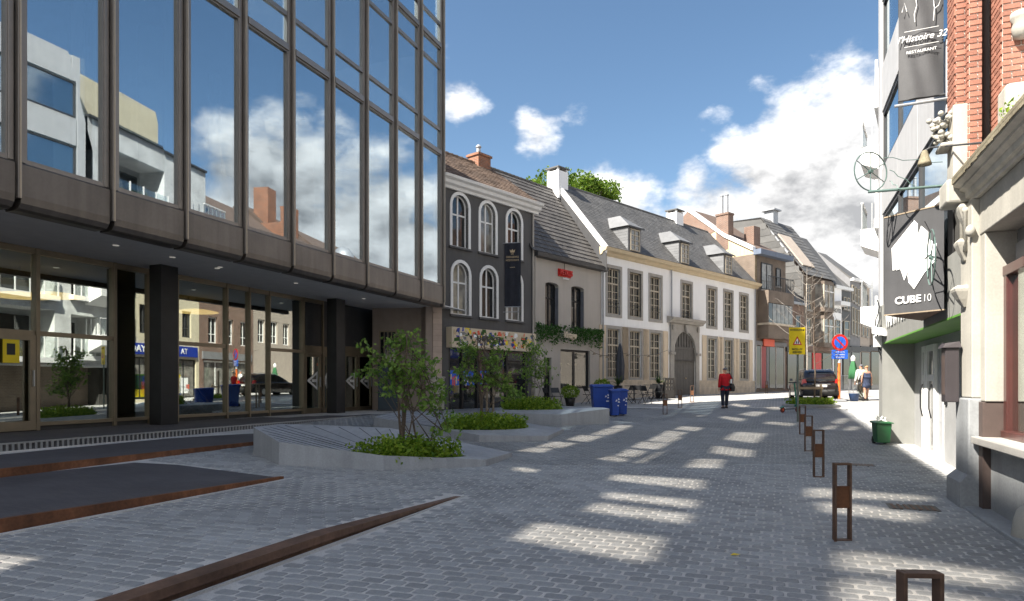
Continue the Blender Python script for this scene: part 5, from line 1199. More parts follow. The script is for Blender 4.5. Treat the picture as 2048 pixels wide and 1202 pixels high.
for py in (57, 88): MB().box(-bl+.07, -.07, -.062, -.058, P(0, py, 10.4)[2]-.003, P(0, py, 10.4)[2]+.003).build('rule_line', white, bo)
for pts in ([(1830, -10), (1833, 12), (1828, 28), (1829, 44)], [(1858, -10), (1866, 8), (1868, 24), (1866, 48)], [(1868, 25), (1876, 20), (1880, 8)], [(1803, 20), (1808, 2), (1813, 20)]):
    MB().tube([(-bl+(px-1797)/90*bl, -.064, P(0, py, 10.45)[2]) for px, py in pts], .006, 5).build('sketch_line', white, bo)
# ---- iron wheels, bell lamp
def wheel(t, r, n=6):
    m = MB(); m.tube([(r*math.cos(2*math.pi*i/32), 0, r*math.sin(2*math.pi*i/32)) for i in range(33)], .010, 6, False); m.build('rim', teal, t)
    for i in range(n): MB().tube([(0, 0, 0), (r*math.cos(2*math.pi*(i+.5)/n), 0, r*math.sin(2*math.pi*(i+.5)/n))], .007, 5).build('spoke', teal, t)
    MB().lathe([(.03, -.03), (.03, .03)], 8, (0, 0, 0), 'y').build('hub', teal, t)
wx = P(1741, 343, 10.6); w1 = thing('iron_wheel', 'spoked iron wheel ornament on a long green arm above the street', 'wheel ornament', wx, .25, 'iron wheel ornaments'); wheel(w1, .30)
pend = P(1884, 372, 10.25); d0 = Vector(P(1736, 384, 10.6))-Vector(wx); d1 = Vector(pend)-Vector(wx)
def loc(v, rz): c, s = math.cos(-rz), math.sin(-rz); return (v.x*c-v.y*s, v.x*s+v.y*c, v.z)
MB().tube([loc(d0, .25), loc(d1, .25)], .022, 8).build('arm', teal, w1)
for pa, pb in (((1766, 316), (1885, 324)), ((1779, 340), (1830, 372)), ((1779, 362), (1800, 378))):
    a, b = Vector(P(*pa, 10.55))-Vector(wx), Vector(P(*pb, 10.35))-Vector(wx); MB().tube([loc(a.lerp(b, t/6)+Vector((0, 0, .02*math.sin(t*2.1))), .25) for t in range(7)], .006, 5).build('tendril', teal, w1)
wx2 = P(1862, 515, 9.95); w2 = thing('iron_wheel', 'spoked iron wheel seen almost edge on in front of the cube sign', 'wheel ornament', wx2, 1.42-.62, 'iron wheel ornaments'); wheel(w2, .40); w2.rotation_euler = (0, rad(12), .60+.55)
a = Vector(P(1900, 482, 9.9))-Vector(wx2)
MB().tube([(0, 0, .05), (.25, .05, .08)], .010, 6).build('stay', blackm, w2); MB().tube([(0, 0, .39), (.12, .05, .62)], .008, 6).build('stay', blackm, w2)
bp_ = P(1849, 318, 10.0); be = Vector(P(1978, 284, 8.7))-Vector(bp_)
bl_ = thing('bell_lamp', 'weathered bell shaped spotlight on a rod from the gutter', 'lamp', bp_, 0)
MB().lathe([(.095, -.09), (.085, -.05), (.06, .03), (.045, .09), (.03, .12), (.01, .13)], 16).build('bell', mossst, bl_, smooth=True); MB().tube([(0, 0, .12), (.06, -.05, .15), tuple(be)], .013, 8).build('rod', anthr, bl_)
# cable clutter and boxes on the far pier
for i in range(4):
    px, py = (1757, 645-8*i); a = Vector(P(1752+2*i, 600+25*i, 16.6)); 
    t = MB().tube([a+Vector((.05*math.sin(k*1.3+i), -.05, -.16*k)) for k in range(5)], .015, 5).build('cable', blackm); tag(t, ['looped black cable topmost on the corner of the panelled block', 'looped black cable second from the top on the corner of the panelled block', 'looped black cable third from the top on the corner of the panelled block', 'looped black cable lowest on the corner of the panelled block'][i], 'cable', 'cables on the panelled block')
jx = P(1756, 682, 16.55); jb = MB().box(-.09, .09, -.06, .06, -.15, .12).build('junction_box', whitet, bevel=.01); jb.location = jx; tag(jb, 'white junction box on the corner of the panelled block', 'junction box')
fb = P(1766, 666, 16.2); fbx = MB().loft([[(-.12, -.3, -.1), (.12, -.3, -.1), (.12, .3, .0), (-.12, .3, .0)], [(-.12, -.3, .0), (.12, -.3, .0), (.12, .3, .16), (-.12, .3, .16)]]).build('rolled_awning', whitet, bevel=.02); fbx.location = fb; tag(fbx, 'white rolled awning box at the corner of the panelled block', 'awning')

# ================================================================== RIGHT SIDE beyond (mostly seen reflected in the glass building)
e = Vector((.527, .85)); st = Vector((9.42, 17.35))
def seg(l0, l1): p_ = st+e*l1; return Fr(p_.x, p_.y, -e.x, -e.y), l1-l0     # u from far end to near end
F3, n3 = seg(0, 7.5)
r3 = F3.thing('white_balcony_block', 'white brick apartment block with balconies beyond the panelled block', 'building')
lg = [(3.4, 6.6, 6.0, 8.6), (3.4, 6.6, 9.2, 11.4), (.6, 2.4, 6.2, 8.4), (3.4, 6.6, 2.9, 5.3), (.6, 2.4, 3.1, 5.2)]
wall(MB(), 0, n3, 2.6, 12.4, lg, 1.3).build('wall', brickW, r3)
MB().box(0, n3, 1.3, 7, 2.6, 12.4).build('block_core', intw, r3); MB().box(2.8, n3, .8, 7, 12.4, 14.4).build('penthouse', creamr, r3); MB().box(0, n3, -.1, 1.4, 12.4, 12.5).build('coping', anthr, r3)
MB().box(0, n3, 1.2, 1.4, 0, 2.6).build('ground_wall', brickA, r3); MB().box(n3-.3, n3, 0, 1.2, 0, 2.6).build('ground_pier', brickB, r3); MB().box(0, n3, -.05, 1.2, 2.5, 2.6).build('ground_soffit', soffit, r3)
for a, b, c, d in lg:
    MB().box(a-.1, b+.1, -.25, .05, c-.25, c).build('balcony_slab', whitet, r3)
    g_ = MB().box(a, b, -.2, -.18, c, c+1.0).build('balcony_glass', clr, r3)
    for k in range(5): MB().box(a+(b-a)*k/4-.02, a+(b-a)*k/4+.02, -.23, -.17, c, c+1.05).build('balcony_post', whitet, r3)
    MB().box(a+.3, b-.3, 1.2, 1.28, c+.1, d-.3).build('glazed_door', paneg, r3)
bsp = [(9.0, 1.25), (6.25, 1.25), (3.65, 1.25)]
for i, (z, hgt) in enumerate(bsp):
    a, b = -.2, 1.5
    bsl = MB(); bsl.loft([[(a, -1.0, z), (b, -1.0, z), (b, 0, z-.45), (a, 0, z-.45)], [(a, -1.0, z+.55), (b, -1.0, z+.55), (b, 0, z+.55), (a, 0, z+.55)]]); bo_ = bsl.build('balcony', whitet, r3)
    for k in range(6): MB().box(a+(b-a)*k/5-.02, a+(b-a)*k/5+.02, -.98, -.94, z+.55, z+1.4).build('balcony_post', steel, bo_)
    for k in range(4): MB().box(b-.04, b, -.98+.3*k, -.94+.3*k, z+.55, z+1.4).build('balcony_post', steel, bo_)
    MB().box(a, b, -.97, -.95, z+.6, z+1.36).build('balcony_glass', clr, bo_); MB().box(a-.02, b+.02, -1.0, -.92, z+1.4, z+1.44).build('hand_rail', whitet, bo_)
F4, n4 = seg(7.5, 15.5)
r4 = F4.thing('cream_shop_house', 'cream rendered shop house with a long blue sign on the right side', 'house')
ow = [(.8+i*1.9, 1.7+i*1.9, 4.6, 6.3) for i in range(4)]+[(.8+i*1.9, 1.7+i*1.9, 7.6, 9.1) for i in range(4)]
wall(MB(), 0, n4, .3, 10.2, ow+[(.3, 3.6, .7, 3.2), (4.2, 7.6, .7, 3.2)], .25).build('wall', creamr, r4)
MB().box(0, n4, .5, 6, .3, 10.2).build('house_core', intd, r4)
for w in ow: window(r4, *w, .12, anthr, paneg, .08, 2, (1, 2), 0, .04)
for w in ((.3, 3.6, .7, 3.2), (4.2, 7.6, .7, 3.2)):
    o = window(r4, *w, .1, blackm, panec, .1, 3, (1,), 0, .06, name='shop_window')
    for k in range(12): MB().box(w[0]+.2+R.random()*2.6, w[0]+.5+R.random()*2.9, .13, .14, .8+R.random()*.8, 1.2+R.random()*1.0).build('display_print', R.choice([blued, redo, yellow, white, leafC]), o)
sgn = MB().box(.3, 7.6, -.12, 0, 3.35, 4.0).build('shop_sign', blued, r4); text('YE\u00b7YAO S', 'lettering', sgn, white, .55, (5.6, -.13, 3.67), (rad(90), 0, 0), .01, 0, 'CENTER', 1.1, .01); text('TA \u00b7 L', 'lettering', sgn, white, .5, (2.0, -.13, 3.67), (rad(90), 0, 0), .01)
MB().box(7.65, n4, -.1, 0, 3.2, 4.1).build('white_sign', whitet, r4)
MB().loft([[(0, -.3, 10.2), (0, 3, 12.6), (0, 6, 10.2)], [(n4, -.3, 10.2), (n4, 3, 12.6), (n4, 6, 10.2)]]).build('roof', redtile, r4)
F5, n5 = seg(15.5, 22)
r5 = F5.thing('gabled_brick_house', 'red brown gabled brick house with tall chimneys on the right side', 'house')
ow = [(.7+i*1.9, 1.7+i*1.9, 4.4, 6.2) for i in range(3)]+[(.7+i*1.9, 1.7+i*1.9, 7.2, 8.8) for i in range(3)]
wall(MB(), 0, n5, .3, 9.8, ow+[(.5, 6, .8, 3.2)], .25).build('wall', brickB, r5); MB().box(0, n5, .5, 6, .3, 9.8).build('house_core', intd, r5)
for w in ow: window(r5, *w, .12, whitet, paneg, .08, 2, (1, 2), 0, .04)
window(r5, .5, 6, .8, 3.2, .1, whitet, panec, .1, 4, (1,), 0, .06, name='shop_window'); MB().box(.3, 6.2, -.1, 0, 3.3, 3.8).build('shop_sign', greyfac, r5)
MB().loft([[(0, -.3, 9.8), (0, 3, 13), (0, 6, 9.8)], [(n5, -.3, 9.8), (n5, 3, 13), (n5, 6, 9.8)]]).build('roof', redtile, r5)
MB().box(n5-.5, n5+.02, -.02, 6, 9, 11.8).face([(n5-.5, 11.8), (n5+.02, 11.8), (n5+.02, 12.8), (n5-.3, 12.3)], -.02, .5).build('party_wall', brickO, r5)
MB().box(n5-1.4, n5-.4, 1.6, 2.6, 11, 14.2).build('chimney', brickO, r5); MB().box(1.2, 2.1, 1.8, 2.7, 11, 13.9).build('chimney', brickO, r5)
F6, n6 = seg(22, 32)
r6 = F6.thing('grey_stone_house', 'grey stone fronted house with a dome dormer farthest on the right side', 'house')
ow = [(.8+i*1.9, 1.8+i*1.9, 4.8, 6.6) for i in range(5)]+[(.8+i*1.9, 1.8+i*1.9, 7.6, 9.2) for i in range(5)]
wall(MB(), 0, n6, .4, 10.4, ow, .25).build('wall', beigefac, r6); MB().box(0, n6, .5, 6, .4, 10.4).build('house_core', intd, r6)
for w in ow: window(r6, *w, .12, whitet, paneg, .08, 2, (1, 2), 0, .04)
MB().loft([[(0, -.3, 10.4), (0, 3, 13), (0, 6, 10.4)], [(n6, -.3, 10.4), (n6, 3, 13), (n6, 6, 10.4)]]).build('roof', redtile, r6)
MB().lathe([(.9, 0), (.9, .6), (.8, 1.1), (.5, 1.5), (.05, 1.7)], 16, (6.5, .8, 10.5)).build('dome', lead, r6, smooth=True)
# ================================================================== PLANTERS
def planter(label, front, back, hole, hz, lab2, grooves):
    """front: (px, py_bottom, py_top); back: (px, py_top, Y); hole: (px, py, rx, ry) of the bed"""
    V = []
    for px, pb, pt in front:
        X, Y, z = G(px, pb); V.append((X, Y, CH+(768-pt)/1365*Y))
    for px, pt, Y in back:
        X, Y, z = P(px, pt, Y); V.append((X, Y, z))
    hx, hy, hzz = P(hole[0], hole[1], hole[2]); rx, ry = hole[3], hole[4]
    t = thing('concrete_planter', label, 'planter', (hx, hy, ground(hx, hy)), 0, 'faceted concrete planters'); g0 = ground(hx, hy)
    V = [(x-hx, y-hy, z-g0) for x, y, z in V]
    # resample the outline at even angles round the bed
    def at(a):
        dx, dy = math.cos(a), math.sin(a); best = None
        for i in range(len(V)):
            p, q_ = V[i], V[(i+1) % len(V)]; ex, ey = q_[0]-p[0], q_[1]-p[1]; den = dx*ey-dy*ex
            if abs(den) < 1e-9: continue
            t_ = (p[0]*ey-p[1]*ex)/den; s_ = (p[0]*dy-p[1]*dx)/den
            if t_ > 0 and -1e-6 <= s_ <= 1+1e-6 and (best is None or t_ > best[0]): best = (t_, p[2]+(q_[2]-p[2])*s_)
        return (dx*best[0], dy*best[0], best[1])
    angs = sorted([2*math.pi*i/40 for i in range(40)]+[math.atan2(v[1], v[0]) % (2*math.pi) for v in V])
    O = [at(a) for a in angs]
    for i, a in enumerate(angs):
        for v in V:
            if abs((math.atan2(v[1], v[0]) % (2*math.pi))-a) < 1e-9: O[i] = v
    ro = hole[5] if len(hole) > 5 else 0
    def el(a):
        b_ = a-ro; r_ = rx*ry/math.hypot(ry*math.cos(b_), rx*math.sin(b_)); q_ = at(a % (2*math.pi)); r_ = min(r_, .84*math.hypot(q_[0], q_[1])); return (r_*math.cos(a), r_*math.sin(a), hz)
    I = [el(a) for a in angs]; n = len(O); m = MB()
    for i in range(n):
        j = (i+1) % n; a, b, c, d = O[i], O[j], I[j], I[i]
        m.poly(a, b, c, d); m.poly((a[0], a[1], -.3), (b[0], b[1], -.3), b, a); m.poly(d, c, (c[0], c[1], hz-.15), (d[0], d[1], hz-.15))
    m.build('shell', concrete, t)
    MB().poly(*[(x*1.01, y*1.01, hz-.06) for x, y, z in I]).build('soil', soil, t)
    gm = MB(); a0, a1, k = grooves
    for i in range(k):
        a = a0+(a1-a0)*i/(k-1); o = at(a % (2*math.pi)); w = .005
        f = lambda s_: Vector(el(a)).lerp(Vector(o), s_)
        p0, p1 = f(.06), f(.95); sd = Vector((-math.sin(a), math.cos(a), 0))*w
        gm.loft([[p0-sd-Vector((0,0,.004)), p0+sd-Vector((0,0,.004)), p0+sd+Vector((0,0,.0035)), p0-sd+Vector((0,0,.0035))], [p1-sd*1.6-Vector((0,0,.004)), p1+sd*1.6-Vector((0,0,.004)), p1+sd*1.6+Vector((0,0,.0035)), p1-sd*1.6+Vector((0,0,.0035))]])
    gm.build('seat_grooves', groove, t)
    # ground cover
    gc = MB(); nst = int(480*rx*ry/.5)
    for i in range(nst):
        rr = math.sqrt(R.random())*.98; a = R.random()*6.283; ex, ey, _ = el(a); x, y = hx+rr*ex, hy+rr*ey; h = R.uniform(.18, .52)*(1-.25*rr)
        z0 = g0+hz-.06
        for k_ in range(7): leaves(gc, (x, y, z0+h*(k_+1)/7), 1, (.045, .045, .02), .085)
    go = gc.build('groundcover', leafB); tag(go, lab2, 'groundcover', kind='stuff')
    return t, (hx, hy, g0+hz)
pl1, b1 = planter('large faceted grey concrete planter nearest the camera', [(507, 908, 854), (558, 931, 884), (768, 942, 911), (972, 934, 919), (1024, 914, 905)], [(780, 856, 14.2), (640, 850, 14.6), (560, 848, 14.6)], (818, 893, 12.15, 1.05, .58, .30), .16, 'bright green leafy groundcover in the nearest concrete planter', (1.8, 3.6, 17))
pl2, b2 = planter('grey faceted concrete planter in the middle of the three', [(747, 853, 834), (958, 885, 870), (1095, 883, 872), (1127, 865, 858)], [(1005, 838, 22.0), (905, 826, 22.3), (800, 822, 22.0)], (970, 858, 18.2, 1.12, .8, .2), .16, 'bright green leafy groundcover in the middle concrete planter', (1.8, 3.6, 15))
pl3, b3 = planter('pale faceted concrete planter farthest away beside the blue bins', [(985, 846, 825), (1122, 852, 829), (1219, 848, 817)], [(1205, 815, 22.5), (1090, 813, 24.5), (1000, 815, 24.0)], (1062, 824, 22.0, 1.0, .6, .15), .40, 'bright green leafy groundcover in the farthest concrete planter', (.5, 1.2, 5))

# ================================================================== TREES
def tree(name, label, base, stems, crown, nleaf, lsz, lm, bm, tips=26, grp=None, low=.0):
    """crown: list of (centre offset, radius); stems: list of (lean x, lean y, height, radius)"""
    t = thing(name, label, 'tree', base, 0, grp); tr = MB(); lf = MB(); ends = []
    for lx, ly, h, r in stems:
        pts = []; n = 8
        for i in range(n+1):
            s = i/n; pts.append((lx*s**1.3+R.uniform(-.02, .02), ly*s**1.3+R.uniform(-.02, .02), h*s-.1*(1-s)))
        tr.tube(pts, [r*(1-.75*i/n)+.003 for i in range(n+1)], 7)
        ends.append(pts)
    for k in range(tips):
        pts = R.choice(ends); i = R.randint(4, len(pts)-1); p = Vector(pts[i])
        c, cr = R.choice(crown); v = Vector((R.gauss(0, 1), R.gauss(0, 1), R.gauss(0, 1))).normalized()*R.uniform(.35, 1.0)**.6
        tgt = Vector(c)+Vector((v.x*cr[0], v.y*cr[1], v.z*cr[2]))
        if tgt.z < low: tgt.z = low
        mid = p.lerp(tgt, .5)+Vector((R.uniform(-.06, .06), R.uniform(-.06, .06), R.uniform(-.02, .12)))
        bz = [p.lerp(mid, s).lerp(mid.lerp(tgt, s), s) for s in (0, .25, .5, .75, 1)]
        tr.tube(bz, [.011, .009, .007, .005, .003], 5)
        for q_ in bz[2:]:
            tw = q_+Vector((R.gauss(0, .12), R.gauss(0, .12), R.gauss(0, .08))); tr.tube([q_, tw], [.004, .002], 4)
            leaves(lf, tuple(q_.lerp(tw, .6)), int(nleaf/tips/3), (.065, .065, .045), lsz)
        leaves(lf, tuple(tgt), int(nleaf/tips/6), (.12, .12, .08), lsz)
    tr.build('trunk', bm, t, smooth=True); lf.build('crown', lm, t); return t
tx, ty, tz = P(803, 882, b1[1]); tree('young_tree', 'young multi stemmed tree in the nearest planter', (tx, ty, b1[2]-.08),
    [(-.12, .1, 2.25, .026), (.10, .0, 2.3, .030), (.20, .1, 2.0, .024), (.45, -.1, 1.5, .014), (.75, -.05, .55, .011)],
    [((-.35, 0, 2.05), (.42, .35, .22)), ((.30, 0, 1.75), (.42, .4, .35)), ((-.55, .1, 1.55), (.32, .3, .18)), ((.55, 0, 1.25), (.3, .35, .3)), ((.15, .1, 2.1), (.35, .35, .2)), ((.80, -.1, .55), (.14, .2, .14)), ((-.15, 0, 1.45), (.28, .3, .2)), ((.0, 0, 1.9), (.3, .3, .25))], 1250, .095, leafA, bark, 44, 'young trees in the planters', .45)
tx, ty, tz = P(963, 842, b2[1]); tree('young_tree', 'young slender tree in the middle planter', (tx, ty, b2[2]-.08), [(-.12, .1, 2.5, .03), (.1, -.05, 2.55, .032), (.6, .1, 1.5, .016)],
    [((-.35, 0, 2.2), (.5, .4, .28)), ((.45, 0, 1.9), (.5, .4, .35)), ((-.5, 0, 1.6), (.3, .4, .35)), ((.8, 0, 1.1), (.3, .4, .25)), ((.1, 0, 2.4), (.45, .4, .16)), ((.2, 0, 1.4), (.35, .4, .25))], 1350, .10, leafA, bark, 42, 'young trees in the planters', .6)
tx, ty, tz = P(1064, 812, b3[1]); tree('young_tree', 'thin pale barked young tree in the farthest planter', (tx, ty, b3[2]-.08), [(.0, .1, 2.5, .04), (.2, -.05, 1.8, .014), (.5, 0, 1.2, .012)],
    [((.1, 0, 1.6), (.5, .5, .55)), ((.45, 0, 1.25), (.35, .4, .4)), ((-.25, 0, 1.3), (.3, .4, .4)), ((.2, 0, 2.1), (.4, .4, .25))], 800, .09, leafA, birch, 30, 'young trees in the planters', .5)
# large tree behind the roofs
def big(name, label, base, h, blobs, n, lsz, lm):
    t = thing(name, label, 'tree', base); tr = MB(); tr.tube([(0, 0, -.5), (.1, 0, h*.35), (0, .2, h*.6), (0, 0, h*.85)], [.45, .36, .25, .08], 10)
    lf = MB()
    for c, r in blobs:
        tr.tube([(0, 0, h*.4), (c[0]*.5, c[1]*.5, (h*.4+c[2])/2+.3), c], [.16, .1, .04], 6)
        for i in range(int(n*r*r)):
            v = Vector((R.gauss(0, 1), R.gauss(0, 1), R.gauss(0, 1))).normalized()*r*R.uniform(.72, 1.05)
            leaves(lf, (c[0]+v.x, c[1]+v.y, c[2]+v.z*.85), 3, (.12, .12, .1), lsz)
    tr.build('trunk', bark, t, smooth=True); lf.build('crown', lm, t); return t
bx_, by_, bz_ = P(1150, 372, 55)
big('plane_tree', 'large bright green tree rising behind the white house roof', (bx_, by_, 1), bz_, [((R.uniform(-3.6, 3.0), R.uniform(-1.5, 1.5), bz_-2.0+R.uniform(-1.2, .9)), R.uniform(.65, 1.15)) for i in range(22)]+[((-3.4, 0, bz_-1.1), .9), ((-2.2, 0, bz_-.4), .9), ((.4, 0, bz_-.6), .9), ((2.2, 0, bz_-1.4), .9), ((3.0, 0, bz_-2.2), .7), ((-.9, 0, bz_-.4), .9), ((1.2, 0, bz_-.9), .8)], 150, .26, leafD)

# ================================================================== BOLLARDS
def bollard(px, pb, label, hidden=None, xy=None, turn=.0):
    X, Y, z = G(px, pb) if xy is None else (*xy, ground(*xy))
    t = thing('steel_bollard', label, 'bollard', (X, Y, z), turn, 'rusty steel frame bollards')
    w, d, h, s = .085, .035, .79, .0095
    fm = MB(); fm.box(-w, -w+2*s, -d, d, 0, h); fm.box(w-2*s, w, -d, d, 0, h); fm.box(-w+2*s, w-2*s, -d, d, h-.022, h); fm.box(-w+2*s, w-2*s, -d, d, 0, .022)
    fm.build('frame', cortend, t, bevel=.004); MB().box(-w+2*s, w-2*s, -d*.55, d*.55, .335, .555).build('plate', corten, t); MB().box(-w-.02, w+.02, -d-.02, d+.02, -.02, .006).build('foot_plate', cortend, t)
bollard(0, 0, 'rusty frame bollard cut off by the bottom edge of the picture', xy=((1848-1024)/1365*2.92, 2.95), turn=-.06)
for px, pb, lb in ((1684, 1082, 'nearest complete rusty frame bollard in front of the brick shop'), (1637, 955, 'rusty frame bollard second beyond the foreground one in the right row'), (1617, 903, 'rusty frame bollard third of the complete ones in the right row'), (1605, 869, 'rusty frame bollard last of the right row beside the yellow sign pole'),
                   (1330, 829, 'rusty bollard nearest the blue bins in front of the white house'), (1360, 816, 'rusty bollard midway between blue bins and the arched gate'), (1384, 804, 'rusty bollard standing closest to the arched gate'), (1533, 786, 'rusty bollard in front of the red shop far down the street')):
    bollard(px, pb, lb, turn=R.uniform(-.08, .08)-.05)
# ================================================================== BINS
def bin_(name, label, px, pb, w, d, h, m_, wheels=True, rz=0, lid=True, grp=None, mark=True):
    X, Y, z = G(px, pb); t = thing(name, label, 'bin', (X, Y, z), rz, grp)
    b = MB(); b.loft([[(-w*.42, -d*.40, .05), (w*.42, -d*.40, .05), (w*.42, d*.40, .05), (-w*.42, d*.40, .05)], [(-w/2, -d/2, h*.9), (w/2, -d/2, h*.9), (w/2, d/2, h*.9), (-w/2, d/2, h*.9)]]); b.build('body', m_, t, bevel=.02)
    if lid: MB().loft([[(-w/2-.03, -d/2-.04, h*.9), (w/2+.03, -d/2-.04, h*.9), (w/2+.03, d/2+.03, h*.9), (-w/2-.03, d/2+.03, h*.9)], [(-w/2-.03, -d/2-.04, h*.935), (w/2+.03, -d/2-.04, h*.935), (w/2+.03, d/2+.03, h*.97), (-w/2-.03, d/2+.03, h*.97)], [(-w/2+.05, -d/2+.05, h*.98), (w/2-.05, -d/2+.05, h*.98), (w/2-.05, d/2-.03, h), (-w/2+.05, d/2-.03, h)]]).build('lid', m_, t, bevel=.01)
    MB().tube([(-w*.4, d/2+.06, h*.92), (w*.4, d/2+.06, h*.92)], .018, 8).build('handle', m_, t)
    if wheels:
        for s in (-1, 1): MB().lathe([(.09, -.025), (.10, -.01), (.10, .01), (.09, .025)], 14, (s*w*.36, d*.42, .10), 'x').build('wheel', tyre, t)
    if mark:
        mk = MB(); zc = h*.58; yf = -d*.465
        for k in range(3):
            a = 2.094*k+.5; mk.face([(w*.22+.075*math.cos(a), zc+.075*math.sin(a)), (w*.22+.10*math.cos(a+.9), zc+.10*math.sin(a+.9)), (w*.22+.045*math.cos(a+1.2), zc+.045*math.sin(a+1.2)), (w*.22+.03*math.cos(a), zc+.03*math.sin(a))], yf-.022, yf-.01)
        mk.box(w*.16, w*.30, yf-.022, yf-.012, zc-.20, zc-.16); mk.build('recycling_mark', white, t)
    return t
bin_('blue_bin', 'wide blue recycling bin behind the pale planter', 1203, 826, .78, .60, 1.10, bluebin, rz=.05, grp='blue recycling bins')
bin_('blue_bin', 'slim blue wheelie bin in the middle of the three blue bins', 1229, 833, .31, .48, 1.0, bluebin, rz=.1, grp='blue recycling bins')
bin_('blue_bin', 'slim blue wheelie bin rightmost of the three blue bins', 1244, 831, .31, .48, 1.0, bluebin, rz=.1, grp='blue recycling bins')
gbn = bin_('green_bin', 'small green wheelie bin with white rubbish at the grey entrance', 1763, 889, .34, .38, .56, greenbin, rz=-.2, mark=False)
m = MB(); 
for i in range(7): m.tube([(R.uniform(-.12, .12), R.uniform(-.1, .1), .53), (R.uniform(-.14, .16), R.uniform(-.1, .1), .62+R.random()*.06), (R.uniform(-.14, .16), R.uniform(-.1, .1), .57)], .02, 6)
rub = m.build('plastic_rubbish', whitet); rub.location = gbn.location; rub.parent = None; tag(rub, 'crumpled white plastic sticking out of the green bin', 'rubbish')
# ================================================================== CAFE TERRACE
def chair_proto():
    t = thing('folding_chair', 'x', 'chair', group='black folding cafe chairs')
    for s in (-.21, .21):
        MB().tube([(s, -.24, 0), (s, .20, .86)], .012, 6).build('back_leg', chairm, t); MB().tube([(s, .26, 0), (s, -.20, .46)], .012, 6).build('front_leg', chairm, t)
    MB().box(-.21, .21, -.22, .16, .44, .462).build('seat', chairm, t)
    m = MB(); m.loft([[(-.21, .085, .62), (.21, .085, .62), (.21, .105, .62), (-.21, .105, .62)], [(-.21, .185, .85), (.21, .185, .85), (.21, .205, .85), (-.21, .205, .85)]]); m.build('backrest', chairm, t)
    return t
cp0 = chair_proto(); first = True
for px, pb, rz, lb in ((1092, 812, 2.4, 'black folding chair leftmost in front of the taupe house'), (1113, 812, .5, 'black folding chair beside the potted shrub of the taupe house'), (1176, 808, 2.0, 'black folding chair behind the wide blue bin'),
                       (1258, 806, -2.2, 'dark folding chair just right of the blue bins'), (1276, 806, 2.6, 'dark folding chair left of the tilted chairs by the white house'), (1290, 808, 2.2, 'dark tilted folding chair in the middle of the white house terrace'), (1302, 803, -2.6, 'dark folding chair behind the tilted chair on the white house terrace'), (1316, 801, 2.3, 'dark folding chair rightmost on the terrace next to the gate')):
    X, Y, z = G(px, pb)
    if first: cp0.location = (X, Y, z); cp0.rotation_euler = (0, 0, rz); cp0['label'] = lb; first = False
    else: copy_tree(cp0, (X, Y, z), rz, lb)
def cafe_table(px, pb, lb, sq=True):
    X, Y, z = G(px, pb); t = thing('cafe_table', lb, 'table', (X, Y, z), .7, 'dark cafe tables')
    MB().box(-.35, .35, -.35, .35, .71, .74).build('table_top', chairm, t, bevel=.006); MB().lathe([(.03, 0), (.03, .71)], 10).build('stem', chairm, t); MB().box(-.22, .22, -.22, .22, 0, .025).build('foot', chairm, t)
for a in ((1100, 806, 'dark cafe table between the chairs of the taupe house'), (1268, 800, 'dark cafe table left on the white house terrace'), (1306, 797, 'dark cafe table right on the white house terrace')): cafe_table(*a)
def pot(px, pb, label, h, w, kind, m_=blackm, cat='potted plant'):
    X, Y, z = G(px, pb); t = thing('potted_plant', label, cat, (X, Y, z), R.random()*3, 'potted plants on the cafe terrace')
    MB().lathe([(w*.36, 0), (w*.5, h), (w*.47, h), (w*.42, h-.05)], 18).build('pot', m_, t, smooth=True); lf = MB()
    if kind == 'bush':
        for i in range(420):
            v = Vector((R.gauss(0, 1), R.gauss(0, 1), R.gauss(0, 1))).normalized()*R.uniform(.5, 1)**.5; leaves(lf, (v.x*.42, v.y*.42, h+.26+v.z*.32), 2, (.03, .03, .03), .085)
        lf.build('foliage', leafB, t)
    else:
        for i in range(46):
            a = R.random()*6.283; ln = R.uniform(.5, .85); e_ = R.uniform(.2, 1.35); d_ = Vector((math.cos(a)*math.cos(e_), math.sin(a)*math.cos(e_), math.sin(e_))); s_ = Vector((-math.sin(a), math.cos(a), 0))
            p_ = Vector((0, 0, h+.05))
            for k in range(5):
                c0 = p_+d_*ln*k/5+Vector((0, 0, -.22*(k/5)**2)); c1 = p_+d_*ln*(k+1)/5+Vector((0, 0, -.22*((k+1)/5)**2)); w0, w1_ = .035*(1-k/5)+.004, .035*(1-(k+1)/5)+.003
                lf.poly(c0-s_*w0, c0+s_*w0, c1+s_*w1_, c1-s_*w1_)
        lf.build('foliage', palml, t); MB().lathe([(.05, h-.06), (.07, h+.05), (.04, h+.12)], 10).build('stem', bark, t)
pot(1140, 812, 'round leafy shrub in a black pot by the taupe house', .38, .5, 'bush')
pot(1204, 808, 'leafy shrub showing above the wide blue bin', .62, .5, 'bush'); pot(1236, 806, 'spiky yucca rising behind the slim blue bins', .85, .45, 'palm'); pot(1318, 797, 'dark spiky palm in a pot next to the arched gate', .75, .5, 'palm')
pot(1084, 806, 'small pot with leafy plant beside the dark house shopfront', .5, .35, 'bush')
X, Y, z = G(1240, 800); pa = thing('closed_parasol', 'tall closed dark grey parasol on the cafe terrace', 'parasol', (X, Y, z))
m = MB(); m.loft([[(r_*(1+.18*math.cos(5*a))*math.cos(a), r_*(1+.18*math.cos(5*a))*math.sin(a), h_) for a in [6.2832*k/30 for k in range(30)]] for h_, r_ in ((.9, .10), (1.1, .19), (1.8, .21), (2.3, .16), (2.75, .10), (2.95, .02))]); m.build('folded_canopy', mat('slate_parasol_cloth', (.055, .06, .075), .85, var=.15), pa, smooth=True)
MB().lathe([(.025, 0), (.025, 3.0)], 8).build('pole', steel, pa); MB().box(-.3, .3, -.3, .3, 0, .08).build('base', concrete, pa)
X, Y, z = G(1330, 797); mbd = thing('menu_board', 'dark low wooden screen with cut out pattern beside the gate', 'screen', (X, Y, z), .6)
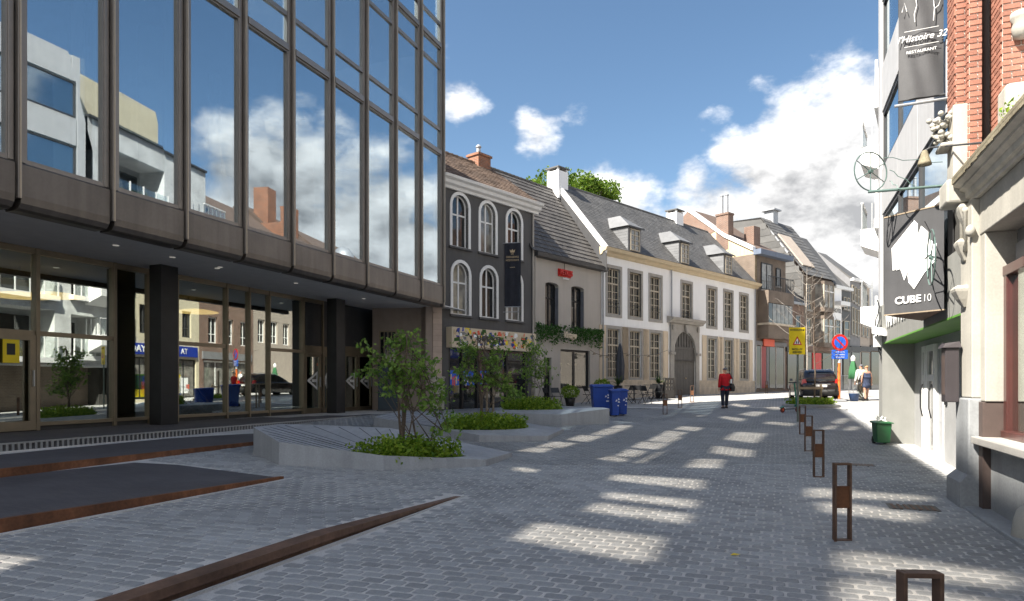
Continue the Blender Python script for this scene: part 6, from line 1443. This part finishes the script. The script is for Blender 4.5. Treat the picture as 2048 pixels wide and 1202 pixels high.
sc_ = MB(); n = 5; ops = [(.10+.2*i, .22+.2*i, .45+.2*j, .57+.2*j) for i in range(3) for j in range(3)]
wall(sc_, 0, .75, .0, 1.1, ops, .04); MB().box(.0, .75, .06, .08, 0, .4).build('lower_board', gatem, mbd); sc_.build('panel', gatem, mbd); MB().box(-.04, .0, -.02, .1, 0, 1.12).build('post', gatem, mbd); MB().box(.75, .79, -.02, .1, 0, 1.12).build('post', gatem, mbd)
# string lights
a, b = Vector(P(1200, 690, 35)), Vector(P(1335, 716, 38.5))
for k, (pa_, pb_, lb) in enumerate((((1180, 700, 34.2), (1240, 705, 34.5), 'thin festoon cable with bulbs near the taupe house'), ((1240, 705, 34.5), (1336, 700, 39.3), 'thin festoon cable with bulbs across the white house shutters'))):
    a, b = Vector(P(*pa_)), Vector(P(*pb_)); t = thing('festoon_lights', lb, 'string lights', tuple(a)); v = b-a
    pts = [v*(i/14)+Vector((0, 0, -.9*(i/14)*(1-i/14))) for i in range(15)]; MB().tube(pts, .010, 5).build('cable', blackm, t)
    for i in range(2, 14, 3): MB().lathe([(.02, .0), (.10, -.10), (.09, -.10)], 10, tuple(pts[i])).build('bulb_shade', wood, t)
# ================================================================== THINGS NEAR THE DARK HOUSE
def boxthing(name, label, cat, px, pb, parts, rz=0):
    X, Y, z = G(px, pb); t = thing(name, label, cat, (X, Y, z), rz)
    for nm, m_, bx in parts: MB().box(*bx).build(nm, m_, t, bevel=.012)
    return t
boxthing('info_pillar', 'dark blue information pillar behind the first tree', 'pillar', 777, 822, [('body', mat('dark_teal_panel', (.012, .028, .045), .5), (-.38, .38, -.1, .1, .05, 1.75)), ('base', anthr, (-.42, .42, -.14, .14, 0, .05)), ('red_cap', redo, (.18, .40, -.11, .11, 1.75, 1.85))])
boxthing('utility_cabinet', 'beige utility cabinet at the corner of the dark house', 'cabinet', 875, 821, [('body', mat('beige_cabinet', (.40, .37, .31), .6), (-.26, .26, -.15, .15, .06, 1.25)), ('base', anthr, (-.24, .24, -.13, .13, 0, .06)), ('roof', mat('beige_cabinet_roof', (.44, .41, .35), .6), (-.29, .29, -.18, .18, 1.25, 1.31))])
boxthing('grey_cabinet', 'narrow grey cabinet left of the beige utility cabinet', 'cabinet', 858, 819, [('body', steel, (-.16, .16, -.12, .12, .0, 1.25)), ('door', lead, (-.13, .13, -.135, -.12, .1, 1.15))])
X, Y, z = G(833, 818); bk = thing('bicycle', 'white bicycle parked behind the first tree', 'bicycle', (X, Y, z), .35)
for x in (-.52, .52):
    m = MB(); m.tube([(x+.33*math.cos(6.2832*i/24), 0, .34+.33*math.sin(6.2832*i/24)) for i in range(25)], .02, 6, False); wo = m.build('wheel', tyre, bk)
    for i in range(8): MB().tube([(x, 0, .34), (x+.32*math.cos(.785*i), 0, .34+.32*math.sin(.785*i))], .003, 4).build('spoke', steel, wo)
for a, b in (((-.52, 0, .34), (-.08, 0, .3)), ((-.08, 0, .3), (-.2, 0, .85)), ((-.2, 0, .78), (.38, 0, .85)), ((-.08, 0, .3), (.40, 0, .78)), ((-.52, 0, .34), (-.2, 0, .76)), ((.52, 0, .34), (.36, 0, 1.0))): MB().tube([a, b], .022, 8).build('frame_tube', whitet, bk)
MB().tube([(.3, -.28, 1.05), (.37, -.2, 1.02), (.36, 0, 1.0), (.37, .2, 1.02), (.3, .28, 1.05)], .014, 6).build('handlebar', blackm, bk); MB().loft([[(-.35, -.09, .86), (-.08, -.03, .88), (-.08, .03, .88), (-.35, .09, .86)], [(-.35, -.09, .91), (-.08, -.03, .91), (-.08, .03, .91), (-.35, .09, .91)]]).build('saddle', blackm, bk)
MB().box(.5, .78, -.15, .15, .72, .95).build('basket', whitet, bk)
X, Y, z = G(990, 822); 
ht = thing('high_table', 'wooden standing table in front of the dark house', 'table', (X+.2, Y-.3, z), .6)
MB().box(-.55, .55, -.3, .3, 1.0, 1.05).build('table_top', wood, ht)
for sx in (-.45, .45):
    for sy in (-.22, .22): MB().box(sx-.03, sx+.03, sy-.03, sy+.03, 0, 1.0).build('leg', wood, ht)
X, Y, z = G(1086, 806); fp = MB(); 
for i in range(70): leaves(fp, (R.uniform(-.25, .25), R.uniform(-.2, .2), .75+R.uniform(0, .3)), 1, (.02, .02, .02), .09)
fb = fp.build('flowers', flowr); fb.location = (X-.2, Y, z); tag(fb, 'small cluster of pink flowers by the dark house corner', 'flowers')
# ================================================================== SIGNS
X, Y, z = G(1594, 844); ts = thing('school_zone_sign', 'yellow school zone warning sign on a grey green pole', 'sign', (X, Y, z), .03)
zb, zt = P(0, 709, Y)[2]-z, P(0, 655, Y)[2]-z; w = 33/1365*Y/2
MB().lathe([(.032, 0), (.032, zt-.05)], 12, (.04, .04, 0)).build('pole', greenpole, ts); pnl = MB().box(-w, w, -.012, .006, zb, zt).build('panel', yellow, ts, bevel=.02)
zc = (zb+zt)/2
A = [(-.155, zc-.13), (.155, zc-.13), (0, zc+.155)]; B = [(-.105, zc-.10), (.105, zc-.10), (0, zc+.095)]
MB().face([(-.12, zc-.11), (.12, zc-.11), (0, zc+.11)], -.016, -.0125).build('triangle_white', white, pnl); MB().ring(A, B, -.020, -.0165).build('triangle_red', red, pnl)
for x, h_ in ((-.03, .06), (.032, .075)):
    MB().face([(x-.02, zc-.085), (x+.02, zc-.085), (x+.014, zc-.085+h_), (x-.014, zc-.085+h_)], -.019, -.0165).build('figure_print', signblk, pnl); MB().lathe([(.004, -.001), (.014, 0), (.004, .001)], 8, (x, -.018, zc-.07+h_), 'y').build('figure_print', signblk, pnl)
text('SCHOOLZONE', 'lettering', pnl, signblk, .085, (0, -.0165, zt-.085), (rad(90), 0, 0), .001, 0, 'CENTER', .82, .002); text('MATIG UW', 'lettering', pnl, signblk, .085, (0, -.0165, zb+.17), (rad(90), 0, 0), .001, 0, 'CENTER', .8, .002); text('SNELHEID', 'lettering', pnl, signblk, .085, (0, -.0165, zb+.075), (rad(90), 0, 0), .001, 0, 'CENTER', .82, .002)
X, Y, z = G(1679, 803); ns = thing('no_parking_sign', 'round no parking sign with blue plate on an orange and white pole', 'sign', (X, Y, z), .05)
zc = P(0, 685, Y)[2]-z; r = 16.5/1365*Y
MB().lathe([(.06, 0), (.06, zc-.85)], 12, (0, .05, 0)).build('pole', orange, ns); MB().lathe([(.061, 0), (.061, .35)], 12, (0, .05, zc-.95)).build('pole_band', white, ns); MB().lathe([(.05, 0), (.05, .6)], 12, (0, .05, zc-.6)).build('pole_top', orange, ns)
dsc = MB().lathe([(r, -.012), (r, .012)], 32, (0, -.03, zc), 'y').build('disc', red, ns); MB().lathe([(r*.72, -.004), (r*.72, .0)], 32, (0, -.0425, zc), 'y').build('blue_field', blues, dsc)
MB().face([(-r*.58, zc+r*.44), (-r*.44, zc+r*.58), (r*.58, zc-r*.44), (r*.44, zc-r*.58)], -.052, -.047).build('red_bar', red, dsc)
zp = P(0, 709, Y)[2]-z; pp = MB().box(-r, r, -.03, -.01, zp-.21, zp+.21).build('blue_plate', blues, ns, bevel=.01)
for i, s_ in enumerate(('van 7u tot 19u', 'parkeerverbod', 'uitgezonderd')): text(s_, 'lettering', pp, white, .10, (0, -.034, zp+.12-.12*i), (rad(90), 0, 0), .001, 0, 'CENTER', .8)
MB().loft([[(-.28, -.16, 0), (.28, -.16, 0), (.28, .26, 0), (-.28, .26, 0)], [(-.24, -.12, .12), (.24, -.12, .12), (.24, .22, .12), (-.24, .22, .12)]]).build('weighted_base', lead, ns, bevel=.02)
# ---- kick scooter
X, Y, z = G(1580, 825); ks = thing('kick_scooter', 'green electric scooter with orange wheels near the yellow sign', 'scooter', (X, Y, z), .5)
grn = mat('scooter_green', (.01, .17, .12), .4)
for x in (-.42, .42):
    wo = MB().lathe([(.09, -.03), (.115, -.015), (.115, .015), (.09, .03)], 18, (x, 0, .115), 'y').build('wheel', mat('scooter_tyre%d' % (x > 0), (.16, .035, .03), .7), ks); MB().lathe([(.05, -.034), (.05, .034)], 12, (x, 0, .115), 'y').build('rim', redo, wo)
MB().box(-.36, .26, -.075, .075, .12, .16).build('deck', anthr, ks, bevel=.01); MB().tube([(.42, 0, .12), (.38, 0, .3), (.24, 0, 1.15)], .03, 8).build('steering_column', grn, ks); MB().tube([(.22, -.24, 1.16), (.24, 0, 1.15), (.22, .24, 1.16)], .018, 8).build('handlebar', blackm, ks); MB().box(.30, .44, -.05, .05, .22, .30).build('front_fork', grn, ks); MB().loft([[(-.54, -.05, .18), (-.54, .05, .18), (-.54, .05, .2), (-.54, -.05, .2)], [(-.34, -.06, .24), (-.34, .06, .24), (-.34, .06, .26), (-.34, -.06, .26)]]).build('mudguard', grn, ks)
# ---- planted bed with a young street tree and timber guard
X, Y, z = G(1622, 812); 
sb = thing('street_tree_bed', 'low planted bed with a timber guard around a thin tree', 'plant bed', (X, Y, z), .1)
MB().lathe([(1.15, -.05), (1.15, .07), (1.0, .09), (1.0, .03)], 24).build('kerb_ring', bluest, sb); MB().lathe([(1.0, 0), (.99, .05)], 24).build('soil', soil, sb)
for x in (-.55, .5):
    MB().lathe([(.05, 0), (.05, .95 if x > 0 else 1.75)], 10, (x, .1, 0)).build('guard_post', wood, sb)
MB().box(-.62, .58, .04, .16, .72, .82).build('guard_rail', wood, sb)
gc = MB()
for i in range(420):
    a, rr = R.random()*6.283, math.sqrt(R.random())*.95
    for k in range(4): leaves(gc, (X+rr*math.cos(a), Y+rr*math.sin(a), z+.05+.09*k*R.uniform(.4, 1.1)), 1, (.05, .05, .02), .12)
tag(gc.build('groundcover', leafB), 'yellow green plants in the bed under the thin street tree', 'groundcover', kind='stuff')
def baretree(px, pb, h, label, r, m_, nb, leaf=0, Yo=None):
    X, Y, z = G(px, pb) if Yo is None else (*P(px, pb, Yo)[:2], .75); t = thing('street_tree', label, 'tree', (X, Y, z), 0, 'thin street trees'); tr = MB(); lf = MB()
    tr.tube([(0, 0, -.1), (.05, 0, h*.3), (0, .05, h*.65), (.03, 0, h)], [r, r*.8, r*.5, r*.12], 8)
    for i in range(nb):
        s_ = .38+.6*i/nb; a = i*2.4; L_ = h*.24*(1.1-s_)*1.6+.2
        p0 = Vector((.03, .02, h*s_)); p2_ = p0+Vector((math.cos(a)*L_, math.sin(a)*L_, L_*.75)); p1_ = p0.lerp(p2_, .5)+Vector((math.cos(a)*.12, math.sin(a)*.12, -.05)); tr.tube([p0, p1_, p2_], [r*.28, r*.18, .006], 5)
        for k in range(3): d_ = p1_.lerp(p2_, R.random()); e_ = d_+Vector((R.uniform(-.3, .3), R.uniform(-.3, .3), R.uniform(.05, .4))); tr.tube([d_, e_], [.012, .004], 4); leaves(lf, tuple(e_), leaf, (.14, .14, .14), .12)
    tr.build('trunk', m_, t, smooth=True)
    if leaf: lf.build('crown', leafB, t)
baretree(1628, 806, 4.6, 'thin nearly bare street tree inside the timber guard', .045, bark, 12, 0)
baretree(1613, 800, 8.4, 'tall leafless pale street tree in front of the bay windowed house', .07, birch, 24, 0, 44)
# ================================================================== CAR
def car():
    X, Y, z = G(1637, 803); t = thing('parked_car', 'dark estate car parked with its tail towards the camera', 'car', (X+.12, Y, z), rad(-14))
    # local y = forward (away), x = right; rear bumper at y=0
    def sec(y, w, zb, zt, r=.12, n=4):
        q_ = []
        for cx_, cz_, a0 in ((w-r, zt-r, 0), (-w+r, zt-r, 90), (-w+r*.6, zb+r*.6, 180), (w-r*.6, zb+r*.6, 270)):
            rr = r if a0 < 180 else r*.6
            for k in range(n+1):
                a = rad(a0+90*k/n); q_.append((cx_+rr*math.cos(a), y, cz_+rr*math.sin(a)))
        return q_
    b = MB(); b.loft([sec(0, .76, .34, .72, .1), sec(.05, .84, .28, .86), sec(.35, .88, .24, .96), sec(1.4, .90, .22, .97), sec(3.0, .90, .22, .95), sec(3.9, .86, .24, .84), sec(4.3, .74, .34, .68, .1)]); bo = b.build('body', carp, t, smooth=True)
    for m_ in ():
        pass
    g_ = MB(); g_.loft([sec(.16, .74, .90, .98, .04), sec(.28, .72, .90, 1.26, .10), sec(.55, .70, .90, 1.46, .12), sec(1.2, .69, .90, 1.51, .12), sec(2.0, .69, .90, 1.49, .12), sec(2.7, .68, .90, 1.25, .1), sec(3.2, .66, .90, .97, .04)]); g_.build('greenhouse', carp, t, smooth=True)
    # rear window, side windows
    MB().loft([[(-.56, .155, .99), (.56, .155, .99), (.52, .36, 1.34), (-.52, .36, 1.34)], [(-.56, .185, .98), (.56, .185, .98), (.52, .39, 1.33), (-.52, .39, 1.33)]]).build('rear_window', paneg, t)
    for s in (-1, 1):
        for y0, y1, y2, y3 in ((.52, 1.15, 1.12, .66), (1.22, 1.95, 1.9, 1.2), (2.02, 2.72, 2.35, 1.98)): MB().loft([[(s*.728, y0, 1.0), (s*.722, y1, 1.0), (s*.685, y2, 1.38), (s*.685, y3, 1.38)], [(s*.70, y0, 1.0), (s*.70, y1, 1.0), (s*.665, y2, 1.38), (s*.665, y3, 1.38)]]).build('side_window', paneg, t)
        MB().loft([[(s*.60, .035, .80), (s*.845, .06, .80), (s*.80, .15, 1.06), (s*.66, .13, 1.06)], [(s*.60, .12, .80), (s*.86, .22, .80), (s*.80, .28, 1.06), (s*.66, .22, 1.06)]]).build('tail_light', redl, t)
        MB().tube([(s*.60, .7, 1.52), (s*.6, .8, 1.56), (s*.6, 2.0, 1.54), (s*.6, 2.1, 1.49)], .018, 6).build('roof_rail', steel, t)
        MB().loft([[(s*.88, 2.55, .98), (s*1.02, 2.55, .98), (s*1.02, 2.6, 1.1), (s*.88, 2.6, 1.1)], [(s*.88, 2.7, .98), (s*1.0, 2.68, .98), (s*1.0, 2.68, 1.1), (s*.88, 2.7, 1.1)]]).build('mirror', carp, t)
        for y in (.85, 3.45):
            w_ = MB().lathe([(.22, -.10), (.31, -.10), (.325, -.06), (.325, .06), (.31, .10), (.22, .10)], 24, (s*.80, y, .325), 'x').build('wheel', tyre, t); MB().lathe([(.03, .105*s), (.2, .10*s), (.22, .08*s)], 20, (s*.80, y, .325), 'x').build('rim', steel, w_)
        MB().box(s*.55-.08, s*.55+.08, -.005, .04, .42, .47).build('reflector', redl, t)
    MB().loft([sec(-.05, .74, .30, .56, .08), sec(.12, .86, .28, .58, .08), sec(.3, .88, .28, .58, .06)]).build('bumper', cardk, t, smooth=True)
    pl_ = MB().box(-.26, .26, .0, .02, .68, .79).build('number_plate', whitet, t); MB().box(-.4, .4, -.0, .03, .80, .83).build('boot_trim', steel, t)
    MB().tube([(-.05, .12, .93), (.25, .05, 1.02)], .01, 6).build('wiper', cardk, t); MB().loft([[(-.5, .30, 1.44), (.5, .30, 1.44), (.5, .5, 1.50), (-.5, .5, 1.50)], [(-.5, .30, 1.47), (.5, .30, 1.47), (.5, .5, 1.52), (-.5, .5, 1.52)]]).build('spoiler', carp, t)
car()
# ================================================================== PEOPLE
def skinmesh(name, pts, edges, radii, m_, par, root=0, sub=2):
    me = bpy.data.meshes.new(name); me.from_pydata(pts, edges, []); o = bpy.data.objects.new(name, me); C.objects.link(o); o.parent = par
    sk = o.modifiers.new('skin', 'SKIN'); sk.use_smooth_shade = True
    for v, r in zip(me.skin_vertices[0].data, radii): v.radius = r if isinstance(r, tuple) else (r, r)
    me.skin_vertices[0].data[root].use_root = True
    s = o.modifiers.new('subdivision', 'SUBSURF'); s.levels = s.render_levels = sub; me.materials.append(m_); return o
def person(label, px, pb, h, rz, top, bottom, hair, pose, cat='person', Yo=None, skirt=False, dress=None):
    X, Y, z = G(px, pb); t = thing('person', label, cat, (X, Y, z), rz); k = h/1.75
    S_ = lambda p: (p[0]*k, p[1]*k, p[2]*k)
    # facing +y (away); pose: left foot y, right foot y, left hand, right hand
    lf, rf, lh, rh, le, re = pose
    J = [(0, 0, .95), (0, 0, 1.12), (0, .01, 1.36), (0, 0, 1.50), (0, .02, 1.58), (0, .03, 1.68),
         (-.10, 0, .90), (-.11, lf[0]*.45+.03, .50), (-.11, lf[0], lf[1]+.08), (-.115, lf[0]+.16, lf[1]+.03),
         (.10, 0, .90), (.11, rf[0]*.45+.03, .50), (.11, rf[0], rf[1]+.08), (.115, rf[0]+.16, rf[1]+.03),
         (-.19, 0, 1.42), le, lh, (.19, 0, 1.42), re, rh]
    ed = [(0, 1), (1, 2), (2, 3), (3, 4), (4, 5), (0, 6), (6, 7), (7, 8), (8, 9), (0, 10), (10, 11), (11, 12), (12, 13), (2, 14), (14, 15), (15, 16), (2, 17), (17, 18), (18, 19)]
    ra = [(.145, .10), (.13, .095), (.15, .10), .055, .075, .09, .085, .06, .042, .035, .085, .06, .042, .035, .055, .042, .032, .055, .042, .032]
    skinmesh('body', [S_(p) for p in J], ed, [tuple(x*k for x in r) if isinstance(r, tuple) else r*k for r in ra], skin, t)
    # hands: palm with four fingers and a thumb
    for hd, el, sgn in ((lh, le, -1), (rh, re, 1)):
        d_ = (Vector(hd)-Vector(el)).normalized(); sd = d_.cross(Vector((sgn, 0, 0))).normalized() if abs(d_.x) < .9 else Vector((0, 1, 0))
        pt = [Vector(hd), Vector(hd)+d_*.07]; ee = [(0, 1)]; rr = [.02, .022]
        for f in range(4):
            b0 = pt[1]+sd*(.024*(f-1.5)); i0 = len(pt); L_ = (.055, .068, .064, .048)[f]
            pt += [b0+d_*L_*.5, b0+d_*L_*.9+Vector((-sgn*.02, 0, 0))]; ee += [(1, i0), (i0, i0+1)]; rr += [.0085, .0075]
        i0 = len(pt); pt += [pt[0]+d_*.03+sd*.035, pt[0]+d_*.06+sd*.05]; ee += [(0, i0), (i0, i0+1)]; rr += [.010, .008]
        skinmesh('hand', [S_(p) for p in pt], ee, [r*k for r in rr], skin, t, sub=1)
    if dress: 
        skinmesh('dress', [S_(p) for p in ((0, 0, .58), (0, 0, .80), (0, 0, 1.0), (0, 0, 1.16), (0, .01, 1.38), (-.18, 0, 1.42), (.18, 0, 1.42))], [(0, 1), (1, 2), (2, 3), (3, 4), (4, 5), (4, 6)], [tuple(x*k for x in r) for r in ((.235, .19), (.215, .17), (.185, .14), (.155, .12), (.175, .125), (.08, .08), (.08, .08))], dress, t, 2)
    else:
        J2 = [J[0], (0, 0, .80 if not skirt else .8), J[1], J[2], (0, .0, 1.46), J[14], J[15], tuple(Vector(J[15]).lerp(Vector(J[16]), .85)), J[17], J[18], tuple(Vector(J[18]).lerp(Vector(J[19]), .85))]
        skinmesh('jacket', [S_(p) for p in J2], [(0, 1), (0, 2), (2, 3), (3, 4), (3, 5), (5, 6), (6, 7), (3, 8), (8, 9), (9, 10)], [tuple(x*k for x in r) for r in ((.195, .145), (.20, .15), (.185, .14), (.20, .14), (.10, .09), (.095, .09), (.07, .07), (.055, .055), (.095, .09), (.07, .07), (.055, .055))], top, t, 0)
        sh_ = [J[0], J[6], J[7], tuple(Vector(J[7]).lerp(Vector(J[8]), .96)), J[10], J[11], tuple(Vector(J[11]).lerp(Vector(J[12]), .96))]
        skinmesh('trousers', [S_(p) for p in sh_], [(0, 1), (1, 2), (2, 3), (0, 4), (4, 5), (5, 6)], [tuple(x*k for x in r) for r in ((.165, .125), (.115, .115), (.085, .085), (.068, .068), (.115, .115), (.085, .085), (.068, .068))], bottom, t, 0)
    for i in (8, 12): 
        p = J[i]; MB().loft([[(p[0]*k-.05, p[1]*k-.07, p[2]*k-.08), (p[0]*k+.05, p[1]*k-.07, p[2]*k-.08), (p[0]*k+.045, p[1]*k+.20, p[2]*k-.08), (p[0]*k-.045, p[1]*k+.20, p[2]*k-.08)], [(p[0]*k-.045, p[1]*k-.06, p[2]*k+.02), (p[0]*k+.045, p[1]*k-.06, p[2]*k+.02), (p[0]*k+.035, p[1]*k+.17, p[2]*k-.035), (p[0]*k-.035, p[1]*k+.17, p[2]*k-.035)]]).build('shoe', signblk, t, bevel=.015)
    skinmesh('hair', [S_(p) for p in ((0, -.005, 1.64), (0, .0, 1.70), (0, .015, 1.725))], [(0, 1), (1, 2)], [tuple(x*k for x in r) for r in ((.092, .10), (.10, .105), (.075, .08))], hair, t, 0)
    for s in (-1, 1):
        MB().lathe([(.004, -.01), (.022, 0), (.004, .012)], 8, (s*.09*k, .02*k, 1.64*k), 'x').build('ear', skin, t); MB().lathe([(.003, -.006), (.012, 0), (.003, .006)], 8, (s*.035*k, .115*k, 1.655*k), 'y').build('eye', signblk, t)
    MB().loft([[(-.014, .11*k, 1.62*k), (.014, .11*k, 1.62*k), (0, .145*k, 1.615*k)], [(-.006, .11*k, 1.66*k), (.006, .11*k, 1.66*k), (0, .115*k, 1.655*k)]]).build('nose', skin, t); MB().box(-.025, .025, .112*k, .120*k, 1.585*k, 1.592*k).build('mouth', cloth_r, t)
    return t
st_ = ((-.10, .02), (.10, .0))
pr = person('person in a red jacket and dark trousers walking away with a black shoulder bag', 1450, 817, 1.73, .1, cloth_r, cloth_n, hair_g, ((-.06, 0), (.12, .0), (-.25, .05, .84), (.27, .14, 1.06), (-.25, -.03, 1.12), (.29, -.03, 1.14)))
bg_ = thing('shoulder_bag', 'black shoulder bag at the right hip of the person in red', 'bag', pr.location, .1)
MB().loft([[(.20, -.18, .72), (.36, -.16, .72), (.36, .18, .72), (.2, .18, .72)], [(.19, -.22, .9), (.38, -.18, .9), (.38, .22, .9), (.19, .22, .9)], [(.22, -.16, 1.05), (.34, -.12, 1.05), (.34, .16, 1.05), (.22, .16, 1.05)]]).build('body', signblk, bg_, bevel=.03); MB().tube([(.3, -.12, 1.04), (.27, -.14, 1.25), (.18, -.06, 1.49), (.2, .12, 1.3), (.3, .15, 1.04)], .014, 6).build('strap', signblk, bg_); MB().box(.16, .24, -.175, -.165, 1.06, 1.24).build('paper', white, bg_)
person('person in a white shirt and light trousers walking beside the blond woman', 1722, 800, 1.72, .15, cloth_w, cloth_k, hair_g, ((-.12, .01), (.14, 0), (-.25, .1, .86), (.26, -.05, .86), (-.25, .0, 1.12), (.25, -.02, 1.12)))
person('woman with blond hair in a navy dress walking away', 1733, 801, 1.66, .1, cloth_n, cloth_n, hair_b, ((-.10, .01), (.14, 0), (-.25, .05, .86), (.26, .0, .86), (-.25, .0, 1.12), (.25, -.02, 1.12)), dress=mat('navy_dress_cloth', (.030, .042, .085), .85, var=.15))
# ---- small things around them
X, Y, z = G(1708, 802); wb = thing('blue_bucket', 'dark blue bucket standing on the pavement near the couple', 'bucket', (X, Y, z))
MB().lathe([(.17, 0), (.24, .34), (.25, .36), (.22, .36), (.16, .02)], 18).build('shell', mat('bucket_blue', (.02, .05, .13), .5), wb, smooth=True); MB().tube([(-.24, 0, .34), (-.12, .02, .48), (.12, .02, .48), (.24, 0, .34)], .01, 6).build('handle', steel, wb)
X, Y, z = G(1719, 801); dg = thing('garden_trolley', 'small folded trolley frame beside the blue bucket', 'trolley', (X, Y, z), .4)
MB().tube([(0, -.2, .1), (0, .2, .55), (0, .3, .6)], .015, 6).build('frame', greenpole, dg); MB().tube([(.2, -.2, .1), (.2, .2, .55), (.2, .3, .6)], .015, 6).build('frame', greenpole, dg); MB().box(0, .2, -.2, .0, .1, .13).build('tray', greenpole, dg)
for x in (-.02, .22): MB().lathe([(.09, -.015), (.09, .015)], 14, (x, -.2, .09), 'x').build('wheel', tyre, dg)
X, Y, z = G(1746, 797); um = thing('green_parasol', 'closed green and white parasol on a thin pole behind the couple', 'parasol', (X, Y+2, z))
MB().lathe([(.02, 0), (.02, 2.3)], 8).build('pole', steel, um); MB().loft([[(r_*(1+.2*math.cos(4*a))*math.cos(a), r_*(1+.2*math.cos(4*a))*math.sin(a), h_) for a in [6.2832*k/24 for k in range(24)]] for h_, r_ in ((1.0, .22), (1.4, .2), (1.8, .12), (2.0, .06))]).build('canopy', mat('parasol_green', (.03, .13, .05), .85), um, smooth=True); MB().lathe([(.1, 1.95), (.12, 2.1), (.04, 2.25)], 12).build('cap', whitet, um)
for i, px in enumerate((1690, 1706)):
    X, Y = P(px, 760, 47)[:2]; z = ground(X, Y); fb = thing('barrier', ['pale metal crowd barrier left of the couple', 'pale metal crowd barrier right next to the couple'][i], 'barrier', (X, Y, z), .5, 'metal crowd barriers')
    MB().tube([(-.5, 0, 0), (-.5, 0, 1.15), (.5, 0, 1.15), (.5, 0, 0)], .025, 6).build('frame', steel, fb)
    for k in range(7): MB().tube([(-.4+.133*k, 0, .2), (-.4+.133*k, 0, 1.15)], .012, 5).build('bar', steel, fb)
    MB().tube([(-.5, 0, .2), (.5, 0, .2)], .015, 5).build('bottom_rail', steel, fb)
# ---- drain covers and a fallen leaf
for px, py, w, d, lb in ((1825, 1016, .28, .2, 'dark iron drain grate set in the cobbles by the brick shop'), (1725, 931, .2, .2, 'small round iron cover set in the cobbles before the grey entrance')):
    X, Y, z = G(px, py); dc = thing('drain_cover', lb, 'drain cover', (X, Y, z+.013), -.37)
    MB().ring([(0, 0), (1, 0), (1, 1), (0, 1)], [(.1, .1), (.9, .1), (.9, .9), (.1, .9)], 0, .001) if False else None
    MB().box(-w, w, -d, d, -.01, .0).build('frame', blackm, dc)
    for k in range(7): MB().box(-w*.85+k*w*.26, -w*.85+k*w*.26+w*.13, -d*.85, d*.85, .0, .004).build('grate_bar', cortend, dc)

X, Y, z = G(1470, 1113); lv = MB().poly((-.05, 0, .004), (0, -.03, .01), (.06, .005, .006), (0, .03, .014)).build('fallen_leaf', yellow); lv.location = (X, Y, z+.012); lv.rotation_euler = (0, 0, .2); tag(lv, 'single yellow leaf lying on the foreground cobbles', 'leaf')
